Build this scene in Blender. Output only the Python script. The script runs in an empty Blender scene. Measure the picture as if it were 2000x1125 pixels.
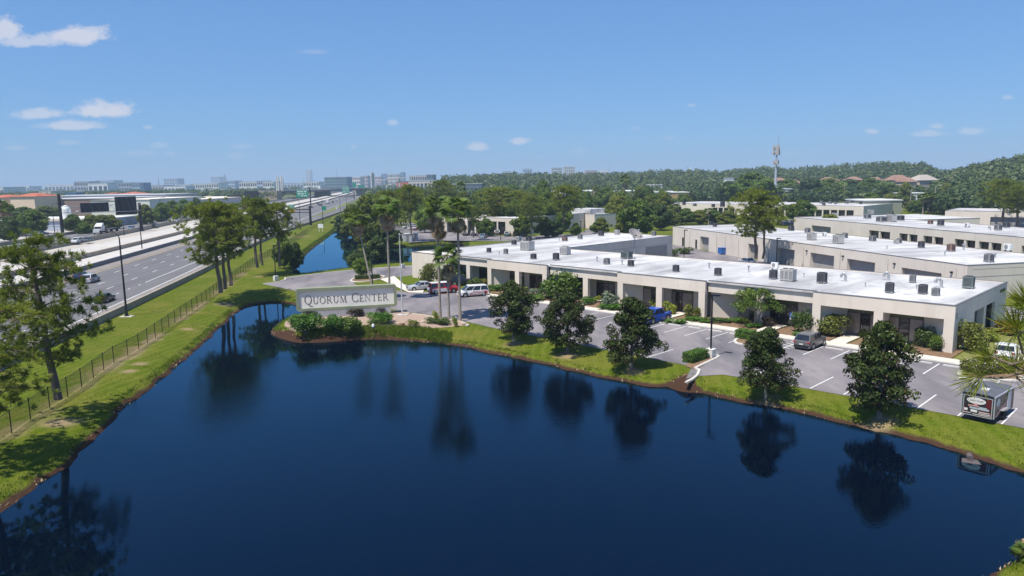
import bpy, math, random
import numpy as np
from mathutils import Vector, Matrix

SC = bpy.context.scene
COL = SC.collection
R = math.radians
# ------------------------------------------------------------------ camera
FPX, ROLL, PITCH, EYE = 1400.0, 0.015, math.atan(210 / 1400.0), 18.0
cp, sp, cr, sr = math.cos(PITCH), math.sin(PITCH), math.cos(ROLL), math.sin(ROLL)
cam = bpy.data.objects.new('camera', bpy.data.cameras.new('camera'))
COL.objects.link(cam)
cam.data.sensor_width = 36.0
cam.data.lens = 36.0 * FPX / 2000.0
cam.data.clip_start = 0.3
cam.data.clip_end = 40000.0
right, up, fwd = Vector((1, 0, 0)), Vector((0, sp, cp)), Vector((0, cp, -sp))
rx, ux = right * cr - up * sr, right * sr + up * cr
m = Matrix((rx, ux, -fwd)).transposed().to_4x4()
m.translation = (0, 0, EYE)
cam.matrix_world = m
SC.camera = cam

# ------------------------------------------------------------------ sky
SUN_EL, SUN_H = R(65), Vector((-0.72, -0.69, 0)).normalized()    # SUN_H: horizontal direction towards the sun
SKY_STRENGTH, SUN_STRENGTH = 0.12, 4.2
world = bpy.data.worlds.new('World')
SC.world = world
world.use_nodes = True
nt = world.node_tree
nt.nodes.clear()
N = nt.nodes.new
L = nt.links.new
sky = N('ShaderNodeTexSky')
sky.sky_type = 'NISHITA'
sky.sun_disc = False
sky.sun_elevation = SUN_EL
sky.sun_rotation = math.atan2(SUN_H.x, SUN_H.y)
sky.air_density = 1.0
sky.dust_density = 0.4
sky.ozone_density = 2.4
bg = N('ShaderNodeBackground')
bg.inputs['Strength'].default_value = SKY_STRENGTH
out = N('ShaderNodeOutputWorld')

def wmath(op, a, b=None, c=None, clamp=False):
    n = N('ShaderNodeMath')
    n.operation = op
    n.use_clamp = clamp
    for i, v in enumerate((a, b, c)):
        if v is None:
            continue
        if isinstance(v, (int, float)):
            n.inputs[i].default_value = v
        else:
            L(v, n.inputs[i])
    return n.outputs[0]

# small fair-weather cumulus, placed by direction (east-west and height tangents)
tc = N('ShaderNodeTexCoord')
sep = N('ShaderNodeSeparateXYZ')
L(tc.outputs['Generated'], sep.inputs[0])
yy = wmath('MAXIMUM', sep.outputs['Y'], 0.02)
tx = wmath('DIVIDE', sep.outputs['X'], yy)
tz = wmath('DIVIDE', sep.outputs['Z'], yy)
front = wmath('GREATER_THAN', sep.outputs['Y'], 0.05)
comb = N('ShaderNodeCombineXYZ')
L(wmath('MULTIPLY', tx, 1.0), comb.inputs[0])
L(wmath('MULTIPLY', tz, 1.7), comb.inputs[1])
nz = N('ShaderNodeTexNoise')
nz.inputs['Scale'].default_value = 34
nz.inputs['Detail'].default_value = 7
nz.inputs['Roughness'].default_value = 0.68
L(comb.outputs[0], nz.inputs['Vector'])
puff = wmath('MULTIPLY', wmath('SUBTRACT', nz.outputs['Fac'], 0.5), 2.3)

def sky_dir(px, py):
    x, y = (px - 1000) / FPX, -(py - 562.5) / FPX
    x, y = x * cr + y * sr, -x * sr + y * cr
    d = (x, cp + y * sp, -sp + y * cp)
    return d[0] / d[1], d[2] / d[1]
CLOUDS = [(155, 72, 58, 24, 1.0), (60, 82, 70, 16, .75), (8, 62, 34, 28, .95), (205, 217, 60, 22, 1.0), (75, 224, 50, 14, .75),
          (140, 246, 66, 12, .8), (288, 249, 12, 5, .4), (930, 288, 24, 10, .75), (1017, 276, 21, 9, .75), (768, 240, 12, 8, .5), (690, 287, 8, 6, .4),
          (1703, 257, 17, 8, .6), (1812, 262, 32, 9, .5), (1898, 258, 25, 9, .55), (1831, 247, 14, 7, .5), (1968, 190, 11, 6, .4), (1350, 206, 9, 5, .35),
          (135, 279, 22, 6, .3), (312, 285, 18, 6, .3), (270, 300, 30, 6, .25), (470, 287, 26, 6, .25), (612, 102, 30, 6, .22), (1308, 270, 14, 7, .25),
          (1130, 297, 20, 7, .22), (335, 300, 14, 6, .3), (30, 290, 20, 7, .3), (460, 305, 18, 7, .25), (1550, 300, 26, 6, .16), (1240, 252, 12, 6, .2)]
mask = None
for (px, py, w, h, s) in CLOUDS:
    cx, cz = sky_dir(px, py)
    dx = wmath('MULTIPLY', wmath('SUBTRACT', tx, cx), FPX / w)
    dz = wmath('MULTIPLY', wmath('SUBTRACT', tz, cz), FPX / h)
    # flatter underneath than on top
    dz = wmath('MAXIMUM', dz, wmath('MULTIPLY', dz, -1.5))
    d = wmath('SQRT', wmath('ADD', wmath('MULTIPLY', dx, dx), wmath('MULTIPLY', dz, dz)))
    v = wmath('MULTIPLY', wmath('SUBTRACT', 1.12, wmath('SUBTRACT', d, puff)), s * 1.7, clamp=True)
    v = wmath('MINIMUM', v, s)
    mask = v if mask is None else wmath('MAXIMUM', mask, v)
mask = wmath('MULTIPLY', wmath('MULTIPLY', mask, front), 0.78)
mix = N('ShaderNodeMix')
mix.data_type = 'RGBA'
L(mask, mix.inputs['Factor'])
tint = N('ShaderNodeMix')       # the clear deep blue of this day's air, over the whole dome alike
tint.data_type = 'RGBA'
tint.blend_type = 'MULTIPLY'
tint.inputs['Factor'].default_value = 1
gam = N('ShaderNodeGamma')
gam.inputs['Gamma'].default_value = 0.55
L(sky.outputs[0], gam.inputs['Color'])
L(gam.outputs[0], tint.inputs['A'])
tint.inputs['B'].default_value = (0.55, 0.97, 1.58, 1)
L(tint.outputs['Result'], mix.inputs['A'])
mix.inputs['B'].default_value = (4.2, 4.15, 4.45, 1)
L(mix.outputs['Result'], bg.inputs['Color'])
L(bg.outputs[0], out.inputs['Surface'])

# ------------------------------------------------------------------ sun
sun = bpy.data.objects.new('sun', bpy.data.lights.new('sun', 'SUN'))
COL.objects.link(sun)
sun.data.energy = SUN_STRENGTH
sun.data.angle = R(0.53)
sun.data.color = (1.0, 0.94, 0.84)
to_sun = SUN_H * math.cos(SUN_EL) + Vector((0, 0, math.sin(SUN_EL)))
sun.rotation_euler = to_sun.to_track_quat('Z', 'Y').to_euler()
SC.view_settings.view_transform = 'Standard'
SC.view_settings.look = 'None'
SC.view_settings.gamma = 1.0
SC.view_settings.use_curve_mapping = False
SC.view_settings.exposure = 0.62
SC.render.engine = 'CYCLES'
cy = SC.cycles
cy.use_denoising = True
cy.max_bounces = 6
cy.diffuse_bounces = 2
cy.glossy_bounces = 3
cy.transmission_bounces = 2
cy.volume_bounces = 0
cy.transparent_max_bounces = 12
cy.caustics_reflective = False
cy.caustics_refractive = False
cy.use_adaptive_sampling = True
cy.adaptive_threshold = 0.015

# ------------------------------------------------------------------ helpers
def spot(px, py, z=0.0):
    """Ground coordinates (metres) of a surveyed point of the site."""
    x, y = (px - 1000) / FPX, -(py - 562.5) / FPX
    x, y = x * cr + y * sr, -x * sr + y * cr
    dz = -sp + y * cp
    t = (z - EYE) / dz
    return (x * t, (cp + y * sp) * t)

def proj(X, Y, Z):
    Z = Z - EYE
    f = Y * cp - Z * sp
    x, y = X / f, (Y * sp + Z * cp) / f
    return (1000 + FPX * (x * cr - y * sr), 562.5 - FPX * (x * sr + y * cr))

def tall(px, py, ptop):
    """Height of an upright that stands on a surveyed ground point."""
    X, Y = spot(px, py)
    lo, hi = 0.0, 200.0
    for _ in range(40):
        mid = (lo + hi) / 2
        if proj(X, Y, mid)[1] > ptop:
            lo = mid
        else:
            hi = mid
    return lo

_mats = {}
def mat(name, col, col2=None, scale=1.0, rough=0.7, bump=0.0, bscale=20.0, metal=0.0, spec=0.3, space='Object', rand=0.0, detail=5.0, lo=0.35, hi=0.65, stretch=None, col3=None, scale3=0.1):
    if name in _mats:
        return _mats[name]
    M = bpy.data.materials.new(name)
    M.use_nodes = True
    t = M.node_tree
    b = t.nodes['Principled BSDF']
    b.inputs['Roughness'].default_value = rough
    b.inputs['Metallic'].default_value = metal
    b.inputs['Specular IOR Level'].default_value = spec
    c4 = lambda c: (c[0], c[1], c[2], 1)
    b.inputs['Base Color'].default_value = c4(col)
    if space == 'World':
        src = t.nodes.new('ShaderNodeNewGeometry').outputs['Position']
    else:
        src = t.nodes.new('ShaderNodeTexCoord').outputs['Object']
    if stretch:
        mp = t.nodes.new('ShaderNodeMapping')
        mp.inputs['Scale'].default_value = stretch[:3]
        if len(stretch) > 3:
            mp.inputs['Rotation'].default_value = (0, 0, stretch[3])
        t.links.new(src, mp.inputs['Vector'])
        src = mp.outputs[0]
    last = None
    def layer(a, bcol, sc, l, h, det):
        n = t.nodes.new('ShaderNodeTexNoise')
        n.inputs['Scale'].default_value = sc
        n.inputs['Detail'].default_value = det
        n.inputs['Roughness'].default_value = 0.6
        t.links.new(src, n.inputs['Vector'])
        mr = t.nodes.new('ShaderNodeMapRange')
        mr.inputs['From Min'].default_value = l
        mr.inputs['From Max'].default_value = h
        t.links.new(n.outputs['Fac'], mr.inputs['Value'])
        mx = t.nodes.new('ShaderNodeMix')
        mx.data_type = 'RGBA'
        t.links.new(mr.outputs[0], mx.inputs['Factor'])
        if isinstance(a, tuple):
            mx.inputs['A'].default_value = c4(a)
        else:
            t.links.new(a, mx.inputs['A'])
        mx.inputs['B'].default_value = c4(bcol)
        return mx.outputs['Result']
    if col2:
        last = layer(tuple(col), col2, scale, lo, hi, detail)
    if col3:
        last = layer(last if last else tuple(col), col3, scale3, 0.45, 0.7, 6)
    if rand:
        oi = t.nodes.new('ShaderNodeObjectInfo')
        hs = t.nodes.new('ShaderNodeHueSaturation')
        mr = t.nodes.new('ShaderNodeMapRange')
        mr.inputs['To Min'].default_value = 1 - rand
        mr.inputs['To Max'].default_value = 1 + rand
        t.links.new(oi.outputs['Random'], mr.inputs['Value'])
        t.links.new(mr.outputs[0], hs.inputs['Value'])
        mr2 = t.nodes.new('ShaderNodeMapRange')
        mr2.inputs['To Min'].default_value = 0.5 + rand * .06
        mr2.inputs['To Max'].default_value = 0.5 - rand * .06
        t.links.new(oi.outputs['Random'], mr2.inputs['Value'])
        t.links.new(mr2.outputs[0], hs.inputs['Hue'])
        if last is None:
            hs.inputs['Color'].default_value = c4(col)
        else:
            t.links.new(last, hs.inputs['Color'])
        last = hs.outputs[0]
    if last is not None:
        t.links.new(last, b.inputs['Base Color'])
    if bump:
        n = t.nodes.new('ShaderNodeTexNoise')
        n.inputs['Scale'].default_value = bscale
        n.inputs['Detail'].default_value = 4
        t.links.new(src, n.inputs['Vector'])
        bp = t.nodes.new('ShaderNodeBump')
        bp.inputs['Strength'].default_value = bump
        bp.inputs['Distance'].default_value = 0.1
        t.links.new(n.outputs['Fac'], bp.inputs['Height'])
        t.links.new(bp.outputs[0], b.inputs['Normal'])
    _mats[name] = M
    return M

def leafmat(name, c1, c2, back=None, transl=0.3, rough=0.5, rand=0.12, scale=0.7, spec=0.3):
    if name in _mats:
        return _mats[name]
    M = mat(name, c1, c2, scale, rough, spec=spec, rand=rand)
    t = M.node_tree
    b = t.nodes['Principled BSDF']
    src = b.inputs['Base Color'].links[0].from_socket
    if back:
        ge = t.nodes.new('ShaderNodeNewGeometry')
        mx = t.nodes.new('ShaderNodeMix')
        mx.data_type = 'RGBA'
        t.links.new(ge.outputs['Backfacing'], mx.inputs['Factor'])
        t.links.new(src, mx.inputs['A'])
        mx.inputs['B'].default_value = (*back, 1)
        src = mx.outputs['Result']
        t.links.new(src, b.inputs['Base Color'])
    if transl:
        tr = t.nodes.new('ShaderNodeBsdfTranslucent')
        t.links.new(src, tr.inputs['Color'])
        ms = t.nodes.new('ShaderNodeMixShader')
        ms.inputs[0].default_value = transl
        t.links.new(b.outputs[0], ms.inputs[1])
        t.links.new(tr.outputs[0], ms.inputs[2])
        t.links.new(ms.outputs[0], t.nodes['Material Output'].inputs['Surface'])
    return M

def overlay(M, col, amount, scale=1.0, lo=.5, hi=.7, stretch=(1, 1, 1), rot=0.0, brick=None, world=True):
    """Adds stains (noise) or seams (brick lines) on top of a material's colour."""
    t = M.node_tree
    b = t.nodes['Principled BSDF']
    src = t.nodes.new('ShaderNodeNewGeometry').outputs['Position'] if world else t.nodes.new('ShaderNodeTexCoord').outputs['Object']
    mp = t.nodes.new('ShaderNodeMapping')
    mp.inputs['Scale'].default_value = stretch
    mp.inputs['Rotation'].default_value = (0, 0, rot)
    t.links.new(src, mp.inputs['Vector'])
    if brick:
        n = t.nodes.new('ShaderNodeTexBrick')
        n.inputs['Scale'].default_value = 1.0
        n.inputs['Brick Width'].default_value, n.inputs['Row Height'].default_value, n.inputs['Mortar Size'].default_value = brick
        n.inputs['Color1'].default_value = n.inputs['Color2'].default_value = (0, 0, 0, 1)
        n.inputs['Mortar'].default_value = (1, 1, 1, 1)
        fac = n.outputs['Color']
    else:
        n = t.nodes.new('ShaderNodeTexNoise')
        n.inputs['Scale'].default_value = scale
        n.inputs['Detail'].default_value = 8
        n.inputs['Roughness'].default_value = .65
        fac = n.outputs['Fac']
    t.links.new(mp.outputs[0], n.inputs['Vector'])
    mr = t.nodes.new('ShaderNodeMapRange')
    if not brick:
        mr.inputs['From Min'].default_value, mr.inputs['From Max'].default_value = lo, hi
    mr.inputs['To Max'].default_value = amount
    t.links.new(fac, mr.inputs['Value'])
    mx = t.nodes.new('ShaderNodeMix')
    mx.data_type = 'RGBA'
    t.links.new(mr.outputs[0], mx.inputs['Factor'])
    if b.inputs['Base Color'].links:
        t.links.new(b.inputs['Base Color'].links[0].from_socket, mx.inputs['A'])
    else:
        mx.inputs['A'].default_value = b.inputs['Base Color'].default_value
    mx.inputs['B'].default_value = (*col, 1)
    t.links.new(mx.outputs['Result'], b.inputs['Base Color'])

class MB:
    """Collects shapes; mesh() makes one mesh of them."""
    def __init__(s):
        s.v, s.f, s.mi, s.mats, s.cur = [], [], [], [], 0
    def use(s, m):
        if m not in s.mats:
            s.mats.append(m)
        s.cur = s.mats.index(m)
        return s
    def add(s, vs, fs):
        o = len(s.v)
        s.v += [tuple(v) for v in vs]
        s.f += [tuple(i + o for i in f) for f in fs]
        s.mi += [s.cur] * len(fs)
        return s
    def box(s, x0, x1, y0, y1, z0, z1):
        if x0 > x1: x0, x1 = x1, x0
        if y0 > y1: y0, y1 = y1, y0
        if z0 > z1: z0, z1 = z1, z0
        return s.add([(x0, y0, z0), (x1, y0, z0), (x1, y1, z0), (x0, y1, z0), (x0, y0, z1), (x1, y0, z1), (x1, y1, z1), (x0, y1, z1)],
                     [(3, 2, 1, 0), (4, 5, 6, 7), (0, 1, 5, 4), (1, 2, 6, 5), (2, 3, 7, 6), (3, 0, 4, 7)])
    def quad(s, a, b, c, d):
        return s.add([a, b, c, d], [(0, 1, 2, 3)])
    def prism(s, poly, z0, z1):
        """Extruded outline in x, y (either winding)."""
        a = sum(poly[i][0] * poly[(i + 1) % len(poly)][1] - poly[(i + 1) % len(poly)][0] * poly[i][1] for i in range(len(poly)))
        if a < 0:
            poly = poly[::-1]
        n = len(poly)
        return s.add([(x, y, z0) for x, y in poly] + [(x, y, z1) for x, y in poly],
                     [tuple(range(n - 1, -1, -1)), tuple(range(n, 2 * n))] + [(i, (i + 1) % n, n + (i + 1) % n, n + i) for i in range(n)])
    def tube(s, pts, rad, n=8, cap=True):
        """Round bar along a path; rad is a number or one per point."""
        pts = [Vector(p) for p in pts]
        if isinstance(rad, (int, float)):
            rad = [rad] * len(pts)
        o, vs = 0, []
        for i, p in enumerate(pts):
            d = (pts[min(i + 1, len(pts) - 1)] - pts[max(i - 1, 0)])
            d = d.normalized() if d.length > 1e-9 else Vector((0, 0, 1))
            a = d.cross(Vector((0.13, 0.97, 0.21)) if abs(d.z) > .5 else Vector((0, 0, 1))).normalized()
            b = d.cross(a)
            for k in range(n):
                t = 2 * math.pi * k / n
                vs.append(p + (a * math.cos(t) + b * math.sin(t)) * rad[i])
        fs = []
        for i in range(len(pts) - 1):
            for k in range(n):
                k2 = (k + 1) % n
                fs.append((i * n + k2, i * n + k, (i + 1) * n + k, (i + 1) * n + k2))
        if cap:
            fs.append(tuple(range(n)))
            fs.append(tuple(range(len(vs) - 1, len(vs) - n - 1, -1)))
        return s.add(vs, fs)
    def lathe(s, prof, n=12, c=(0, 0, 0), axis='z'):
        vs, fs = [], []
        for r, h in prof:
            for k in range(n):
                t = 2 * math.pi * k / n
                p = (r * math.cos(t), r * math.sin(t), h)
                if axis == 'y':
                    p = (p[0], p[2], p[1])
                elif axis == 'x':
                    p = (p[2], p[0], p[1])
                vs.append((p[0] + c[0], p[1] + c[1], p[2] + c[2]))
        for i in range(len(prof) - 1):
            for k in range(n):
                k2 = (k + 1) % n
                f = (i * n + k, i * n + k2, (i + 1) * n + k2, (i + 1) * n + k)
                fs.append(f[::-1] if axis == 'y' else f)
        a, b = tuple(range(n - 1, -1, -1)), tuple(range(len(vs) - n, len(vs)))
        fs += [a[::-1], b[::-1]] if axis == 'y' else [a, b]
        return s.add(vs, fs)
    def mesh(s, name, m=None, smooth=False):
        me = bpy.data.meshes.new(name)
        me.from_pydata(s.v, [], s.f)
        for mm in (s.mats or [m]):
            me.materials.append(mm)
        if s.mats:
            me.polygons.foreach_set('material_index', s.mi)
        if smooth:
            me.polygons.foreach_set('use_smooth', [True] * len(s.f))
        me.update()
        return me

def npmesh(name, V, F, m, smooth=False):
    """Mesh from numpy arrays; F is (n, k)."""
    V = np.asarray(V, dtype=np.float32)
    F = np.asarray(F, dtype=np.int32)
    me = bpy.data.meshes.new(name)
    me.vertices.add(len(V))
    me.vertices.foreach_set('co', V.ravel())
    n, k = F.shape
    me.loops.add(n * k)
    me.loops.foreach_set('vertex_index', F.ravel())
    me.polygons.add(n)
    me.polygons.foreach_set('loop_start', np.arange(0, n * k, k, dtype=np.int32))
    me.polygons.foreach_set('loop_total', np.full(n, k, dtype=np.int32))
    if smooth:
        me.polygons.foreach_set('use_smooth', np.ones(n, dtype=bool))
    me.materials.append(m)
    me.update(calc_edges=True)
    return me

def put(name, data, parent=None, loc=(0, 0, 0), rz=0.0, scale=None, **props):
    o = bpy.data.objects.new(name, data)
    COL.objects.link(o)
    o.location = loc if len(loc) == 3 else (loc[0], loc[1], 0)
    o.rotation_euler = (0, 0, rz)
    if scale is not None:
        o.scale = (scale,) * 3 if isinstance(scale, (int, float)) else scale
    o.parent = parent
    for k, v in props.items():
        if v is not None:
            o[k] = v
    return o

def thing(name, label, category, loc=(0, 0, 0), rz=0.0, scale=None, group=None, data=None):
    return put(name, data, None, loc, rz, scale, label=label, category=category, group=group)

def assemble(root, parts):
    """parts: (name, mesh[, [sub-parts]]) or (name, mesh, loc[, rz])."""
    for p in parts:
        o = put(p[0], p[1], root)
        for q in (p[2] if len(p) > 2 else ()):
            put(q[0], q[1], o)
    return root

def struct(name, me, **k):
    return put(name, me, kind='structure', **k)

def inpoly(X, Y, poly):
    X, Y = np.asarray(X), np.asarray(Y)
    ins = np.zeros(X.shape, bool)
    n = len(poly)
    for i in range(n):
        x0, y0 = poly[i]
        x1, y1 = poly[(i + 1) % n]
        c = ((y0 > Y) != (y1 > Y)) & (X < (x1 - x0) * (Y - y0) / ((y1 - y0) if y1 != y0 else 1e-9) + x0)
        ins ^= c
    return ins

def polydist(X, Y, poly):
    """Signed distance to a closed outline: positive outside."""
    X, Y = np.asarray(X, float), np.asarray(Y, float)
    best = np.full(X.shape, 1e9)
    n = len(poly)
    for i in range(n):
        x0, y0 = poly[i]
        x1, y1 = poly[(i + 1) % n]
        dx, dy = x1 - x0, y1 - y0
        t = np.clip(((X - x0) * dx + (Y - y0) * dy) / (dx * dx + dy * dy + 1e-12), 0, 1)
        best = np.minimum(best, np.hypot(X - x0 - t * dx, Y - y0 - t * dy))
    return np.where(inpoly(X, Y, poly), -best, best)

def smooth_loop(pts, per=4, closed=True):
    """Catmull-Rom through points."""
    n = len(pts)
    o = []
    for i in range(n if closed else n - 1):
        g_ = lambda k: pts[k % n] if closed else pts[max(0, min(n - 1, k))]
        p0, p1, p2, p3 = g_(i - 1), g_(i), g_(i + 1), g_(i + 2)
        for k in range(per):
            t = k / per
            o.append(tuple(0.5 * (2 * b + (c - a) * t + (2 * a - 5 * b + 4 * c - d) * t * t + (3 * b - a - 3 * c + d) * t ** 3) for a, b, c, d in zip(p0, p1, p2, p3)))
    if not closed:
        o.append(tuple(pts[-1]))
    return o

def ordinal(i):
    return ['first', 'second', 'third', 'fourth', 'fifth', 'sixth', 'seventh', 'eighth', 'ninth', 'tenth', 'eleventh', 'twelfth', 'thirteenth',
            'fourteenth', 'fifteenth', 'sixteenth', 'seventeenth', 'eighteenth', 'nineteenth', 'twentieth'][i]
# ------------------------------------------------------------------ ground, ponds
WZ = -0.9       # water level
S = spot
C0 = (44.4, 70.6)
ANG = math.atan2(-.7147, .6994)
def uv(u, v):
    return (C0[0] - .6994 * u + .7147 * v, C0[1] + .7147 * u + .6994 * v)
# outline of the lot: kerb side along the building, round the sign bed, up to the narrow pond and back along the grass
lot = [uv(-34, -4.4), uv(14, -4.4), uv(57, -5.2), uv(68, -6.5), uv(74, -9), S(800, 572), S(740, 561), S(700, 560), S(690, 552), S(760, 541), S(812, 541), S(826, 528), S(905, 493), S(900, 484),
       S(860, 510), S(805, 520), S(740, 524), S(690, 528), S(640, 533), S(600, 538), S(557, 543), S(548, 551), S(514, 555), S(575, 568), S(690, 585), S(782, 608), S(826, 613), S(868, 620), S(905, 627), S(960, 640),
       S(1010, 650), S(1080, 663), S(1120, 671), S(1190, 685), S(1330, 712), S(1352, 716), S(1340, 740), S(1362, 735), S(1412, 732), S(1540, 753), S(1680, 778), S(1860, 811), S(2000, 837), uv(-34, -21.5)]
bed = smooth_loop([S(556, 632), S(580, 615), S(640, 606), S(720, 603), S(782, 609), S(826, 615), S(868, 622), S(905, 630), S(915, 634), S(880, 639), (S(820, 642)), S(760, 644), S(720, 645), S(660, 648), S(600, 650), S(566, 644)], 3)
P = lambda *a: [spot(x, y, WZ) for x, y in a]
pond_a = P((0, 1000), (60, 957), (135, 905), (165, 872), (195, 845), (240, 800), (275, 773), (330, 730), (370, 695), (410, 660), (440, 630), (470, 604), (500, 594), (540, 590),
           (576, 596), (588, 612), (562, 627), (540, 640), (528, 652), (560, 659), (598, 668), (680, 663), (740, 662), (800, 667), (860, 671), (920, 681), (960, 690),
           (1010, 700), (1060, 710), (1130, 727), (1200, 742), (1270, 754), (1318, 754), (1340, 750), (1346, 758), (1380, 771), (1450, 786), (1520, 798), (1600, 816),
           (1680, 836), (1750, 849), (1820, 866), (1880, 886), (1940, 904), (2000, 926))
pond_a += [(35.5, 40.5), (36, 37), (32, 36.2)] + P((2000, 1048), (1972, 1092), (1938, 1125)) + [(19, 27), (12, 24), (-6, 22), (-20, 24), (-29, 29), (-31.5, 35)]
pond_a = smooth_loop(pond_a, 3)
pond_b = P((572, 537), (582, 513), (594, 500), (616, 480), (644, 460), (658, 448), (664, 441), (680, 438), (694, 447), (702, 468), (699, 488), (730, 492), (760, 485), (800, 481),
           (850, 478), (900, 476), (905, 484), (860, 508), (830, 513), (750, 519), (690, 525), (620, 534))
pond_b = smooth_loop(pond_b, 3)

def axis(lo, hi, step, far):
    a = list(np.arange(lo, hi + 1e-6, step))
    e, d, out_ = a[-1], step, []
    while e < far:
        d *= 1.7
        e = min(e + d, far)
        out_.append(e)
    s_, d, pre = a[0], step, []
    while s_ > -far:
        d *= 1.7
        s_ = max(s_ - d, -far)
        pre.append(s_)
    return np.array(pre[::-1] + a + out_)
gx = axis(-62, 66, 0.55, 9000)
gy = axis(14, 132, 0.55, 132.0)
gy = np.concatenate([[-9000, -3000, -800, -200, -60, -20, 0, 7], gy[gy >= 14], np.arange(133, 320, 1.2), [330, 345, 370, 410, 480, 600, 800, 1200, 2000, 3500, 6000, 9000]])
GX, GY = np.meshgrid(gx, gy)
near = (GX > -75) & (GX < 80) & (GY > 5) & (GY < 335)
D = np.full(GX.shape, 50.0)
D[near] = np.minimum(polydist(GX[near], GY[near], pond_a), polydist(GX[near], GY[near], pond_b))
rng = np.random.default_rng(5)
def vnoise(X, Y, s, seed):
    r_ = np.random.default_rng(seed)
    g_ = r_.random((257, 257))
    x, y = (X / s) % 256, (Y / s) % 256
    xi, yi = x.astype(int), y.astype(int)
    fx, fy = x - xi, y - yi
    fx, fy = fx * fx * (3 - 2 * fx), fy * fy * (3 - 2 * fy)
    return (g_[yi, xi] * (1 - fx) + g_[yi, xi + 1] * fx) * (1 - fy) + (g_[yi + 1, xi] * (1 - fx) + g_[yi + 1, xi + 1] * fx) * fy
nz1 = vnoise(GX, GY, 1.3, 1) - .5
nz2 = vnoise(GX, GY, 6.0, 2) - .5
Dn = D + np.where(near, nz1 * 0.7 + nz2 * .4, 0)
def bank(d):
    return np.interp(d, [-8, -3, -0.6, 0.0, 0.35, 0.8, 3.2, 6.0, 9.0], [-3.0, -2.2, -1.25, -0.95, -0.62, -0.50, -0.16, -0.02, 0.0])
def flat_of(X, Y):
    """0 on the paved lot and the sign bed, 1 away from them: the ground is graded level there."""
    f = np.ones(X.shape)
    q = (X > -45) & (X < 75) & (Y > 40) & (Y < 200)
    if q.any():
        d = np.minimum(polydist(X[q], Y[q], lot), polydist(X[q], Y[q], bed))
        f[q] = np.clip((d - .25) / 1.6, 0, 1)
    return f
FLAT = flat_of(GX, GY)
GZ = bank(Dn) * FLAT + np.where(near, nz1 * 0.03, 0) * np.clip(D - 5, 0, 1) * .5
# ground rises a little towards the motorway fence on the far bank of the pond and dips into a ditch behind it
nv, nu = GX.shape
idx = np.arange(nv * nu).reshape(nv, nu)
F = np.stack([idx[:-1, :-1], idx[:-1, 1:], idx[1:, 1:], idx[1:, :-1]], -1).reshape(-1, 4)

def ground_z(x, y):
    d = min(polydist(np.array([x]), np.array([y]), pond_a)[0], polydist(np.array([x]), np.array([y]), pond_b)[0]) if (-75 < x < 80 and 5 < y < 335) else 50
    return float(bank(d) * flat_of(np.array([x]), np.array([y]))[0])

grass = mat('mown grass', (0.064, 0.102, 0.005), (0.096, 0.126, 0.008), 0.35, 0.95, bump=0.5, bscale=9, spec=0.05, space='World', detail=9, lo=.3, hi=.7,
            col3=(0.145, 0.14, 0.025), scale3=0.16)
def shore_mud(M):
    t = M.node_tree
    b = t.nodes['Principled BSDF']
    src = b.inputs['Base Color'].links[0].from_socket
    at = t.nodes.new('ShaderNodeAttribute')
    at.attribute_name = 'mud'
    # fine mottling of the turf
    ge = t.nodes.new('ShaderNodeNewGeometry')
    fn = t.nodes.new('ShaderNodeTexNoise')
    fn.inputs['Scale'].default_value = 4.5
    fn.inputs['Detail'].default_value = 8
    fn.inputs['Roughness'].default_value = .75
    t.links.new(ge.outputs['Position'], fn.inputs['Vector'])
    mr0 = t.nodes.new('ShaderNodeMapRange')
    mr0.inputs['From Min'].default_value = .3
    mr0.inputs['From Max'].default_value = .72
    mr0.inputs['To Min'].default_value = .5
    mr0.inputs['To Max'].default_value = 1.4
    t.links.new(fn.outputs['Fac'], mr0.inputs['Value'])
    mu = t.nodes.new('ShaderNodeVectorMath')
    mu.operation = 'SCALE'
    t.links.new(src, mu.inputs[0])
    t.links.new(mr0.outputs[0], mu.inputs['Scale'])
    src = mu.outputs[0]
    # mower stripes: faint parallel passes
    def mx(a, col, fac):
        n = t.nodes.new('ShaderNodeMix')
        n.data_type = 'RGBA'
        t.links.new(fac, n.inputs['Factor'])
        t.links.new(a, n.inputs['A'])
        n.inputs['B'].default_value = (*col, 1)
        return n.outputs['Result']
    def rmp(sock, a, b_):
        n = t.nodes.new('ShaderNodeMapRange')
        n.inputs['From Min'].default_value = a
        n.inputs['From Max'].default_value = b_
        t.links.new(sock, n.inputs['Value'])
        return n.outputs[0]
    wv = t.nodes.new('ShaderNodeTexWave')
    wv.inputs['Scale'].default_value = 0.28
    wv.inputs['Distortion'].default_value = 2.5
    wv.inputs['Detail'].default_value = 3
    mp = t.nodes.new('ShaderNodeMapping')
    mp.inputs['Rotation'].default_value = (0, 0, R(8))
    t.links.new(ge.outputs['Position'], mp.inputs['Vector'])
    t.links.new(mp.outputs[0], wv.inputs['Vector'])
    ms = t.nodes.new('ShaderNodeMath')
    ms.operation = 'MULTIPLY'
    ms.inputs[1].default_value = .3
    t.links.new(wv.outputs['Fac'], ms.inputs[0])
    src = mx(src, (0.16, 0.17, 0.03), ms.outputs[0])
    sep = t.nodes.new('ShaderNodeSeparateXYZ')
    t.links.new(at.outputs['Vector'], sep.inputs[0])
    # x: distance from the water's edge (0..1 over 2 m); y: bare soil; z: far land
    s1 = mx(src, (0.055, 0.03, 0.02), rmp(sep.outputs[0], .26, .13))
    s2 = mx(s1, (0.27, 0.20, 0.12), sep.outputs[1])
    s3 = mx(s2, (0.10, 0.125, 0.055), sep.outputs[2])
    t.links.new(s3, b.inputs['Base Color'])
shore_mud(grass)
gme = npmesh('ground', np.stack([GX, GY, GZ], -1).reshape(-1, 3), F, grass, smooth=True)
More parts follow.
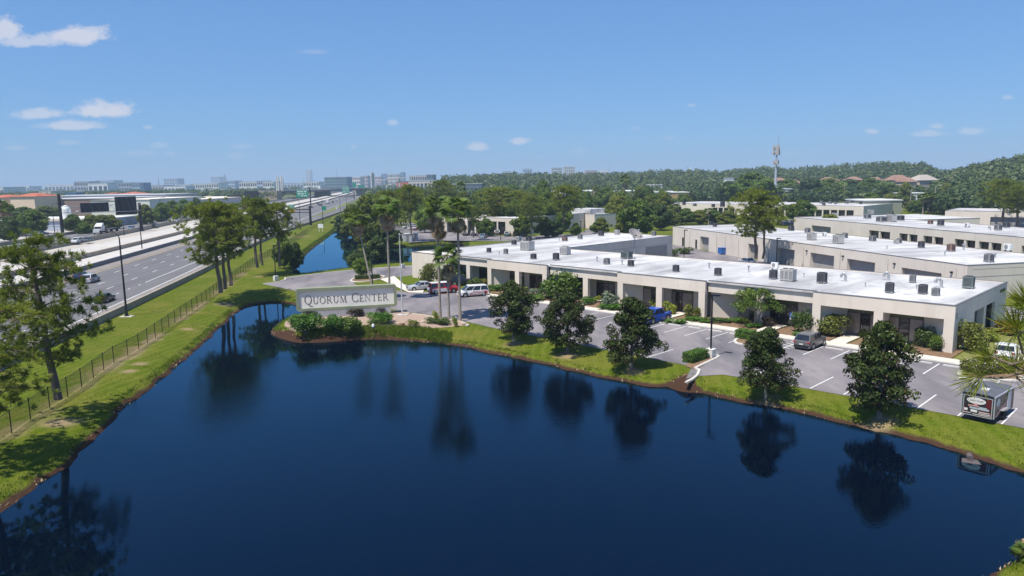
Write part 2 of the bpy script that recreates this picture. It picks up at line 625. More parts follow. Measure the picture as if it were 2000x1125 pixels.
# bare strip along the fence
fence_px = [(-60, 905), (11, 853), (48, 827), (78, 807), (136, 772), (183, 738), (224, 707), (261, 688), (305, 658), (350, 625), (400, 590), (430, 566), (465, 540), (500, 515), (530, 499), (565, 478), (600, 456), (625, 441), (648, 428)]
fence_line = [spot(*p) for p in fence_px]
fd = np.full(GX.shape, 9.0)
nb = near & (GX < -25)
def linedist(X, Y, line):
    best = np.full(X.shape, 1e9)
    for (x0, y0), (x1, y1) in zip(line[:-1], line[1:]):
        dx, dy = x1 - x0, y1 - y0
        t_ = np.clip(((X - x0) * dx + (Y - y0) * dy) / (dx * dx + dy * dy), 0, 1)
        best = np.minimum(best, np.hypot(X - x0 - t_ * dx, Y - y0 - t_ * dy))
    return best
fd[nb] = linedist(GX[nb], GY[nb], fence_line)
soil = np.clip(1.5 - (fd + nz1 * 1.6) / 0.75, 0, 1) * np.clip(.45 + nz2 * 1.6, 0, .85)
for (px, py, r_) in [(118, 818, 1.1), (270, 708, .6), (250, 722, .5), (440, 592, 1.0), (505, 540, .8), (1495, 770, .9), (1717, 812, .9), (1233, 718, .8), (1108, 690, .8), (1003, 668, .8), (366, 640, .5)]:
    bx, by = spot(px, py)
    soil = np.maximum(soil, np.clip(1.6 - np.hypot(GX - bx, GY - by) / r_ + nz1, 0, .9) * (np.hypot(GX - bx, GY - by) < 4))
mudx = np.clip((Dn) / 2.0, 0, 1)
farland = np.clip((np.hypot(GX, GY - 100) - 330) / 200, 0, 1)
att = gme.attributes.new('mud', 'FLOAT_VECTOR', 'POINT')
att.data.foreach_set('vector', np.stack([mudx, soil, farland], -1).astype(np.float32).ravel())
struct('ground', gme)

def water_material():
    M = bpy.data.materials.new('pond water')
    M.use_nodes = True
    t = M.node_tree
    t.nodes.remove(t.nodes['Principled BSDF'])
    df = t.nodes.new('ShaderNodeBsdfDiffuse')
    df.inputs['Color'].default_value = (0.0003, 0.0022, 0.0085, 1)
    b = t.nodes.new('ShaderNodeBsdfGlossy')
    b.inputs['Color'].default_value = (0.40, 0.76, 0.98, 1)
    b.inputs['Roughness'].default_value = 0.02
    fr = t.nodes.new('ShaderNodeFresnel')
    fr.inputs['IOR'].default_value = 1.40
    ms = t.nodes.new('ShaderNodeMixShader')
    t.links.new(fr.outputs[0], ms.inputs[0])
    t.links.new(df.outputs[0], ms.inputs[1])
    t.links.new(b.outputs[0], ms.inputs[2])
    t.links.new(ms.outputs[0], t.nodes['Material Output'].inputs['Surface'])
    ge = t.nodes.new('ShaderNodeNewGeometry')
    mp = t.nodes.new('ShaderNodeMapping')
    mp.inputs['Rotation'].default_value = (0, 0, R(25))
    mp.inputs['Scale'].default_value = (1, 2.2, 1)
    t.links.new(ge.outputs['Position'], mp.inputs['Vector'])
    n = t.nodes.new('ShaderNodeTexNoise')
    n.inputs['Scale'].default_value = 3.0
    n.inputs['Detail'].default_value = 3
    t.links.new(mp.outputs[0], n.inputs['Vector'])
    # ruffled by wind in the open middle, calmer in the shelter of the banks
    w = t.nodes.new('ShaderNodeTexNoise')
    w.inputs['Scale'].default_value = 0.06
    w.inputs['Detail'].default_value = 2
    t.links.new(ge.outputs['Position'], w.inputs['Vector'])
    vd = t.nodes.new('ShaderNodeVectorMath')
    vd.operation = 'DISTANCE'
    vd.inputs[1].default_value = (-4, 66, WZ)
    t.links.new(ge.outputs['Position'], vd.inputs[0])
    ad = t.nodes.new('ShaderNodeMath')
    ad.operation = 'MULTIPLY_ADD'
    ad.inputs[1].default_value = -.012
    t.links.new(vd.outputs['Value'], ad.inputs[0])
    t.links.new(w.outputs['Fac'], ad.inputs[2])
    mr = t.nodes.new('ShaderNodeMapRange')
    mr.inputs['From Min'].default_value = .08
    mr.inputs['From Max'].default_value = .40
    mr.inputs['To Min'].default_value = .006
    mr.inputs['To Max'].default_value = .12
    t.links.new(ad.outputs[0], mr.inputs['Value'])
    bp = t.nodes.new('ShaderNodeBump')
    bp.inputs['Distance'].default_value = .12
    t.links.new(mr.outputs[0], bp.inputs['Strength'])
    t.links.new(n.outputs['Fac'], bp.inputs['Height'])
    t.links.new(bp.outputs[0], b.inputs['Normal'])
    t.links.new(bp.outputs[0], fr.inputs['Normal'])
    return M
WATER = water_material()
def water_sheet(poly):
    c = (sum(p[0] for p in poly) / len(poly), sum(p[1] for p in poly) / len(poly))
    out_ = []
    for i, p in enumerate(poly):   # grown so that the bank covers its rim
        a, b = poly[i - 1], poly[(i + 1) % len(poly)]
        nx, ny = b[1] - a[1], -(b[0] - a[0])
        l = math.hypot(nx, ny) or 1
        out_.append((p[0] + nx / l * 1.4, p[1] + ny / l * 1.4))
    return out_
def area2(p):
    return sum(p[i][0] * p[(i + 1) % len(p)][1] - p[(i + 1) % len(p)][0] * p[i][1] for i in range(len(p)))
for poly, nm in ((pond_a, 'pond_water'), (pond_b, 'pond_water')):
    if area2(poly) < 0:
        poly = poly[::-1]
    xs, ys = [p[0] for p in poly], [p[1] for p in poly]
    st = 1.0
    X, Y = np.meshgrid(np.arange(min(xs) - 2, max(xs) + 2, st), np.arange(min(ys) - 2, max(ys) + 2, st))
    keep = polydist(X, Y, poly) < 1.6
    vv = np.stack([X, Y, np.full(X.shape, WZ)], -1).reshape(-1, 3)
    ii = np.arange(X.size).reshape(X.shape)
    ff = np.stack([ii[:-1, :-1], ii[:-1, 1:], ii[1:, 1:], ii[1:, :-1]], -1).reshape(-1, 4)
    kk = keep[:-1, :-1] | keep[1:, 1:] | keep[:-1, 1:] | keep[1:, :-1]
    ff = ff[kk.ravel()]
    used = np.unique(ff)
    remap = np.zeros(X.size, int)
    remap[used] = np.arange(len(used))
    struct(nm, npmesh(nm, vv[used], remap[ff], WATER))
# ------------------------------------------------------------------ motorway
asphalt = mat('motorway asphalt', (0.135, 0.132, 0.14), (0.175, 0.17, 0.175), 0.25, 0.9, bump=.15, bscale=25, spec=.15, space='World', detail=8, stretch=(1, .06, 1, R(-9)), col3=(.105, .10, .108), scale3=.5)
overlay(asphalt, (.07, .068, .075), .6, .9, .52, .75, (1, .04, 1), R(-9))
concrete = mat('pale concrete', (0.47, 0.44, 0.40), (0.56, 0.53, 0.49), 0.5, 0.9, bump=.1, spec=.1, space='World', detail=8)
concrete_white = mat('white concrete slope', (0.43, 0.405, 0.375), (0.50, 0.475, 0.44), 0.35, 0.9, spec=.1, space='World', detail=8)
concrete_tan = mat('tan concrete wall', (0.30, 0.255, 0.205), (0.36, 0.31, 0.25), 0.6, 0.9, spec=.1, space='World', detail=7)
paint_white = mat('white road paint', (0.68, 0.68, 0.66), (0.5, 0.5, 0.49), 2.0, 0.8, space='World')
paint_yellow = mat('yellow road paint', (0.62, 0.42, 0.10), (0.5, 0.36, 0.12), 2.0, 0.8, space='World')
shoulder_mat = mat('shoulder asphalt', (0.20, 0.18, 0.17), (0.26, 0.235, 0.22), 0.4, 0.9, spec=.1, space='World', detail=8)
METAL_DARK = mat('dark bronze metal', (0.018, 0.018, 0.024), (0.03, 0.03, 0.035), 3, 0.5, metal=.3)
METAL_GALV = mat('galvanised steel', (0.42, 0.43, 0.44), (0.5, 0.5, 0.5), 3, 0.45, metal=.6)

HY = [-60, 0, 50, 104, 150, 200, 270, 364, 483, 641, 818, 1064, 1700, 3200]
HX = [-35.5, -44.5, -51.8, -60.3, -67.6, -76, -88, -106, -125.5, -150, -178, -219, -330, -590]
OY = [-60, 0, 50, 99.6, 149, 201, 264, 293, 398, 495, 640, 818]
OX = [-31, -40.5, -48.3, -55.9, -64.2, -74.3, -84, -87.5, -99, -111, -133, -162]
_sm = smooth_loop(list(zip(HY, HX)), 8, closed=False)
_so = smooth_loop(list(zip(OY, OX)), 8, closed=False)
edge_x = lambda y: float(np.interp(y, [p[0] for p in _sm], [p[1] for p in _sm]))
outer_x = lambda y: float(np.interp(y, [p[0] for p in _so], [p[1] for p in _so]))
def along(y0, y1, step=8.0):
    n = max(1, int((y1 - y0) / step))
    return [y0 + (y1 - y0) * i / n for i in range(n + 1)]
def sweep(section, ys, fn=edge_x, closed=False):
    """section: (offset, z) list swept along the road line."""
    b = MB()
    k = len(section)
    vs = [(fn(y) + o, y, z) for y in ys for o, z in section]
    fs = []
    for i in range(len(ys) - 1):
        for j in range(k if closed else k - 1):
            j2 = (j + 1) % k
            fs.append((i * k + j, i * k + j2, (i + 1) * k + j2, (i + 1) * k + j))
    if closed:
        fs += [tuple(range(k)), tuple(range(len(vs) - 1, len(vs) - k - 1, -1))]
    return b.add(vs, fs)
yr = along(-60, 640, 7) + along(655, 1700, 25)
yr2 = along(-60, 640, 7) + along(655, 3000, 40)
# near carriageway: from the inner barrier to the outer barrier / edge of the shoulder
b = MB()
vs = []
for y in yr2:
    o = outer_x(y) if y < 640 else edge_x(y) + 4
    vs += [(edge_x(y) - 25.2, y, .02), (o - .2, y, .02)]
b.add(vs, [(2 * i, 2 * i + 1, 2 * i + 3, 2 * i + 2) for i in range(len(yr2) - 1)])
road = struct('road', b.mesh('near carriageway', asphalt))
# shoulders in paler asphalt
b = MB()
vs = []
for y in along(-60, 640, 7):
    vs += [(edge_x(y) - 24.4, y, .024), (edge_x(y) - 20.9, y, .024)]
b.add(vs, [(2 * i, 2 * i + 1, 2 * i + 3, 2 * i + 2) for i in range(len(vs) // 2 - 1)])
put('shoulder', b.mesh('inner shoulder', shoulder_mat), road)
b = MB()
vs = []
ys_ = along(-60, 290, 7)
for y in ys_:
    vs += [(outer_x(y) - 3.4, y, .024), (outer_x(y) - .3, y, .024)]
b.add(vs, [(2 * i, 2 * i + 1, 2 * i + 3, 2 * i + 2) for i in range(len(vs) // 2 - 1)])
put('shoulder', b.mesh('outer shoulder', shoulder_mat), road)
def line(off, w, y0, y1, m, fn=edge_x, z=.030, parent=road, nm='edge_line'):
    b = MB()
    ys = along(y0, y1, 7)
    vs = []
    for y in ys:
        vs += [(fn(y) + off - w / 2, y, z), (fn(y) + off + w / 2, y, z)]
    b.add(vs, [(2 * i, 2 * i + 1, 2 * i + 3, 2 * i + 2) for i in range(len(ys) - 1)])
    put(nm, b.mesh(nm, m), parent)
line(-3.6, .22, -60, 290, paint_white, outer_x)
line(-20.3, .22, -60, 1600, paint_yellow)
line(-4.1, .2, 134, 260, paint_white)
line(0, .26, 230, 1600, paint_white)
line(-2.6, .2, 300, 640, paint_white, outer_x)
dash = MB().box(-.1, .1, -1.6, 1.6, 0, .004).mesh('lane dash', paint_white)
def dashes(off, y0, y1, gap, parent, z, fn=edge_x, sc=1.0):
    y = y0
    while y < y1:
        sl = (fn(y + 3) - fn(y - 3)) / 6
        o = put('lane_dash', dash, parent, (fn(y) + off, y, z), math.atan2(-sl, 1), (1 if y < 300 else 1.4, sc, 1))
        y += gap
for off in (-8.2, -12.3, -16.3):
    dashes(off, 60.5 if off == -12.3 else 66.5, 520, 12.2, road, .028)
dashes(-4.1, 84, 133, 5.2, road, .028, sc=.35)
# exit ramp gore stripes
gore = MB()
for k in range(7):
    y = 262 + k * 9
    a, c = edge_x(y) + .5, outer_x(y + 5) - 7.5
    if c > a + .4:
        gore.quad((a, y, .03), (a, y + .6, .03), (c, y + 4.6, .03), (c, y + 4, .03))
if gore.v:
    put('gore_stripe', gore.mesh('gore stripes', paint_white), road)
# grass wedge between road and ramp
b = MB()
vs = []
ysg = along(345, 640, 12)
for y in ysg:
    a, c = edge_x(y) + 2.5, outer_x(y) - 9.0
    c = max(c, a + .3)
    vs += [(a, y, .035), (c, y, .035)]
b.add(vs, [(2 * i, 2 * i + 1, 2 * i + 3, 2 * i + 2) for i in range(len(ysg) - 1)])
struct('grass_wedge', b.mesh('grass wedge', mat('verge grass', (0.12, 0.155, 0.035), (0.17, 0.17, 0.06), .3, .95, space='World', spec=.05)))
# far carriageway, a little higher
FZ = 0.7
b = sweep([(-58, .1), (-58, FZ), (-75.5, FZ), (-75.5, .1)], yr2)
far_road = struct('road', b.mesh('far carriageway', asphalt))
line(-60.2, .22, -60, 1600, paint_yellow, z=FZ + .01, parent=far_road)
line(-73.6, .22, -60, 1600, paint_white, z=FZ + .01, parent=far_road)
for off in (-63.8, -67.2, -70.4):
    dashes(off, 120, 520, 12.2, far_road, FZ + .006)
# barriers and median
def barrier(off, z, h, w, ys, fn, m, label, cap=None):
    o = thing('concrete_barrier', label, 'barrier', data=sweep([(off - w / 2, z), (off - w * .35, z + h), (off + w * .35, z + h), (off + w / 2, z)], ys, fn, closed=True).mesh('barrier', m))
    return o
barrier(0, 0, .95, .5, along(-60, 640, 6), outer_x, concrete_tan, 'long tan concrete barrier between motorway and the grass strip by the fence')
barrier(-24.8, 0, 1.0, .5, yr, edge_x, mat('grey barrier concrete', (.16, .155, .16), (.2, .195, .2), 1, .9, space='World'), 'dark grey concrete barrier at the median edge of the near carriageway')
barrier(-57.3, 0, 1.75, .5, yr, edge_x, concrete_tan, 'tan concrete barrier at the median edge of the far carriageway')
barrier(-76, 0, 1.7, .5, along(-60, 1200, 10), edge_x, concrete_tan, 'tan concrete barrier along the outer edge of the far carriageway')
ml = struct('median_strip', sweep([(-25.2, .9), (-34.5, .3)], yr).mesh('lower median strip', concrete_white))
struct('median_strip', sweep([(-35.0, 1.35), (-41.8, 1.75), (-42.0, .0)], yr).mesh('upper median strip', concrete_white))
thing('retaining_wall', 'low tan retaining wall between the two pale concrete strips of the median', 'wall', data=sweep([(-34.4, 0), (-34.4, 1.4), (-35.0, 1.42), (-35.0, 0)], yr, closed=True).mesh('retaining wall', concrete_tan))
struct('median_gap', sweep([(-42, .15), (-57.1, .15)], yr).mesh('median ground', mat('median soil', (.36, .33, .29), (.42, .39, .34), .4, .95, space='World')))

# ------------------------------------------------------------------ motorway furniture
def light_pole(x, y, h, arm, dirx, label, group='tall bronze light poles along the motorway', name='light_pole', z=0.0, base=True):
    r_ = thing(name, label, 'light pole', (x, y, z), group=group)
    p = MB().tube([(0, 0, 0), (0, 0, h * .5), (0, 0, h - .9)], [.15, .12, .085], 8)
    if arm:
        pts = [(0, 0, h - .9)] + [(dirx * arm * (1 - math.cos(t)), 0, h - .9 + .9 * math.sin(t)) for t in (R(25), R(50), R(75), R(90))]
        pts.append((dirx * (arm + .4), 0, h))
        p.tube(pts, .06, 6)
        put('pole', p.mesh('pole', METAL_DARK), r_)
        put('lamp_head', MB().box(dirx * (arm + .1) - .0, dirx * (arm + 1.0), -.16, .16, h - .1, h + .08).mesh('lamp head', METAL_DARK), r_)
    else:
        put('pole', p.mesh('pole', METAL_DARK), r_)
        put('lamp_head', MB().box(-.45, .45, -.18, .18, h - .92, h - .76).mesh('lamp head', METAL_DARK), r_)
    if base:
        put('base', MB().lathe([(.36, 0), (.36, .12), (.24, .16), (.2, .55)], 10).mesh('pole base', METAL_DARK), r_)
    return r_
X, Y = spot(247.6, 618)
light_pole(X, Y, 11.9, 1.6, -1, 'tall dark light pole on concrete pad in the grass beside the pine and fence')
thing('concrete_pad', 'small pale concrete pad round the foot of the nearest dark light pole', 'pad', (X, Y, 0), data=MB().prism([(-.8, -.6), (.9, -.7), (.8, .7), (-.7, .6)], -.05, .06).mesh('pad', concrete))
for px, py, ptop, d, lab in [(278, 491, 408, 1, 'dark light pole standing in the pale median left of the tall pine clump'), (108, 464, 398, 1, 'dark light pole with curved arm beyond the far carriageway by the round tree'),
                             (587, 448, 388, -1, 'dark light pole beside the barrier left of the sign gantry post'), (631, 438, 386, -1, 'dark light pole at the barrier by the white board on legs'),
                             (665, 413, 382, -1, 'dark light pole beside the exit ramp near the pond head'), (677, 404, 381, -1, 'distant dark light pole on the verge left of the palms'),
                             (243, 460, 432, 1, 'short dark light pole on the median behind the flatbed lorry'), (316, 438, 386, 1, 'dark light pole in front of the tree row across the motorway'),
                             (340, 430, 388, 1, 'dark light pole among the trimmed trees across the motorway'), (358, 424, 388, 1, 'dark light pole near the end of the trimmed tree row')]:
    X, Y = spot(px, py)
    light_pole(X, Y, tall(px, py, ptop), 1.6, d, lab)

# monotube sign gantry over the far carriageway, sign backs towards us
ga, gb = Vector((*spot(123, 462), 0)), Vector((*spot(277, 452), 0))
gv = gb - ga
gl = gv.length
gr = thing('sign_gantry', 'black sign gantry truss with two thick posts over the far carriageway', 'gantry', ga, math.atan2(gv.y, gv.x))
H1, H2 = 15.4, tall(277, 452, 396)
for x, h in ((0, H1), (gl, H2)):
    put('post', MB().tube([(x, 0, 0), (x, 0, h * .6), (x, 0, h)], [.62, .55, .5], 12).lathe([(.95, 0), (.95, .5), (.7, .6)], 12, (x, 0, 0)).mesh('post', METAL_DARK), gr)
tz0, tz1 = 8.6, 11.0
for yy_ in (-.6, .6):
    for zz in (tz0, tz1):
        put('chord', MB().tube([(0, yy_, zz), (gl, yy_, zz)], .1, 6).mesh('chord', METAL_GALV), gr)
br = MB()
n = 16
for i in range(n):
    x0, x1 = gl * i / n, gl * (i + 1) / n
    for yy_ in (-.6, .6):
        br.tube([(x0, yy_, tz0 if i % 2 else tz1), (x1, yy_, tz1 if i % 2 else tz0)], .05, 5)
    br.tube([(x0, -.6, tz0), (x0, .6, tz0)], .04, 5)
put('bracing', br.mesh('bracing', METAL_GALV), gr)
put('walkway', MB().box(gl * .2, gl * .97, -1.9, -1.0, tz0 - .35, tz0 - .22).mesh('walkway', METAL_GALV), gr)
SIGNBACK = mat('black sign back', (0.012, 0.013, 0.02), (0.02, 0.02, 0.028), 1, .6)
for x0, x1, z0, z1 in ((.23, .58, tz0 - .1, 12.0), (.665, .945, tz0 - 1.6, 14.0)):
    pn = put('sign_panel', MB().box(gl * x0, gl * x1, -1.0, -.72, z0, z1).mesh('sign panel', SIGNBACK), gr)
    rb = MB()
    for k in range(4):
        xx = gl * (x0 + (x1 - x0) * (k + .5) / 4)
        rb.tube([(xx - .6, -1.08, z1 - .2), (xx + .5, -1.08, z0 + .3)], .05, 4)
    put('rib', rb.mesh('rib', mat('steel rib', (.16, .17, .19), rough=.5, metal=.4)), pn)

GREEN = mat('green sign sheeting', (0.0, 0.19, 0.115), (0.0, 0.23, 0.14), .5, .45, spec=.4)
SIGNWHITE = mat('white sign sheeting', (.75, .76, .74), (.7, .7, .7), 1, .5)
def gantry_small(px, py, ptop, arm_px, signs, label, z=0):
    """Post with a cantilever arm and sign panels facing the camera's side of the road. signs: (x0, y0, x1, y1) pixels on the arm's plane."""
    X, Y = spot(px, py)
    h = tall(px, py, ptop)
    r_ = thing('sign_gantry', label, 'gantry', (X, Y, 0))
    put('post', MB().tube([(0, 0, 0), (0, 0, h)], [.55, .45], 10).mesh('post', METAL_DARK), r_)
    k = Y / FPX
    ax = (arm_px[0] - px) * k
    az = h + (ptop - arm_px[1]) * k
    put('arm', MB().tube([(0, 0, az), (ax, 0, az)], .22, 8).tube([(0, 0, az - 1.2), (ax, 0, az - 1.2)], .16, 8).mesh('arm', METAL_DARK), r_)
    for (x0, y0, x1, y1, m, mk) in signs:
        sx0, sx1 = (x0 - px) * k, (x1 - px) * k
        sz0, sz1 = h + (ptop - y1) * k, h + (ptop - y0) * k
        s_ = put('sign_panel', MB().box(sx0, sx1, -.62, -.5, sz0, sz1).mesh('sign panel', m), r_)
        if mk:
            t = MB()
            w, hh = sx1 - sx0, sz1 - sz0
            t.box(sx0 + w * .04, sx1 - w * .04, -.632, -.622, sz1 - hh * .06, sz1 - hh * .035)
            rr = random.Random(px)
            for row in range(3):
                x = sx0 + w * .1
                while x < sx1 - w * .15:
                    d = w * rr.uniform(.04, .1)
                    if rr.random() < .75:
                        t.box(x, x + d * .8, -.632, -.622, sz0 + hh * (.16 + .27 * row), sz0 + hh * (.28 + .27 * row))
                    x += d
            put('lettering', t.mesh('sign marks', SIGNWHITE), s_)
ORANGE = mat('orange sign sheeting', (.75, .28, .01), rough=.5)
gantry_small(607, 440, 402, (560, 409), [(565, 399, 578, 407.5, GREEN, 1), (568, 408.2, 578.5, 413.5, ORANGE, 0)], 'thick black gantry post by the barrier with small green and orange signs behind the pines')
gantry_small(607, 401, 366, (580, 383), [(581, 370.5, 603, 385, GREEN, 1)], 'distant gantry holding the large green motorway sign left of the bridge pier')
gantry_small(692, 389, 367, (668, 383), [(669.5, 364, 684, 377, GREEN, 1)], 'distant gantry holding the green motorway sign right of the bridge pier')
for px, py, x0, y0, x1, y1, lab in [(691, 377.5, 689, 357, 697, 366, 'tall small green sign far down the motorway'), (708, 377, 699.5, 361.5, 713, 367.5, 'wide small green sign pair above the far end of the motorway')]:
    X, Y = spot(px, py)
    k = Y / FPX
    z0 = tall(px, py, y1)
    r_ = thing('sign_gantry', lab, 'gantry', (X, Y, 0))
    put('post', MB().tube([(0, 0, 0), (0, 0, z0 + 3)], .4, 8).mesh('post', METAL_DARK), r_)
    put('sign_panel', MB().box((x0 - px) * k, (x1 - px) * k, -.7, -.5, z0, z0 + (y1 - y0) * k).mesh('sign panel', GREEN), r_)
# small green exit sign and the white board on legs
X, Y = spot(634, 418)
r_ = thing('exit_sign', 'small green exit gore sign on two posts beside the ramp', 'sign', (X, Y, 0))
for s in (-.5, .5):
    put('post', MB().box(s - .06, s + .06, -.05, .05, 0, 3).mesh('post', METAL_GALV), r_)
put('sign_panel', MB().box(-1.1, 1.1, -.12, -.06, 2.2, 4.6).mesh('sign panel', GREEN), r_)
X, Y = spot(627, 453)
r_ = thing('white_board', 'white blank board on two legs on the grass by the narrow pond', 'sign', (X, Y, 0), R(-8))
for s in (-.7, .7):
    put('leg', MB().box(s - .07, s + .07, -.05, .05, 0, 1.7).mesh('leg', SIGNWHITE), r_)
put('board', MB().box(-1.0, 1.0, -.12, -.06, 1.5, 3.0).mesh('board', SIGNWHITE), r_)

# chain link fence
import itertools
FEN = mat('black vinyl fence post', (0.012, 0.018, 0.014), rough=.5)
wire = bpy.data.materials.new('black chain link')
wire.use_nodes = True
t = wire.node_tree
pb = t.nodes['Principled BSDF']
pb.inputs['Base Color'].default_value = (.012, .02, .015, 1)
pb.inputs['Roughness'].default_value = .6
tr = t.nodes.new('ShaderNodeBsdfTransparent')
ms = t.nodes.new('ShaderNodeMixShader')
ms.inputs[0].default_value = .36
t.links.new(tr.outputs[0], ms.inputs[1])
t.links.new(pb.outputs[0], ms.inputs[2])
t.links.new(ms.outputs[0], t.nodes['Material Output'].inputs['Surface'])
fl = smooth_loop(fence_line, 10, closed=False)
pts, acc = [fl[0]], 0.0
for a, b2 in zip(fl[:-1], fl[1:]):
    d = math.hypot(b2[0] - a[0], b2[1] - a[1])
    while acc + d >= 3.05:
        tt = (3.05 - acc) / d
        a = (a[0] + (b2[0] - a[0]) * tt, a[1] + (b2[1] - a[1]) * tt)
        pts.append(a)
        d = math.hypot(b2[0] - a[0], b2[1] - a[1])
        acc = 0.0
    acc += d
fence = thing('chain_link_fence', 'long black chain link fence between the pond bank and the motorway grass', 'fence')
fpost = MB().tube([(0, 0, -.1), (0, 0, 1.72)], .04, 6).lathe([(.055, 1.7), (.05, 1.75), (.0, 1.79)], 6).mesh('fence post', FEN)
panel = MB().quad((0, 0, .06), (1, 0, .06), (1, 0, 1.66), (0, 0, 1.66)).mesh('mesh panel', wire)
rail = MB().tube([(0, 0, 1.66), (1, 0, 1.66)], .022, 5).mesh('top rail', FEN)
for a, b2 in zip(pts[:-1], pts[1:]):
    d = math.hypot(b2[0] - a[0], b2[1] - a[1])
    an = math.atan2(b2[1] - a[1], b2[0] - a[0])
    put('post', fpost, fence, (a[0], a[1], 0))
    if a[1] < 260:
        put('mesh_panel', panel, fence, (a[0], a[1], 0), an, (d, 1, 1))
        put('top_rail', rail, fence, (a[0], a[1], 0), an, (d, 1, 1))

# ------------------------------------------------------------------ flyover bridge
bl, brr = spot(548, 390), spot(727, 381)
bvec = Vector((brr[0] - bl[0], brr[1] - bl[1], 0))
blen = bvec.length
bridge = thing('road_bridge', 'grey road bridge crossing the motorway with slender white tower columns at its ends', 'bridge', (bl[0], bl[1], 0), math.atan2(bvec.y, bvec.x))
kb = 900 / FPX
z_deck = tall(548, 390, 376.5)
put('deck', MB().box(-3, blen + 2, 0, 26, z_deck, z_deck + 1.8).mesh('deck', mat('dark bridge girder', (.07, .07, .075), (.1, .1, .1), .1, .8)), bridge)
put('parapet', MB().box(-3, blen + 2, -.3, .1, z_deck + 1.8, z_deck + 3.4).mesh('parapet', concrete), bridge)
put('parapet', MB().box(-3, blen + 2, 26, 26.4, z_deck + 1.8, z_deck + 3.4).mesh('parapet', concrete), bridge)
put('pier', MB().box(blen * .5 - 2.2, blen * .5 + 2.2, 2, 24, 0, z_deck).mesh('pier', mat('dark pier', (.10, .10, .105), rough=.9)), bridge)
put('abutment', MB().box(-9, 1.2, -1.5, 27, 0, z_deck + 2.4).mesh('abutment', mat('brown abutment', (.27, .21, .15), (.33, .26, .19), .1, .9)), bridge)
put('abutment', MB().box(blen - 2, blen + 9, -1.5, 27, 0, z_deck + 2.4).mesh('abutment', mat('pale abutment', (.36, .33, .29), (.42, .38, .34), .1, .9)), bridge)
tw = z_deck + 2.4
for x in (-6, -2.6, 2.6, 5.6):
    put('tower_column', MB().tube([(x, -.5, tw - 1), (x, -.5, tw + 15)], [1.0, .8], 8).tube([(x, -.5, tw + 15), (x, -.5, tw + 17.4)], [.5, .35], 6).mesh('tower column', mat('white bridge column', (.62, .6, .56), rough=.8)), bridge)
for x in (blen - 1.5, blen + 1, blen + 3.5, blen + 6):
    put('tower_column', MB().tube([(x, -.5, tw - 1), (x, -.5, tw + 22)], [1.2, 1.0], 8).mesh('tower column', mat('white bridge column', (.62, .6, .56), rough=.8)), bridge)
# ------------------------------------------------------------------ parking lot and site
def to_uv(p):
    dx, dy = p[0] - C0[0], p[1] - C0[1]
    return (-dx * .6994 + dy * .7147, dx * .7147 + dy * .6994)
lot_mat = mat('parking lot asphalt', (0.175, 0.16, 0.172), (0.26, 0.232, 0.236), 0.16, 0.9, bump=.2, bscale=30, spec=.15, space='World', detail=9, col3=(.105, .102, .115), scale3=.2, stretch=(1, .35, 1, R(45)))
overlay(lot_mat, (.06, .06, .066), .75, 1.1, .60, .74)
overlay(lot_mat, (.30, .28, .27), .35, .35, .52, .75, (1, .12, 1), R(45))
kerb_mat = mat('kerb concrete', (.58, .55, .50), (.48, .45, .41), 1.5, .9, space='World')
walk_mat = mat('sidewalk concrete', (.56, .50, .43), (.63, .57, .50), .7, .9, space='World', detail=8)
mulch = mat('pine mulch', (.16, .095, .06), (.25, .17, .11), 3.5, .95, bump=.6, bscale=14, space='World', detail=8, spec=.05)
gravel = mat('tan gravel bed', (.40, .30, .24), (.30, .22, .17), 2.2, .95, bump=.6, bscale=16, space='World', detail=9, spec=.05)

def sheet(poly, z, m, name, parent=None, edge=None):
    b = MB().add([(x, y, z) for x, y in poly], [tuple(range(len(poly)))] if area2(poly) > 0 else [tuple(range(len(poly) - 1, -1, -1))])
    me = b.mesh(name, m)
    import bmesh
    bm = bmesh.new()
    bm.from_mesh(me)
    bmesh.ops.triangulate(bm, faces=bm.faces[:])
    bm.to_mesh(me)
    bm.free()
    return put(name.replace(' ', '_'), me, parent, kind=None if parent else 'structure')
lot_o = sheet(lot, .025, lot_mat, 'parking lot')
# drive behind the front building, towards the rear building, and other campus roads
sheet([uv(-34, -4.4), uv(-1.5, -3.4), uv(-6.5, 24), uv(30, 24.5), uv(70, 24.5), uv(71, 62), uv(95, 64), uv(98, 76), uv(88, 86), uv(8, 37.5), uv(-20, 26)], .022, lot_mat, 'rear drive')
sheet([S(772, 458), S(760, 438), S(800, 433), S(850, 452), S(1000, 462), S(1130, 457), S(1150, 447), S(1120, 440), S(1165, 452), S(1200, 458), S(1060, 472), S(860, 470), S(800, 474)], .03, lot_mat, 'pond parking lot')
sheet([(101, 140), (86, 231), (82, 260), (75, 258), (62, 205), (86, 120)], .026, lot_mat, 'middle drive')
sheet([(124, 140), (112, 190), (150, 190), (140, 260), (90, 300), (150, 305), (190, 250), (200, 160)], .026, lot_mat, 'back drive')

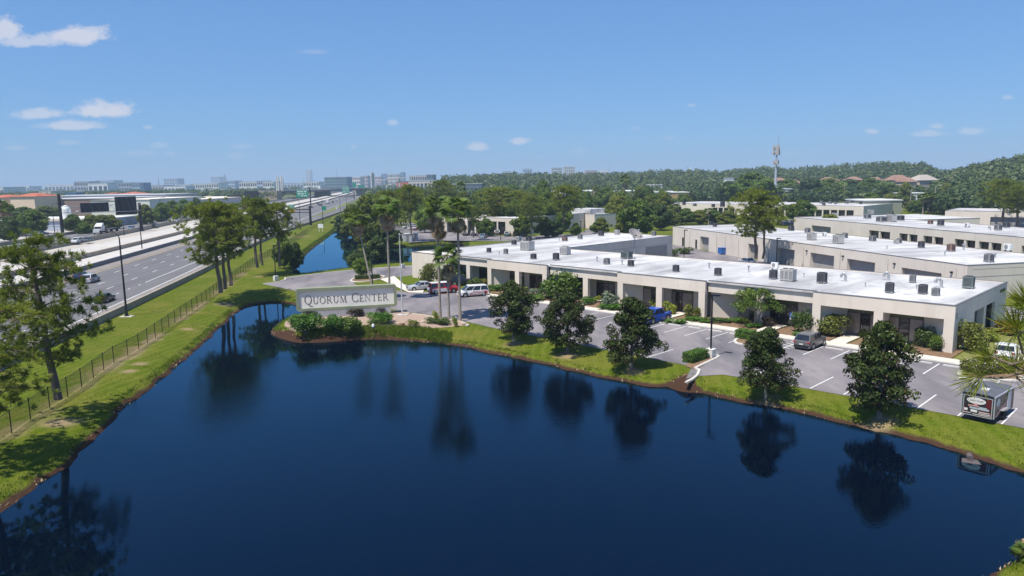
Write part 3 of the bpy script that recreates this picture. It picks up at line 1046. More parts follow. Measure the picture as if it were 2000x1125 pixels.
# kerbs: real steps
def kerb(poly, name='kerb', closed=False, w=.32, h=.14, m=kerb_mat, z=0.0):
    """Raised strip along a line."""
    pts = [Vector((x, y, 0)) for x, y in poly]
    n = len(pts)
    vs, fs = [], []
    for i in range(n):
        a = pts[i - 1] if (closed or i) else pts[i]
        c = pts[(i + 1) % n] if (closed or i < n - 1) else pts[i]
        d = (c - a).normalized()
        nn = Vector((-d.y, d.x, 0)) * w / 2
        p = pts[i]
        vs += [p + nn + Vector((0, 0, z)), p + nn * .8 + Vector((0, 0, z + h)), p - nn * .8 + Vector((0, 0, z + h)), p - nn + Vector((0, 0, z))]
    for i in range(n if closed else n - 1):
        o, q = 4 * i, 4 * ((i + 1) % n)
        for k in range(3):
            fs.append((o + k, o + k + 1, q + k + 1, q + k))
    if not closed:
        fs += [(3, 2, 1, 0), tuple(range(4 * n - 4, 4 * n))]
    return put(name, MB().add(vs, fs).mesh(name, m), kind='structure')
walk = sheet([uv(-1.2, -4.3), uv(13, -4.3), uv(40, -4.75), uv(57, -5.1), uv(66, -6.1), uv(66, -4.4), uv(57, -3.5), uv(40, -3.2), uv(13, -2.8), uv(-1.2, -2.7), uv(-3.6, -2.7), uv(-5.2, 14), uv(-6.8, 14), uv(-5.4, -4.3)], .12, walk_mat, 'sidewalk')
kerb([uv(-5.3, -4.4), uv(13, -4.4), uv(40, -4.85), uv(57, -5.2), uv(66, -6.2)], w=.25, h=.135)
for us, w in ((10.3, 1.7), (5.2, 1.4), (19.0, 1.6), (32.2, 1.6), (38.6, 1.6), (47, 1.5), (60, 1.5)):
    v0 = -3.0 - us * .006
    sheet([uv(us - w / 2, v0), uv(us + w / 2, v0), uv(us + w / 2, 2.2), uv(us - w / 2, 2.2)], .116, walk_mat, 'entry path')
# planting beds between walk and building
bed_edges = [-.6, 4.3, 6.2, 9.3, 11.3, 18.1, 20.0, 31.2, 33.2, 37.6, 39.6, 46.1, 47.9, 59.1, 60.9, 66]
for a, c in zip(bed_edges[0::2], bed_edges[1::2]):
    sheet([uv(a + .08, -2.75 - a * .008), uv(c - .08, -2.75 - c * .008), uv(c - .08, 2.15), uv(a + .08, 2.15)], .07, mulch, 'planting bed')
sheet([uv(-.7, -2.6), uv(-3.4, -2.6), uv(-5, 13), uv(-.7, 13)], .06, mat('dry lawn', (.15, .17, .045), (.2, .19, .07), 1.2, .95, space='World', spec=.05), 'end lawn')
# far kerbs round the pond-side drive
kerb([S(514, 555), S(545, 551), S(557, 547), S(557, 543)], w=.3)
kerb([S(557, 543), S(600, 538), S(640, 533), S(690, 528), S(740, 524), S(805, 520)], w=.3)
isl = smooth_loop([S(686, 548), S(700, 541), S(730, 538), S(750, 540), S(742, 545), S(715, 550), S(694, 551)], 4)
kerb(isl, closed=True, w=.35)
sheet(isl, .10, mulch, 'island soil')
sheet([S(748, 546), S(812, 537), S(826, 552), S(822, 558), S(780, 553)], .06, grass_plain := mat('island grass', (.07, .105, .008), (.1, .13, .012), .8, .95, space='World', spec=.05), 'island lawn')
sheet([S(742, 546), S(770, 540), S(776, 545), S(800, 566), S(828, 567), S(826, 573), S(798, 572)], .1, walk_mat, 'sidewalk')
# sign bed
sheet(bed, .03, gravel, 'gravel bed')
kerb([S(786, 611), S(826, 616), S(868, 623), S(905, 630)], w=.28, m=mat('stained kerb', (.42, .34, .28), (.5, .42, .36), 2, .9, space='World'))
# lot islands
is2 = smooth_loop([S(1435, 667), S(1442, 662), S(1455, 661), S(1478, 664), S(1490, 670), S(1462, 673), S(1442, 672)], 4)
kerb(is2, closed=True, w=.35)
sheet(is2, .11, mulch, 'island soil')
is3 = smooth_loop([S(1874, 732), S(1880, 724), S(1905, 712), S(1950, 706), S(2010, 700), S(2060, 716), S(2000, 742), S(1935, 742), S(1890, 740)], 4)
kerb(is3, closed=True, w=.4)
sheet(is3, .11, mulch, 'island soil')
sheet([S(1338, 716), S(1352, 703), S(1380, 694), S(1400, 697), S(1368, 718), S(1356, 722)], .06, mulch, 'island soil')
kerb([S(1358, 720), S(1376, 711), S(1398, 701), S(1404, 697), S(1398, 694)], w=.3)
kerb([S(1358, 720), S(1366, 724), S(1362, 734), S(1352, 742), S(1340, 748)], w=.3)
# stall lines and wheel stops
stripe_me = MB().box(-.06, .06, 0, 1, 0, .004).mesh('stall line', paint_white)
stop_me = MB().box(-.92, .92, -.09, .09, 0, .12).mesh('wheel stop', mat('white wheel stop', (.62, .61, .58), (.5, .49, .46), 2, .85))
def stall(u, v0, v1, wd=1.0):
    a = uv(u, v0)
    put('stall_line', stripe_me, lot_o, (a[0], a[1], .031), ANG, (wd, v1 - v0, 1))
for k in range(19):
    u = -8.5 + 2.75 * k
    if not (14.2 < u < 17.4):
        d = -.011 * u
        stall(u, -10.2 + d, -5.2 + d)
    if k < 16 and not (14.2 < u + 1.37 < 17.6):
        a = uv(u + 1.37, -5.75 - .011 * u)
        put('wheel_stop', stop_me, None, (a[0], a[1], .026), ANG, label=f'white wheel stop along the building sidewalk, {ordinal(k)} counted from the trailer end', category='wheel stop', group='wheel stops along the sidewalk')
for k in range(16):
    u = -14 + 2.75 * k
    if not (13.2 < u < 19.2):
        d = -.03 * u
        stall(u, -21.3 + d, -16.4 + d)
for k in range(5):      # hatched access aisle
    a, c = uv(12.9, -9.6 + k * .9), uv(14.3, -9.0 + k * .9)
    dd = Vector((c[0] - a[0], c[1] - a[1], 0))
    put('stall_line', stripe_me, lot_o, (a[0], a[1], .031), math.atan2(dd.y, dd.x) - R(90), (1, dd.length, 1))
for k in range(4):      # stalls by the island beyond the sign
    a, c = S(700 + 18 * k + 56, 549 - 3 * k), S(724 + 18 * k + 62, 553 - 2.6 * k)
    dd = Vector((c[0] - a[0], c[1] - a[1], 0))
    put('stall_line', stripe_me, lot_o, (a[0], a[1], .031), math.atan2(dd.y, dd.x) - R(90), (1, dd.length, 1))
for k, (px, py) in enumerate(((756, 549), (772, 553), (786, 557), (798, 561))):
    a = S(px, py)
    put('wheel_stop', stop_me, None, (a[0], a[1], .026), ANG + R(20), label=f'white wheel stop behind the big sign, {ordinal(k)} from the kerbed island', category='wheel stop', group='wheel stops behind the sign')
# lot lamp post on its white block
def lot_lamp(px, py, ptop, label, basecol=True, head=1, arm=.0):
    X, Y = S(px, py)
    h = tall(px, py, ptop)
    r_ = thing('parking_lamp', label, 'lamp post', (X, Y, 0), ANG)
    if basecol:
        put('base', MB().box(-.38, .38, -.38, .38, 0, .85).box(-.4, .4, -.4, .4, .85, .9).mesh('lamp base', mat('white painted block', (.68, .66, .62), (.6, .58, .54), 2, .8)), r_)
    put('pole', MB().box(-.065, .065, -.065, .065, .9 if basecol else 0, h).mesh('lamp pole', METAL_DARK), r_)
    put('lamp_head', MB().box(-.1, .75, -.2, .2, h - .02, h + .14).mesh('lamp head', METAL_DARK), r_)
    return r_
lot_lamp(1388, 698, 577, 'square dark parking lamp on white block beside the clipped hedge')
lot_lamp(539, 548, 480, 'slim dark parking lamp on white block on the grass near the narrow pond')
lot_lamp(786, 524, 456, 'dark parking lamp on white block at the pond-side kerb behind the flagpole', True)
lot_lamp(728, 562, 500, 'thin dark lamp post beside the leaning palm behind the sign', False)
for px, py, pt, lab in [(978, 470, 440, 'dark lamp post on the verge between the parked cars behind the white roof'), (1134, 455, 432, 'dark lamp post beside the drive left of the small white building'),
                        (1141, 453, 418, 'taller dark lamp post at the corner of the small white building'), (1336, 503, 450, 'dark lamp post with flat head in front of the rear building'),
                        (1516, 520, 466, 'dark lamp post standing among the pine branches behind the front roof'), (1886, 490, 458, 'dark lamp post in front of the recessed bays of the middle building'),
                        (1600, 452, 424, 'thin lamp post left of the tree at the middle building corner'), (1947, 438, 408, 'dark lamp post between the two pines at the far end')]:
    lot_lamp(px, py, pt, lab, False)

# ------------------------------------------------------------------ entrance sign
sa, sb = Vector((*S(580, 622), 0)), Vector((*S(776, 611), 0))
sv = sb - sa
SL = sv.length
SANG = math.atan2(sv.y, sv.x)
sign = thing('monument_sign', 'large QUORUM CENTER sign with sage green frame on a low grey plinth', 'sign', (sa.x, sa.y, 0), SANG)
SAGE = mat('sage green stucco', (.22, .25, .165), (.27, .295, .20), .8, .9, bump=.1, bscale=30)
SZ0, SZ1, FR = .95, 4.05, .38
put('plinth', MB().box(.9, SL - .9, -.25, .55, 0, SZ0).mesh('plinth', mat('grey plinth block', (.32, .33, .36), (.4, .4, .42), 1, .9)), sign)
def chamfer_frame():
    b = MB()
    d0, d1, c = -.27, .75, .28
    out_ = [(c, SZ0), (SL - c, SZ0), (SL, SZ0 + c), (SL, SZ1 - c), (SL - c, SZ1), (c, SZ1), (0, SZ1 - c), (0, SZ0 + c)]
    f = FR
    inn = [(f + .02, SZ0 + f), (SL - f - .02, SZ0 + f), (SL - f, SZ0 + f + .02), (SL - f, SZ1 - f - .02), (SL - f - .02, SZ1 - f), (f + .02, SZ1 - f), (f, SZ1 - f - .02), (f, SZ0 + f + .02)]
    n = 8
    vs = [(x, d0, z) for x, z in out_] + [(x, d0, z) for x, z in inn] + [(x, d1, z) for x, z in out_] + [(x, -.02, z) for x, z in inn]
    fs = []
    for i in range(n):
        j = (i + 1) % n
        fs += [(i, j, n + j, n + i), (j, i, 2 * n + i, 2 * n + j), (n + i, n + j, 3 * n + j, 3 * n + i)]
    fs.append(tuple(range(3 * n - 1, 2 * n - 1, -1)))
    return b.add(vs, fs).mesh('sign frame', SAGE)
put('frame', chamfer_frame(), sign)
pnl = put('panel', MB().box(FR - .01, SL - FR + .01, -.06, .2, SZ0 + FR - .01, SZ1 - FR + .01).mesh('sign panel', mat('cream sign face', (.76, .73, .67), (.82, .79, .72), .8, .85)), sign)

def letter_polys(ch):
    """Roman capitals on a unit cap height: list of polygons, and the advance width."""
    T, t, s, sw = .135, .05, .045, .07         # thick, thin, serif height, serif overhang
    bx = lambda x0, x1, z0, z1: [(x0, z0), (x1, z0), (x1, z1), (x0, z1)]
    def ring(cx, cz, rx_, rz_, wx, wz, a0=0, a1=360, n=28):
        o = []
        for i in range(n):
            a, c = R(a0 + (a1 - a0) * i / n), R(a0 + (a1 - a0) * (i + 1) / n)
            o.append([(cx + rx_ * math.cos(a), cz + rz_ * math.sin(a)), (cx + rx_ * math.cos(c), cz + rz_ * math.sin(c)),
                      (cx + (rx_ - wx) * math.cos(c), cz + (rz_ - wz) * math.sin(c)), (cx + (rx_ - wx) * math.cos(a), cz + (rz_ - wz) * math.sin(a))])
        return o
    if ch in 'OQ':
        p = ring(.5, .5, .5, .52, T, t)
        if ch == 'Q':
            p += [[(.42, .06), (.58, .06), (.82, -.2), (1.12, -.26), (1.1, -.31), (.74, -.28)]]
        return p, 1.02
    if ch == 'C':
        return ring(.5, .5, .5, .52, T, t, 42, 318) + [bx(.84, .88, .70, 1.0), bx(.84, .88, .02, .26)], .92
    if ch == 'U':
        return [bx(.08, .08 + T, .3, 1), bx(.76, .76 + t, .3, 1), bx(0, .3, 1 - s, 1), bx(.62, .95, 1 - s, 1)] + ring(.445, .33, .365, .35, T * .9, .07, 180, 360, 16), .95
    if ch == 'R':
        return [bx(.09, .09 + T, 0, 1), bx(0, .33, 0, s), bx(0, .3, 1 - s, 1), bx(.2, .45, 1 - t, 1), bx(.2, .45, .47, .47 + t), [(.36, .48), (.52, .48), (.93, .02), (1.0, 0), (.76, 0)]] + ring(.44, .735, .28, .265, T, t, -90, 90, 14), .98
    if ch == 'M':
        return [[(.1, 0), (.1 + t, 0), (.2, 1), (.15, 1)], [(.15, 1), (.29, 1), (.6, .14), (.53, 0)], [(.53, 0), (.58, 0), (.93, 1), (.88, 1)], [(.88, 1), (1.0, 1), (1.09, 0), (.95, 0)], bx(0, .26, 0, s), bx(.86, 1.18, 0, s), bx(.06, .22, 1 - s, 1), bx(.92, 1.1, 1 - s, 1)], 1.2
    if ch == 'E':
        return [bx(.09, .09 + T, 0, 1), bx(0, .68, 0, t), bx(0, .64, 1 - t, 1), bx(.2, .54, .49, .49 + t), bx(.65, .69, 0, .22), bx(.61, .65, .8, 1), bx(.52, .56, .4, .62)], .74
    if ch == 'N':
        return [bx(.12, .12 + t, 0, 1), bx(.86, .86 + t, 0, 1), [(.1, 1), (.26, 1), (.91, 0), (.84, 0)], bx(0, .3, 0, s), bx(.0, .2, 1 - s, 1), bx(.74, 1.03, 1 - s, 1)], 1.05
    if ch == 'T':
        return [bx(.36, .36 + T, 0, 1), bx(0, .86, 1 - t, 1), bx(.24, .62, 0, s), bx(0, .04, .78, 1), bx(.82, .86, .78, 1)], .88
LETTER = mat('grey bronze letters', (.11, .105, .09), (.13, .125, .11), 2, .6)
big, small, gapx = 1.18, .92, .17
text = 'QUORUM CENTER'
widths = []
for i, ch in enumerate(text):
    sz = big if i in (0, 7) else small
    widths.append((.62 if ch == ' ' else letter_polys(ch)[1] * sz * .98 + gapx))
k = (SL - 2 * FR - 1.35) / sum(widths)
x = FR + .72
for i, ch in enumerate(text):
    sz = big if i in (0, 7) else small
    if ch != ' ':
        b = MB()
        for pl in letter_polys(ch)[0]:
            pp = [(x + px_ * sz * k * .98, 1.88 + pz_ * sz) for px_, pz_ in pl]
            n = len(pp)
            a_ = sum(pp[q][0] * pp[(q + 1) % n][1] - pp[(q + 1) % n][0] * pp[q][1] for q in range(n))
            if a_ < 0:
                pp = pp[::-1]
            b.add([(a, -.085, z) for a, z in pp] + [(a, -.055, z) for a, z in pp], [tuple(range(n))] + [((q + 1) % n, q, n + q, n + (q + 1) % n) for q in range(n)])
        put('letter', b.mesh('letter', LETTER), pnl)
    x += widths[i] * k
# flagpole
X, Y = S(786, 616)
fp = thing('flagpole', 'tall pale grey flagpole on a concrete footing beside the sign', 'flagpole', (X, Y, 0))
put('pole', MB().tube([(0, 0, 0), (0, 0, 6), (0, 0, 11)], [.11, .085, .05], 10).mesh('flag pole', mat('pale aluminium', (.6, .6, .6), rough=.45, metal=.3)), fp)
put('ball', MB().lathe([(.01, 10.95), (.09, 11.05), (.09, 11.12), (.01, 11.2)], 8).mesh('finial', mat('pale aluminium', (.6, .6, .6))), fp)
put('footing', MB().box(-.7, .7, -.45, .45, 0, .12).mesh('footing', concrete), fp)
# spotlight in the bed
X, Y = S(730, 647)
sl = thing('spotlight', 'small white floodlight on a stake among the sign shrubs', 'spotlight', (X, Y, ground_z(X, Y)), R(25))
put('stake', MB().tube([(0, 0, 0), (0, 0, .8)], .03, 6).mesh('stake', METAL_DARK), sl)
put('lamp_head', MB().lathe([(.16, 0), (.2, .12), (.15, .35), (.06, .42)], 10, (-.05, 0, .72), 'z').mesh('spot head', SIGNWHITE), sl)
put('bracket', MB().box(-.25, .25, -.04, .04, .66, .74).mesh('bracket', METAL_DARK), sl)
# accessible parking sign
X, Y = S(1546, 648)
hs = thing('parking_sign', 'blue accessible parking sign on a grey post in front of the recessed entrance', 'sign', (X, Y, .08), ANG - R(6))
put('post', MB().tube([(0, 0, 0), (0, 0, 2.3)], .045, 6).mesh('post', METAL_GALV), hs)
pl = put('sign_panel', MB().box(-.27, .27, -.09, -.05, 1.35, 2.15).mesh('sign panel', mat('blue sign sheeting', (.02, .12, .48), rough=.5)), hs)
wm = MB().box(-.24, .24, -.098, -.092, 1.38, 1.56)
wm.box(-.03, .05, -.098, -.092, 1.95, 2.05).box(-.03, .03, -.098, -.092, 1.78, 1.94).box(-.03, .12, -.098, -.092, 1.76, 1.80).box(.09, .13, -.098, -.092, 1.66, 1.79)
for i in range(10):
    a, c = R(80 + 24 * i), R(80 + 24 * (i + 1))
    r0, r1 = .1, .13
    wm.add([(r1 * math.cos(a), -.095, 1.74 + r1 * math.sin(a)), (r1 * math.cos(c), -.095, 1.74 + r1 * math.sin(c)), (r0 * math.cos(c), -.095, 1.74 + r0 * math.sin(c)), (r0 * math.cos(a), -.095, 1.74 + r0 * math.sin(a))], [(3, 2, 1, 0)])
put('symbol', wm.mesh('wheelchair symbol', SIGNWHITE), pl)
# ------------------------------------------------------------------ white flex-office buildings
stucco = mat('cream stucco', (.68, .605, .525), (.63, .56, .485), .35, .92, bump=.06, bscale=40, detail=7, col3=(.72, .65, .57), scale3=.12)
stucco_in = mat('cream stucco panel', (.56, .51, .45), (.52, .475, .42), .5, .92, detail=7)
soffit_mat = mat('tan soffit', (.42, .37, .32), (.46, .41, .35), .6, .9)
roof_mat = mat('white roof membrane', (.56, .555, .55), (.43, .425, .43), .12, .85, spec=.15, detail=9, lo=.42, hi=.60, col3=(.26, .255, .265), scale3=.2, stretch=(1, .3, 1))
overlay(roof_mat, (.20, .20, .21), .45, brick=(30, 3.0, .03), world=False)
overlay(roof_mat, (.17, .165, .17), .55, .55, .56, .72, world=False)
overlay(stucco, (.40, .34, .28), .3, 1.2, .5, .75, (1, 1, .07))
coping = mat('dark grey coping', (.16, .16, .17), rough=.6)
bronze = mat('bronze mullion', (.025, .018, .016), rough=.4, metal=.2)
olive = mat('olive green header', (.10, .115, .065), (.12, .13, .08), 1, .8)
pane_tan = mat('blinds behind bronze glass', (.20, .165, .15), (.26, .215, .195), .9, .12, spec=.6)
pane_dark = mat('dark bronze glass', (.02, .017, .018), (.03, .025, .025), 1, .06, spec=.7)
door_grey = mat('grey dock panel', (.33, .31, .295), (.37, .345, .33), .7, .85)
joint = mat('panel joint', (.36, .335, .30), rough=.9)

def storefront(root, x0, x1, y, z0=.1, ztop=2.72, dark=False, door_at=.45, header=True):
    """Recessed shopfront facing -y between x0 and x1."""
    w = x1 - x0
    if header:
        put('header', MB().box(x0, x1, y - .05, y + .05, ztop, 3.3).mesh('header', olive), root)
    dw = 1.0
    dx = x0 + w * door_at
    cuts = [x0, dx, dx + dw, x1]
    if dx - x0 > 1.7:
        cuts.insert(1, x0 + (dx - x0) / 2)
    if x1 - (dx + dw) > 1.7:
        cuts.insert(-1, (dx + dw + x1) / 2)
    for a, c in zip(cuts[:-1], cuts[1:]):
        is_door = abs(a - dx) < .01
        m = pane_dark if (is_door or dark) else pane_tan
        nm = 'door' if is_door else 'window'
        o = put(nm, MB().box(a + .05, c - .05, y - .03, y + .02, z0 + .05, ztop - .05).mesh('pane', m), root)
        fr = MB().box(a, a + .05, y - .07, y, z0, ztop).box(c - .05, c, y - .07, y, z0, ztop).box(a + .05, c - .05, y - .07, y, ztop - .06, ztop).box(a + .05, c - .05, y - .07, y, z0, z0 + .06)
        if is_door:
            fr.box(a + .05, c - .05, y - .07, y, 2.1, 2.17)
        put('frame', fr.mesh('frame', bronze), o)
        if is_door:
            put('handle', MB().box(a + .14, a + .18, y - .12, y - .05, .95, 1.35).mesh('handle', METAL_GALV), o)

A = thing('office_building', 'long front cream office building with white flat roof and columned porches facing the lot', 'building', (C0[0], C0[1], 0), ANG)
HA, DA, LA = 4.9, 22.0, 90.5
def bu(b, u0, u1, v0, v1, z0, z1):
    return b.box(-u0, -u1, v0, v1, z0, z1)
# main volume behind the porches, and the rear wing
SEC = [(0, 14.3, 0), (14.3, 28.1, .75), (28.1, 42.1, 0), (42.1, 55.7, .75), (55.7, 69.4, 0), (69.4, 79.5, .75), (79.5, 90.5, 0)]
core = MB()
bu(core, 1.0, LA - .02, 2.95, DA, 0, HA - .25)
put('wall', core.mesh('core wall', stucco), A)
core = MB()
bu(core, 72.0, LA - .02, DA, 60, 0, HA - .25)
put('wall', core.mesh('wing wall', stucco), A)
# porch back walls, fascia, soffit
for u0, u1, v in SEC:
    if u1 > 80:
        continue
    b = MB()
    bu(b, u0 + .4, u1 - .4, 2.3 + v * .6, 2.94, 0, 3.46)
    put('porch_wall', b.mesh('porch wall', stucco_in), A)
    b = MB()
    bu(b, u0, u1, v, v + .45, 3.45, HA)
    put('fascia', b.mesh('fascia', stucco), A)
    b = MB()
    bu(b, u0 + .02, u1 - .02, v + .46, 2.96, 3.46, 3.6)
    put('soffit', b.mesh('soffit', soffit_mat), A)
b = MB()
bu(b, 79.5, LA, 0, 2.94, 0, HA - .01)
put('wall', b.mesh('end block', stucco), A)
# dark coping line round the roof
cp_ = MB()
for u0, u1, v in SEC:
    bu(cp_, u0 - .03, u1 + .03, v - .04, v + .2, HA + .002, HA + .075)
bu(cp_, -.04, .2, .2, DA + .03, HA + .002, HA + .075)
bu(cp_, .2, 72, DA - .15, DA + .04, HA + .002, HA + .06)
bu(cp_, LA - .2, LA + .03, .2, 60, HA + .002, HA + .075)
bu(cp_, 71.97, 72.2, DA + .1, 60, HA + .002, HA + .075)
bu(cp_, 72.2, LA - .2, 59.8, 60.03, HA + .002, HA + .075)
put('coping', cp_.mesh('coping', coping), A)
up = MB()       # low parapet between core and coping
bu(up, 0.0, .3, .46, DA, HA - .8, HA)
bu(up, .3, 72, DA - .3, DA + .02, HA - .8, HA)
bu(up, LA - .3, LA, 2.95, 60, HA - .8, HA)
bu(up, 71.98, 72.3, DA + .03, 60, HA - .8, HA)
bu(up, 72.3, LA - .3, 59.7, 60.01, HA - .8, HA)
put('parapet', up.mesh('parapet', stucco), A)
rf = MB()
bu(rf, .3, LA - .3, .5, DA - .3, HA - .24, HA - .1)
rfo = put('roof', rf.mesh('roof', roof_mat), A)
rf = MB()
bu(rf, 72.3, LA - .3, DA - .28, 59.7, HA - .24, HA - .095)
put('roof', rf.mesh('wing roof', roof_mat), A)
# columns
for u, v in [(.48, 0), (7.2, 0), (13.85, 0), (21.2, .75), (28.6, 0), (35.1, 0), (41.6, 0), (48.6, .75), (56.2, 0), (62.3, 0), (68.9, 0), (75.2, .75)]:
    b = MB()
    bu(b, u - .47, u + .47, v + .004, v + .62 if u != .48 else .95, 0, 3.449)
    put('column', b.mesh('column', stucco), A)
# storefronts in pairs about the middle column of each porch (x = -u)
for (a, c, v, dark, dpos) in [(3.4, 6.75, 2.3, False, .3), (7.75, 11.2, 2.3, False, .42), (17.2, 20.6, 2.75, True, .3), (21.8, 24.8, 2.75, False, .5), (31.2, 34.5, 2.3, False, .2), (35.7, 39.2, 2.3, False, .4),
                          (44.6, 48.0, 2.75, True, .35), (49.2, 52.6, 2.75, False, .3), (58.4, 61.6, 2.3, True, .35), (62.9, 66.2, 2.3, True, .4), (71.0, 74.4, 2.75, True, .4)]:
    storefront(A, -c, -a, v - .06, dark=dark, door_at=dpos)
for (u0, u1, v) in [(13.4, 11.25, 0), (.95, 3.35, 0), (41.15, 39.25, 0), (29.05, 31.15, 0), (68.45, 66.25, 0), (56.65, 58.35, 0), (27.9, 24.85, .55), (14.6, 17.15, .55), (55.5, 52.65, .55), (42.4, 44.55, .55), (69.7, 70.95, .55)]:   # splayed walls from the columns back to the shopfronts
    b = MB().prism([(-u0, v + .62), (-u1, v + 2.25), (-u1, v + 2.45), (-u0, v + 2.45)], 0, 3.455)
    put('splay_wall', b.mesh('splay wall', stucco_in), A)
# lit white sign box in a porch, paper notices
b = MB()
bu(b, 66.6, 68.0, 2.14, 2.29, 1.9, 2.55)
put('sign_box', b.mesh('sign box', SIGNWHITE), A)
b = MB()
bu(b, 55.9 - .3, 56.6, 2.0, 2.2, 1.6, 2.4)
put('sign_box', b.mesh('sign box', SIGNWHITE), A)
# horizontal joint under the fascia on the gable end, and the gable end's openings (facing the car park's end)
def end_open(v0, v1, z0, z1, m, nm='window', depth=.0):
    b = MB()
    b.box(.0, .045, v0, v1, z0, z1)
    put(nm, b.mesh(nm, m), A)
g0 = MB().box(-.99, -.3, .96, 2.94, 0, 3.44).box(-.3, 0, .96, 7.6, 0, HA - .8).box(-.3, 0, 11.6, 12.6, 0, HA - .8).box(-.3, 0, 16.6, DA, 0, HA - .8).box(-.3, 0, 7.6, 11.6, 3.3, HA - .8).box(-.3, 0, 12.6, 16.6, 3.3, HA - .8)
put('wall', g0.mesh('gable wall', stucco), A)
core_cut = None
end_open(1.55, 2.15, .05, 3.0, pane_dark)
end_open(5.6, 6.3, 1.3, 2.3, pane_dark)
b = MB().box(-.28, -.05, 7.6, 11.6, 0, 3.3)
put('window', MB().box(-.98, -.9, 7.6, 11.6, .1, 3.0).mesh('porch glazing', pane_dark), A)
put('dock_panel', MB().box(-.98, -.9, 12.6, 16.6, 0, 3.3).mesh('side panel', door_grey), A)
put('wall_sign', MB().box(.01, .06, 18.6, 20.9, 4.0, 4.35).mesh('wall sign', bronze), A)
# wing side (faces the front building's back yard)
for v0, v1, m in [(29, 36, pane_dark), (49.5, 57.8, door_grey)]:
    b = MB()
    bu(b, 71.93, 71.99, v0, v1, 0, 3.1)
    put('dock_panel', b.mesh('wing dock', m), A)
b = MB()
bu(b, 71.95, 71.995, DA, 60, 3.35, 3.4)
put('joint', b.mesh('wing joint', joint), A)
# back yard side details of A are hidden; a few wall lights
# ----- generic building for the rest of the park
def flex(label, origin, dirv, Lx, Dp, h, bays, wing=None, z=0, depth=.9, storefronts=(), ends=(), name='office_building', group='white roofed flex buildings of the business park'):
    """origin: right front corner; dirv: unit vector along the front (to the left/back); local x runs from the left end (-Lx) to 0."""
    ang = math.atan2(-dirv[1], -dirv[0])
    r_ = thing(name, label, 'building', (origin[0], origin[1], z), ang, group=group)
    put('wall', MB().box(-Lx + .02, -.02, depth, Dp, 0, h - .25).mesh('core', stucco), r_)
    xs = sorted([(-u1, -u0, zt, kind) for u0, u1, zt, kind in bays])
    w = MB()
    cur = -Lx
    for x0, x1, zt, kind in xs:
        w.box(cur, x0, 0, depth - .002, 0, h)
        w.box(x0, x1, 0, depth - .002, zt, h)
        cur = x1
    w.box(cur, 0, 0, depth - .002, 0, h)
    put('wall', w.mesh('front wall', stucco), r_)
    for x0, x1, zt, kind in xs:
        if kind == 'dock':
            o = put('dock_door', MB().box(x0 + .02, x1 - .02, depth - .1, depth - .02, .02, zt).mesh('dock door', door_grey), r_)
            rb = MB()
            for k in range(1, 6):
                rb.box(x0 + .05, x1 - .05, depth - .115, depth - .1, zt * k / 6 - .02, zt * k / 6 + .02)
            put('rib', rb.mesh('door ribs', joint), o)
        else:
            put('window', MB().box(x0 + .02, x1 - .02, depth - .1, depth - .02, .1, zt - .35).mesh('porch glazing', pane_dark), r_)
            put('header', MB().box(x0 + .02, x1 - .02, depth - .12, depth - .02, zt - .345, zt).mesh('porch header', olive), r_)
            n = max(1, int((x1 - x0) / 3))
            for k in range(1, n):
                xm = x0 + (x1 - x0) * k / n
                put('column', MB().box(xm - .3, xm + .3, .05, .6, 0, zt).mesh('porch column', stucco), r_)
    pp = MB().box(-Lx, -Lx + .3, depth, Dp, h - .6, h).box(-.3, 0, depth, Dp, h - .6, h).box(-Lx + .3, -.3, Dp - .3, Dp, h - .6, h)
    put('parapet', pp.mesh('parapet', stucco), r_)
    put('roof', MB().box(-Lx + .3, -.3, depth, Dp - .3, h - .24, h - .1).mesh('roof', roof_mat), r_)
    c_ = MB().box(-Lx - .03, .03, -.04, .2, h + .002, h + .075).box(-Lx - .03, -Lx + .2, .2, Dp + .03, h + .002, h + .075).box(-.2, .03, .2, Dp + .03, h + .002, h + .075).box(-Lx + .2, -.2, Dp - .2, Dp + .03, h + .002, h + .075)
    put('coping', c_.mesh('coping', coping), r_)
    put('joint', MB().box(.001, .01, .05, Dp, h * .66, h * .66 + .05).mesh('joint', joint), r_)
    for (v0, v1, z0, z1, m) in ends:
        put('window', MB().box(.0, .05, v0, v1, z0, z1).mesh('end window', m), r_)
    if wing:
        x0, x1, d1 = wing
        put('wall', MB().box(x0, x1, Dp, d1, 0, h - .01).mesh('wing', stucco), r_)
        put('roof', MB().box(x0 + .3, x1 - .3, Dp - .29, d1 - .3, h - .005, h + .01).mesh('wing roof', roof_mat), r_)
    return r_
def nrm(a, b):
    d = Vector((b[0] - a[0], b[1] - a[1], 0))
    return (d.normalized(), d.length)
dB, LB = nrm((65.2, 101.7), (44.1, 195.6))
B = flex('second cream building behind the front one with loading bays under a long white roof', (65.2, 101.7), dB, LB, 21.0, 5.0,
         [(4.5, 12.5, 3.3, 'dock'), (18.5, 25.5, 3.4, 'dock'), (29, 36.0, 3.5, 'dock'), (41, 47, 3.5, 'dock'), (54, 58, 3.4, 'dock'), (76, 80.5, 3.4, 'dock')],
         ends=[(14, 16, .1, 2.6, pane_dark)])
for u in (1.8, 15.5, 27.3, 38, 50, 62, 68, 72, 86):     # downspouts
    put('downspout', MB().tube([(-u, -.08, 0), (-u, -.08, 4.4)], .06, 5).mesh('downspout', stucco_in), B)
for u in (90, 82.5):
    put('window', MB().box(-u - .5, -u + .5, -.03, .0, .1, 2.4).mesh('slot window', pane_dark), B)
for u in (2.6, 14, 26.5, 37):
    put('wall_light', MB().box(-u - .15, -u + .15, -.3, 0, 3.6, 3.85).mesh('wall light', METAL_DARK), B)
dC, LC = nrm((105.5, 138), (91.0, 231))
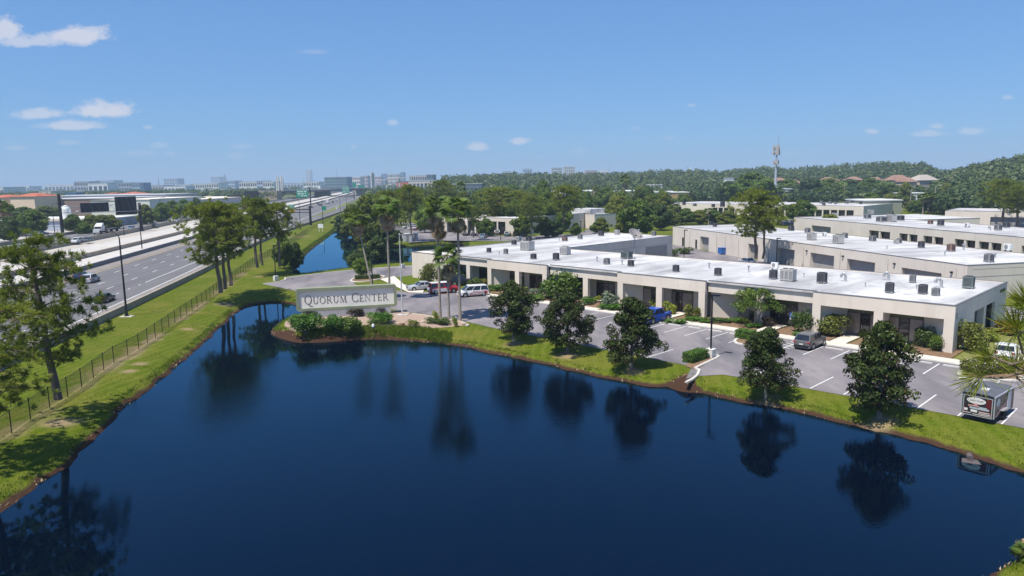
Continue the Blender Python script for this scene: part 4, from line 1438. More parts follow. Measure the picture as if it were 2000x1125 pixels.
CB = flex('third cream building with dark porches and a white roof behind the second one', (105.5, 138), dC, LC, 22.0, 5.0,
          [(2, 8, 3.3, 'porch'), (13, 19, 3.3, 'porch'), (20, 26, 3.3, 'porch'), (29.5, 36, 3.3, 'porch'), (38, 44.5, 3.3, 'porch'), (48, 56.5, 3.3, 'porch'), (74, 84, 3.0, 'dock')])
put('wall', MB().box(-LC, -LC + 26, 22.0, 44, 0, 4.9).mesh('wing', stucco), CB)
put('roof', MB().box(-LC + .3, -LC + 25.7, 21.6, 43.7, 4.95, 5.02).mesh('wing roof', roof_mat), CB)
put('coping', MB().box(-LC + 25.9, -LC + 26.05, 22.1, 44, 4.9, 5.0).mesh('coping', coping), CB)
dD, LD = nrm((149.6, 305.3), (81.1, 377.7))
DB = flex('long low white roofed building behind the lone pine at the back of the park', (149.6, 305.3), dD, LD, 34.0, 5.0,
          [(4, 24, 3.2, 'porch'), (28, 48, 3.2, 'porch'), (60, 72, 3.2, 'porch'), (90, 97, 3.4, 'porch')])
dE, LE = nrm((186.0, 225), (153.0, 253.4))
EB = flex('cream building with a white roof behind the pines at the far right corner', (186.0, 225), dE, LE, 24.0, 5.2, [(4, 12, 3.3, 'dock'), (20, 30, 3.3, 'dock')])
# small white building in the middle distance
dF, LF = nrm((39.1, 269.5), (31.0, 262.3))
FB = flex('small white building with a glazed rooftop monitor between the pines', (44.0, 274.0), nrm((44, 274), (30.7, 264.2))[0], 16.5, 30, 5.2, [(3, 4.5, 2.6, 'dock')], name='white_building', group=None)
put('roof_monitor', MB().box(-14, -6, 5, 15, 5.1, 7.0).mesh('monitor', roof_mat), FB)
put('roof_monitor', MB().box(-5.4, -2, 6, 16, 5.1, 6.6).mesh('monitor', mat('aluminium ducts', (.55, .56, .58), (.45, .46, .48), 1, .4, metal=.4)), FB)
dG, LG = nrm((-6.8, 243), (-26.9, 259.1))
GB = flex('cream building with tall white columns half hidden by pines beyond the narrow pond', (2, 236.5), dG, 36, 60, 5.6, [(5, 12, 4.4, 'porch'), (15, 22, 4.4, 'porch'), (25, 32, 4.4, 'porch')], name='office_building')

# ------------------------------------------------------------------ rooftop equipment
cab_dark = mat('dark grey condenser', (.075, .078, .09), (.1, .1, .115), 2, .6)
cab_mid = mat('mid grey condenser', (.22, .22, .23), (.27, .265, .27), 2, .6)
cab_pale = mat('pale beige air handler', (.50, .49, .46), (.42, .41, .39), 1.5, .6)
cab_green = mat('grey green condenser', (.13, .16, .16), (.16, .19, .185), 1.5, .6)
cab_rust = mat('rusty brown cabinet', (.22, .13, .11), (.3, .2, .17), 3, .8)
slot = mat('louvre slot', (.02, .02, .024), rough=.8)
_unit = {}
def unit_parts(kind):
    if kind in _unit:
        return _unit[kind]
    P_ = []
    if kind in ('dark', 'mid', 'green', 'rust'):
        m = {'dark': cab_dark, 'mid': cab_mid, 'green': cab_green, 'rust': cab_rust}[kind]
        c = .13
        o = [(-.5 + c, -.5), (.5 - c, -.5), (.5, -.5 + c), (.5, .5 - c), (.5 - c, .5), (-.5 + c, .5), (-.5, .5 - c), (-.5, -.5 + c)]
        P_.append(('cabinet', MB().prism(o, .18, 1.0).prism([(x * .97, y * .97) for x, y in o], 1.0, 1.05).mesh('cabinet', m)))
        lv = MB()
        for k in range(7):
            z = .28 + k * .1
            lv.box(-.36, .36, -.512, -.5, z, z + .035).box(-.512, -.5, -.36, .36, z, z + .035).box(.5, .512, -.36, .36, z, z + .035)
        P_.append(('louvre', lv.mesh('louvre', slot)))
        P_.append(('fan_grille', MB().lathe([(.40, 1.05), (.40, 1.075), (.1, 1.09), (.02, 1.09)], 16).mesh('fan grille', slot)))
        lg = MB()
        for x in (-.42, .42):
            for y in (-.42, .42):
                lg.box(x - .04, x + .04, y - .04, y + .04, 0, .18)
        P_.append(('stand', lg.box(-.55, .55, -.46, -.38, .1, .16).box(-.55, .55, .38, .46, .1, .16).mesh('stand', METAL_GALV)))
    elif kind in ('pale', 'big'):
        P_.append(('cabinet', MB().box(-.5, .5, -.35, .35, .12, .95).box(-.52, .52, -.37, .37, .95, 1.0).mesh('cabinet', cab_pale)))
        lv = MB()
        for k in range(3):
            x = -.33 + k * .33
            lv.box(x - .13, x + .13, -.362, -.35, .22, .85)
        P_.append(('louvre', lv.mesh('coil panel', cab_mid)))
        P_.append(('fan_grille', MB().lathe([(.2, 1.0), (.2, 1.04), (.02, 1.05)], 14, (-.22, 0, 0)).lathe([(.2, 1.0), (.2, 1.04), (.02, 1.05)], 14, (.24, 0, 0)).mesh('fan grille', slot)))
        P_.append(('stand', MB().box(-.48, .48, -.33, .33, 0, .12).mesh('curb', cab_mid)))
    elif kind == 'goose':
        pts = [(0, 0, 0), (0, 0, .55)] + [(.28 - .28 * math.cos(R(a)), 0, .55 + .28 * math.sin(R(a))) for a in range(30, 181, 30)] + [(.56, 0, .42)]
        P_.append(('pipe', MB().tube(pts, .16, 10).mesh('gooseneck', METAL_GALV)))
        P_.append(('flashing', MB().lathe([(.3, 0), (.3, .04), (.18, .1)], 10).mesh('flashing', METAL_GALV)))
    elif kind == 'vent':
        P_.append(('pipe', MB().tube([(0, 0, 0), (0, 0, .7)], .12, 8).mesh('vent pipe', METAL_GALV)))
        P_.append(('cowl', MB().lathe([(.05, .7), (.26, .74), (.24, .9), (.02, .98)], 10).mesh('cowl', METAL_GALV)))
    elif kind == 'split':
        P_.append(('cabinet', MB().box(-.5, .5, -.2, .2, .3, .95).mesh('cabinet', SIGNWHITE)))
        P_.append(('fan_grille', MB().lathe([(.26, 0), (.26, .012), (.05, .02)], 14, (-.12, -.222, .62), 'y').mesh('fan grille', cab_mid)))
        P_.append(('stand', MB().box(-.42, -.36, -.18, .18, 0, .3).box(.36, .42, -.18, .18, 0, .3).mesh('stand', METAL_GALV)))
    _unit[kind] = P_
    return P_
LOOK = {'dark': 'dark grey cube condenser', 'mid': 'mid grey condenser', 'green': 'large grey green condenser', 'rust': 'rusty brown condenser', 'pale': 'pale box air handler', 'big': 'big pale rooftop air handler',
        'goose': 'bent gooseneck vent pipe', 'vent': 'small capped vent pipe', 'split': 'small white fan unit'}
roofs = {
 'front roof': (4.82, [(1737, 572, 'dark', 1.25, 1.5), (1735, 547, 'goose', 1.5, 1.5), (1782, 552, 'mid', 1.0, 1.3), (1802, 574, 'dark', 1.3, 1.35), (1838, 561, 'goose', 1.7, 1.6), (1827, 577, 'mid', 1.15, 1.05),
                       (1891, 563, 'green', 1.7, 1.8), (1651, 549, 'goose', 1.5, 1.5), (1320, 531, 'dark', 1.2, 1.25), (1402, 538, 'dark', 1.25, 1.3), (1385, 524, 'vent', 1.2, 1.2), (1462, 530, 'vent', 1.2, 1.2), (1513, 527, 'split', 1.5, 1.5),
                       (1510, 545, 'dark', 1.35, 1.5), (1539, 549, 'big', 2.6, 2.1), (1605, 553, 'dark', 1.6, 1.7), (955, 493, 'dark', 1.15, 1.1), (988, 496, 'mid', 1.1, 1.2), (1042, 506, 'dark', 1.35, 1.15), (1086, 508, 'dark', 1.4, 1.5),
                       (1104, 497, 'big', 2.6, 1.9), (1030, 489, 'big', 3.6, 2.4), (1166, 511, 'vent', 1.2, 1.2), (1185, 516, 'mid', 1.3, 1.2), (1224, 505, 'green', 2.5, 1.6), (1232, 520, 'dark', 1.25, 1.2), (1215, 517, 'vent', 1.1, 1.1), (1240, 510, 'vent', 1.0, 1.0), (975, 497, 'vent', .8, .8), (1790, 565, 'vent', .8, .8), (1690, 560, 'vent', .7, .7), (1570, 540, 'vent', .7, .7)]),
 'rear wing roof': (4.82, [(1004, 478, 'dark', 1.4, 1.2), (1013, 470, 'pale', 1.6, 1.3), (1033, 470, 'dark', 1.7, 1.1), (1103, 471, 'rust', 1.6, 1.2), (1133, 467, 'mid', 1.4, 1.3), (1174, 461, 'dark', 1.7, 1.5), (1205, 458, 'pale', 1.7, 1.5), (1277, 460, 'mid', 1.4, 1.3), (1092, 470, 'vent', 1, 1)]),
 "second building's roof": (4.9, [(1389, 439, 'dark', 1.6, 1.1), (1396, 443, 'dark', 1.4, 1.3), (1504, 448, 'mid', 1.6, 1.3), (1545, 451, 'dark', 1.8, 1.6), (1577, 455, 'mid', 1.6, 1.5), (1585, 469, 'big', 2.6, 2.0), (1610, 461, 'split', 1.7, 1.2), (1637, 476, 'big', 2.8, 2.3), (1650, 465, 'mid', 1.5, 1.4),
                               (1704, 471, 'mid', 1.7, 1.4), (1750, 476, 'pale', 1.2, 1.1), (1756, 475, 'mid', 1.2, 1.2), (1799, 484, 'dark', 1.4, 1.5), (1857, 491, 'rust', 1.7, 1.6), (1882, 488, 'vent', 1.8, 1.5), (1968, 493, 'split', 2.0, 2.0), (1931, 512, 'mid', 1.7, 1.6), (1845, 499, 'vent', 1, 1), (1944, 503, 'vent', 1.1, 1), (1732, 486, 'vent', 1, .8)]),
 "third building's roof": (4.9, [(1694, 427, 'mid', 2.6, 1.8), (1721, 433, 'mid', 3.4, 1.9), (1741, 433, 'big', 3.6, 2.8), (1759, 431, 'dark', 2.4, 1.9), (1817, 438, 'rust', 1.7, 1.4), (1837, 441, 'dark', 2.0, 2.0), (1889, 444, 'split', 2.0, 1.5), (1949, 450, 'mid', 2.0, 1.8), (1965, 445, 'dark', 1.9, 1.8), (1934, 450, 'goose', 1.5, 1.4), (1630, 425, 'pale', 2.4, 2.0), (1700, 420, 'pale', 2.6, 2.4)]),
 'back roof by the tower': (4.9, [(1314, 399, 'dark', 2.2, 1.6), (1325, 400, 'pale', 2.4, 1.8), (1336, 401, 'dark', 2.0, 2.2), (1357, 403, 'mid', 2.2, 1.7), (1393, 405, 'dark', 2.0, 1.8), (1411, 405, 'dark', 2.6, 3.2), (1604, 398, 'mid', 2, 1.8), (1609, 401, 'dark', 1.8, 1.3), (1621, 398, 'mid', 1.8, 1.5), (1632, 399, 'mid', 1.6, 1.4), (1654, 398, 'mid', 1.6, 1.6), (1660, 397, 'mid', 1.6, 1.6), (1681, 399, 'dark', 1.8, 1.6)]),
}
for roofname, (zr, lst) in roofs.items():
    for kind in set(k[2] for k in lst):
        same = sorted([k for k in lst if k[2] == kind], key=lambda k: k[0])
        for i, (px, py, kd, w, h) in enumerate(same):
            X, Y = S(px, py, zr)
            if len(same) == 1:
                lab = f'{LOOK[kind]} standing alone of its kind on the {roofname}'
            else:
                lab = f'{LOOK[kind]} on the {roofname}, {ordinal(i)} from the motorway'
            ang = ANG if 'front' in roofname or 'wing' in roofname else math.atan2(-dB[1], -dB[0])
            t = thing('rooftop_unit' if kind not in ('goose', 'vent') else 'roof_vent', lab, 'vent' if kind in ('goose', 'vent') else 'air conditioner', (X, Y, zr - .02), ang + (R(180) if kind == 'goose' else 0), (w * .64, w * .64, h * .76), group=f'equipment on the {roofname}')
            assemble(t, unit_parts(kind))
# satellite dish on a mast in the yard behind the front building
X, Y = uv(69.5, 42)
dish = thing('satellite_dish', 'large grey satellite dish on a mast beside the rear wing', 'satellite dish', (X, Y, 0), R(20))
put('mast', MB().tube([(0, 0, 0), (0, 0, 6.0)], .1, 8).mesh('mast', METAL_GALV), dish)
prof = [(.02, 0), (.5, .05), (1.0, .2), (1.55, .48), (1.6, .5), (1.55, .54), (1.0, .28), (.5, .12), (.02, .07)]
dm = put('reflector', MB().lathe(prof, 20).mesh('reflector', mat('weathered grey dish', (.22, .20, .20), (.28, .26, .25), 1.5, .7)), dish, (0, 0, 6.3))
dm.rotation_euler = (R(38), R(12), 0)
put('feed_arm', MB().tube([(1.3, 0, .4), (.2, 0, 1.5)], .04, 5).tube([(-1.0, .7, .4), (.1, 0, 1.5)], .04, 5).box(0, .3, -.15, .15, 1.4, 1.65).mesh('feed arm', METAL_GALV), dm)
put('mount', MB().box(-.3, .3, -.3, .3, 5.8, 6.35).mesh('mount', METAL_DARK), dish)
# ------------------------------------------------------------------ plants
bark_pine = mat('pine bark', (.13, .095, .075), (.21, .16, .13), 3, .95, bump=.5, bscale=8, stretch=(1, 1, .3))
bark_grey = mat('grey bark', (.17, .15, .13), (.25, .23, .2), 3, .95, bump=.4, bscale=10, stretch=(1, 1, .4))
bark_palm = mat('palm trunk', (.27, .23, .19), (.36, .31, .26), 4, .95, bump=.4, bscale=12, stretch=(1, 1, 3))
LM = {
 'magnolia': leafmat('magnolia leaves', (.027, .046, .009), (.056, .083, .015), back=(.06, .042, .016), transl=.12, rough=.5, spec=.2, scale=1.2),
 'pine': leafmat('pine needles', (.14, .19, .02), (.235, .27, .034), transl=.42, rough=.6, scale=.45),
 'pine_near': leafmat('near pine needles', (.15, .185, .018), (.23, .25, .03), transl=.35, rough=.5, scale=.9),
 'green': leafmat('broad green leaves', (.075, .135, .015), (.13, .19, .022), transl=.25, scale=.5),
 'olive': leafmat('olive green leaves', (.11, .148, .017), (.185, .205, .028), transl=.25, scale=.6),
 'dark': leafmat('dark evergreen leaves', (.036, .07, .015), (.068, .108, .02), transl=.15, scale=.5),
 'far': leafmat('distant tree leaves', (.038, .072, .019), (.082, .118, .03), transl=.2, scale=.05, rand=.2),
 'lime': leafmat('lime shrub leaves', (.20, .25, .020), (.29, .33, .045), transl=.25, scale=2),
 'hedge': leafmat('clipped hedge leaves', (.055, .135, .010), (.095, .19, .018), transl=.2, scale=2),
 'shrub': leafmat('shrub leaves', (.052, .095, .014), (.10, .135, .028), transl=.25, scale=2),
 'yellow': leafmat('yellow green leaves', (.12, .15, .02), (.19, .19, .035), transl=.25, scale=2),
 'grey': leafmat('grey green leaves', (.14, .18, .11), (.21, .25, .16), transl=.2, scale=2),
 'wine': leafmat('dark wine leaves', (.035, .032, .02), (.07, .045, .03), transl=.15, scale=2),
 'croton': leafmat('croton leaves', (.20, .17, .02), (.25, .10, .02), transl=.2, scale=2.5),
 'frond': leafmat('palm fronds', (.07, .13, .016), (.14, .19, .03), transl=.2, scale=1.2),
 'dead': leafmat('dead palm fronds', (.32, .23, .13), (.44, .33, .2), transl=.2, scale=1.2),
 'straw': leafmat('dry straw', (.30, .22, .12), (.4, .3, .17), transl=.2, scale=2),
 'blade': leafmat('grass blades', (.085, .15, .008), (.14, .19, .014), transl=.3, scale=1.0),
 'flower': leafmat('pale pink flowers', (.62, .50, .52), (.55, .5, .42), transl=.2, scale=3),
}
def unitv(v):
    return v / np.maximum(np.linalg.norm(v, axis=-1, keepdims=True), 1e-9)
def cards(C, Nn, Ln, Wd, rg):
    """Diamond leaves at C facing Nn."""
    n = len(C)
    Nn = unitv(Nn)
    T = unitv(np.cross(Nn, unitv(rg.normal(size=(n, 3)))))
    Bt = np.cross(Nn, T)
    Ln = np.broadcast_to(np.asarray(Ln, float).reshape(-1, 1), (n, 1))
    Wd = np.broadcast_to(np.asarray(Wd, float).reshape(-1, 1), (n, 1))
    V = np.stack([C - T * Ln / 2, C - Bt * Wd / 2 + T * Ln * .08, C + T * Ln / 2 - Nn * Ln * .12, C + Bt * Wd / 2 + T * Ln * .08], 1).reshape(-1, 3)
    return V, np.arange(4 * n).reshape(n, 4)
def stack(parts):
    Vs, Fs, o = [], [], 0
    for V, F_ in parts:
        Vs.append(V)
        Fs.append(F_ + o)
        o += len(V)
    return np.concatenate(Vs), np.concatenate(Fs)
def blob_leaves(blobs, per, Ln, Wd, rg, jit=.55, up=.25, fill=.55):
    Cs, Ns = [], []
    for (x, y, z, r_) in blobs:
        k = max(4, int(per * (r_ / .7) ** 2)) if per < 400 else per
        d = unitv(rg.normal(size=(k, 3)) + np.array([0, 0, up]))
        rad = r_ * (fill + (1.06 - fill) * rg.random((k, 1)) ** .5)
        Cs.append(np.array([x, y, z]) + d * rad * np.array([1, 1, .8]))
        Ns.append(d + rg.normal(size=(k, 3)) * jit)
    C, Nn = np.concatenate(Cs), np.concatenate(Ns)
    n = len(C)
    s_ = .75 + .5 * rg.random(n)
    return cards(C, Nn, Ln * s_, Wd * s_, rg)
def limb(b, a, c, r0, r1, rg, bend=.15, n=5, sides=6):
    a, c = Vector(a), Vector(c)
    L_ = (c - a).length
    off = Vector(rg.normal(size=3) * bend * L_ * .5)
    pts = [a.lerp(c, t_) + off * math.sin(t_ * math.pi) for t_ in np.linspace(0, 1, n)]
    b.tube(pts, [r0 + (r1 - r0) * t_ for t_ in np.linspace(0, 1, n)], sides, cap=False)
    return pts
def broadleaf(name, seed, h, r_, clear, prof, nb, per, leaf, key, bark=bark_grey, br=(.5, .85), stems=1, limbs=7, lean=0.0, tr=.17):
    """prof: crown radius (fraction of r_) at crown height fraction 0..1."""
    rg = np.random.default_rng(seed)
    b = MB()
    top = h * .75
    for s_ in range(stems):
        a = 2 * math.pi * s_ / max(1, stems) + rg.random()
        ox, oy = (.0, .0) if stems == 1 else (.25 * math.cos(a), .25 * math.sin(a))
        b.tube([(ox, oy, -.15), (ox * 1.5, oy * 1.5, clear * .5), (ox * 3.5 + lean, oy * 3.5, clear * 1.15), (ox * 4 + lean * 2, oy * 4, top)], [tr * 1.25, tr, tr * .8, tr * .2], 7)
    blobs = []
    for i in range(nb):
        f = (i + rg.random()) / nb
        z = clear + (h - clear) * f
        pr = np.interp(f, [p[0] for p in prof], [p[1] for p in prof]) * r_
        ang = rg.random() * 2 * math.pi
        rr = pr * math.sqrt(rg.uniform(.12, 1.0)) * rg.uniform(.82, 1.2)
        rb = rg.uniform(*br) * (1 if pr > .3 * r_ else .75)
        rr = max(0, rr - rb * .45)
        blobs.append((rr * math.cos(ang), rr * math.sin(ang), z - rb * .2, rb))
    for i in range(limbs):
        bb = blobs[int(nb * (i + .5) / limbs)]
        limb(b, (0, 0, clear * .9 + (bb[2] - clear) * .4), bb[:3], tr * .4, .03, rg, .1, 4, 5)
    V, F_ = blob_leaves(blobs, per, leaf[0], leaf[1], rg)
    return [('trunk', b.mesh(name + ' trunk', bark)), ('crown', npmesh(name + ' crown', V, F_, LM[key]))]
def needles(tips, per, Ln, Wd, rg, droop=.1):
    """Tufts of needles at the twig tips. tips: (point, outward direction, size)."""
    Cs, Ds, Ls = [], [], []
    for p, d, s_ in tips:
        q = unitv(np.array(d) * .75 + rg.normal(size=(per, 3)) * .62)
        q[:, 2] -= droop * rg.random(per)
        Cs.append(np.repeat(np.array(p)[None], per, 0) - np.array(d) * .1 * rg.random((per, 1)))
        Ds.append(unitv(q))
        Ls.append(np.full(per, Ln * s_) * (.7 + .5 * rg.random(per)))
    C, D_, L_ = np.concatenate(Cs), np.concatenate(Ds), np.concatenate(Ls)[:, None]
    n = len(C)
    side = unitv(np.cross(D_, rg.normal(size=(n, 3)))) * Wd / 2
    V = np.stack([C - side * .4, C + D_ * L_ * .55 - side, C + D_ * L_, C + D_ * L_ * .55 + side], 1).reshape(-1, 3)
    return V, np.arange(4 * n).reshape(n, 4)
def pine(name, seed, h, r_, clear, nlimb=26, tuft=11, per=22, Ln=.42, Wd=.05, lean=(0, 0), flat=.5, tr=.2, key='pine', low_gap=.0):
    rg = np.random.default_rng(seed)
    b = MB()
    tp = [(lean[0] * f ** 1.5, lean[1] * f ** 1.5, h * .96 * f) for f in np.linspace(-.01, 1, 9)]
    tp = [(x + rg.normal() * .07 * (1 if 0 < i < 8 else 0), y + rg.normal() * .07, z) for i, (x, y, z) in enumerate([(p[0] if not isinstance(p[0], complex) else 0, p[1] if not isinstance(p[1], complex) else 0, p[2]) for p in tp])]
    b.tube(tp, [tr * (1.25 - f) ** .9 + .03 for f in np.linspace(0, 1, 9)], 8)
    tips = []
    for i in range(nlimb):
        f = (i + rg.random()) / nlimb
        z = clear + (h * .95 - clear) * f ** .9
        fz = (z - clear) / (h - clear)
        pr = r_ * (np.interp(fz, [0, .12, .35, .7, .9, 1], [.55, .85, 1, .85, .5, .2]))
        ang = i * 2.4 + rg.normal() * .5
        ln = pr * rg.uniform(.6, 1.08)
        bx = np.interp(z / (h * .96), np.linspace(0, 1, 9), [p[0] for p in tp])
        by = np.interp(z / (h * .96), np.linspace(0, 1, 9), [p[1] for p in tp])
        rise = ln * rg.uniform(-.05, .5) * (.4 + fz)
        end = (bx + ln * math.cos(ang), by + ln * math.sin(ang), z + rise)
        pts = limb(b, (bx, by, z), end, .075 * (1.1 - fz * .6) * tr / .24, .015, rg, .16, 5, 5)
        d0 = np.array(Vector(end) - Vector((bx, by, z)))
        d0 = d0 / np.linalg.norm(d0)
        for k in range(tuft):
            t_ = rg.uniform(.38, 1.05)
            base = Vector((bx, by, z)).lerp(Vector(end), min(t_, 1))
            sp_ = ln * .34 * (1.15 - t_ * .55)
            o = rg.normal(size=3) * np.array([sp_, sp_, sp_ * flat])
            p = np.array(base) + o
            d = unitv((d0 * .5 + o / (np.linalg.norm(o) + .01) * .8 + np.array([0, 0, .45]))[None])[0]
            tips.append((p, d, rg.uniform(.8, 1.25)))
            if k % 3 == 0:
                b.tube([base, Vector(p)], [.018, .01], 4, cap=False)
    for k in range(8):
        o = rg.normal(size=3) * np.array([r_ * .16, r_ * .16, .35])
        tips.append((np.array(tp[-1]) + o, unitv((o + np.array([0, 0, .6]))[None])[0], 1.1))
    V, F_ = needles(tips, per, Ln, Wd, rg)
    return [('trunk', b.mesh(name + ' trunk', bark_pine)), ('crown', npmesh(name + ' crown', V, F_, LM[key]))]
def fan(rg, n=16, Ln=1.0, spread=150, Wd=.09, droop=.25):
    """One fan leaf in its own frame: stalk along +x, blades radiating in the x-y plane."""
    Vs = []
    for k in range(n):
        a = R(-spread / 2 + spread * k / (n - 1))
        l = Ln * (1 - .25 * abs(a) / R(spread / 2)) * rg.uniform(.85, 1.05)
        d = np.array([math.cos(a), math.sin(a), 0])
        s_ = np.array([-math.sin(a), math.cos(a), 0]) * Wd
        z = .02 * (k % 2)
        p0, p1, p2 = d * .05, d * l * .55 + np.array([0, 0, z]), d * l + np.array([0, 0, -droop * l * rg.uniform(.6, 1.3)])
        Vs.append(np.stack([p0, p1 - s_, p2, p1 + s_]))
    return np.concatenate(Vs)
def fan_palm(name, seed, h, nfr=34, dead=22, Ln=1.15, stalk=1.15, tr=.145, skirt=1.8, lean=(0, 0), kink=0):
    rg = np.random.default_rng(seed)
    b = MB()
    tp = [(lean[0] * f, lean[1] * f, h * f) for f in np.linspace(0, 1, 9)]
    tp[0] = (0, 0, -.15)
    b.tube(tp, [tr * 1.35, tr * 1.05, tr * .95, tr * .9, tr * .85, tr * .82, tr * .8, tr * .85, tr * .9], 8)
    T = np.array(tp[-1])
    def make(n, el_lo, el_hi, zoff, s_, dr):
        Vs = []
        for i in range(n):
            az = i * 2.399 + rg.normal() * .25
            el = R(rg.uniform(el_lo, el_hi))
            d = np.array([math.cos(az) * math.cos(el), math.sin(az) * math.cos(el), math.sin(el)])
            root = T + np.array([0, 0, zoff * rg.random()])
            sl = stalk * rg.uniform(.7, 1.1) * s_
            end = root + d * sl + np.array([0, 0, -dr * .3])
            sd = unitv(np.cross(d, [0, 0, 1])[None])[0]
            Vs.append(np.stack([root - sd * .02, end - sd * .02, end + sd * .02, root + sd * .02]))
            # leaf frame: tilts further down than its stalk
            e2 = el - R(rg.uniform(5, 45))
            f = np.array([math.cos(az) * math.cos(e2), math.sin(az) * math.cos(e2), math.sin(e2)])
            nrm_ = np.cross(f, sd)
            ro = rg.normal() * .45
            sd, nrm_ = sd * math.cos(ro) + nrm_ * math.sin(ro), nrm_ * math.cos(ro) - sd * math.sin(ro)
            fv = fan(rg, 14, Ln * s_ * rg.uniform(.85, 1.1), 165, .075, .3)
            Vs.append(end + fv[:, :1] * f + fv[:, 1:2] * sd + fv[:, 2:3] * (-nrm_ if nrm_[2] < 0 else nrm_))
        V = np.concatenate(Vs)
        return V, np.arange(len(V)).reshape(-1, 4)
    V, F_ = make(nfr, -25, 85, .25, 1.0, .25)
    parts = [('trunk', b.mesh(name + ' trunk', bark_palm)), ('crown', npmesh(name + ' crown', V, F_, LM['frond']))]
    if dead:
        V, F_ = make(dead, -88, -45, -skirt * .55, .85, .2)
        parts.append(('dead_fronds', npmesh(name + ' skirt', V, F_, LM['dead'])))
    return parts
def shrub(name, seed, key, n=420, leaf=(.16, .09), lumps=9, flat=.75, flowers=0):
    """Unit shrub: about 1 m across and 1 m tall before scaling."""
    rg = np.random.default_rng(seed)
    blobs = [(0, 0, .42, .42)]
    for i in range(lumps):
        a, rr = rg.random() * 6.28, rg.uniform(.15, .36)
        blobs.append((rr * math.cos(a), rr * math.sin(a), rg.uniform(.2, .72), rg.uniform(.16, .3)))
    ps = []
    for (x, y, z, r_) in blobs:
        k = int(n * r_ / 2.2)
        d = unitv(rg.normal(size=(k, 3)) + np.array([0, 0, .3]))
        c = np.array([x, y, z]) + d * r_ * (.75 + .35 * rg.random((k, 1)))
        c[:, 2] = np.maximum(c[:, 2], .02)
        s_ = .7 + .6 * rg.random(k)
        ps.append(cards(c, d + rg.normal(size=(k, 3)) * .6, leaf[0] * s_, leaf[1] * s_, rg))
    V, F_ = stack(ps)
    b = MB()
    for i in range(4):
        a = i * 1.6
        limb(b, (.05 * math.cos(a), .05 * math.sin(a), -.05), (.28 * math.cos(a), .28 * math.sin(a), .5), .03, .01, rg, .1, 3, 4)
    return [('stem', b.mesh(name + ' stems', bark_grey)), ('foliage', npmesh(name + ' foliage', V, F_, LM[key]))]
def hedge_me(name, seed, key, lx, ly, h, per=170, leaf=(.14, .085), rnd=.16, flower=None):
    """Clipped hedge: leaves over a rounded block."""
    rg = np.random.default_rng(seed)
    n = int(per * (lx * ly + 2 * (lx + ly) * h))
    C = np.stack([rg.uniform(-lx / 2, lx / 2, n), rg.uniform(-ly / 2, ly / 2, n), rg.uniform(0, h, n)], 1)
    fc = rg.random(n) * (lx * ly + 2 * (lx + ly) * h)
    Nn = np.zeros((n, 3))
    top = fc < lx * ly
    C[top, 2] = h
    Nn[top, 2] = 1
    sx = (~top) & (fc < lx * ly + 2 * ly * h)
    sgn = np.where(rg.random(n) < .5, -1, 1)
    C[sx, 0] = sgn[sx] * lx / 2
    Nn[sx, 0] = sgn[sx]
    sy = (~top) & (~sx)
    C[sy, 1] = sgn[sy] * ly / 2
    Nn[sy, 1] = sgn[sy]
    # round the edges and roughen
    q = np.array([lx / 2, ly / 2, h])
    rel = np.abs(C * np.array([1, 1, 1])) / q
    pull = np.clip(rel.min(axis=1) * 0 + np.sort(rel, axis=1)[:, 1] - .82, 0, 1) * rnd * 3
    C = C * (1 - pull[:, None] * .35) + rg.normal(size=(n, 3)) * .035
    C[:, 2] = np.maximum(C[:, 2], .03)
    V, F_ = cards(C, Nn + rg.normal(size=(n, 3)) * .5, leaf[0], leaf[1], rg)
    core = MB().box(-lx / 2 + .1, lx / 2 - .1, -ly / 2 + .1, ly / 2 - .1, -.05, h - .1).mesh(name + ' twigs', mat('dark twigs', (.03, .035, .015), rough=.95))
    out_ = [('twigs', core), ('foliage', npmesh(name + ' foliage', V, F_, LM[key]))]
    if flower:
        k = int(n * .07)
        i = rg.choice(np.where(C[:, 2] > h * .6)[0], k)
        V, F_ = cards(C[i] + Nn[i] * .06, Nn[i] + rg.normal(size=(k, 3)) * .4, .15, .12, rg)
        out_.append(('blossom', npmesh(name + ' blossom', V, F_, LM['flower'])))
    return out_
def plant(name, label, cat, parts, px=None, py=None, at=None, scale=1.0, rz=None, group=None, z=None, seed=0):
    X, Y = at if at else S(px, py)
    zz = ground_z(X, Y) if z is None else z
    rz = random.Random(int(X * 97 + Y * 31 + seed)).uniform(0, 6.28) if rz is None else rz
    return assemble(thing(name, label, cat, (X, Y, zz), rz, scale, group), parts)

# --- magnolias along the water
mag_prof = [[(0, .6), (.12, .9), (.3, 1), (.5, .8), (.7, .62), (.9, .35), (1, .12)], [(0, .7), (.2, 1), (.45, .98), (.7, .75), (.9, .5), (1, .2)], [(0, .75), (.1, 1), (.3, 1), (.5, .66), (.75, .6), (.92, .4), (1, .15)]]
MAG = [broadleaf('magnolia', 11 + i, 6.9, 2.75, 1.35, mag_prof[i], 88, 185, (.26, .13), 'magnolia', br=(.42, .8), limbs=12, tr=.16) for i in range(3)]
for i, (px, py, ptop, k, w, lab) in enumerate([
        (1003, 664, 550, 1, 1.05, 'dark magnolia on the pond lawn nearest the palms, first from the sign'), (1108, 686, 571, 1, 1.0, 'dark magnolia on the pond lawn, second from the sign'),
        (1233, 715, 578, 2, 1.05, 'dark magnolia in front of the blue pickup, third from the sign'), (1495, 768, 632, 2, .88, 'dark magnolia left of the grey hatchback, between the hedge and the last magnolia'),
        (1717, 808, 624, 0, 1.08, 'tallest dark magnolia on the pond lawn nearest the black trailer')]):
    hh = tall(px, py, ptop) / 6.9
    plant('magnolia_tree', lab, 'tree', MAG[k], px, py, scale=(w, w, hh), group='magnolias along the pond lawn', seed=i)
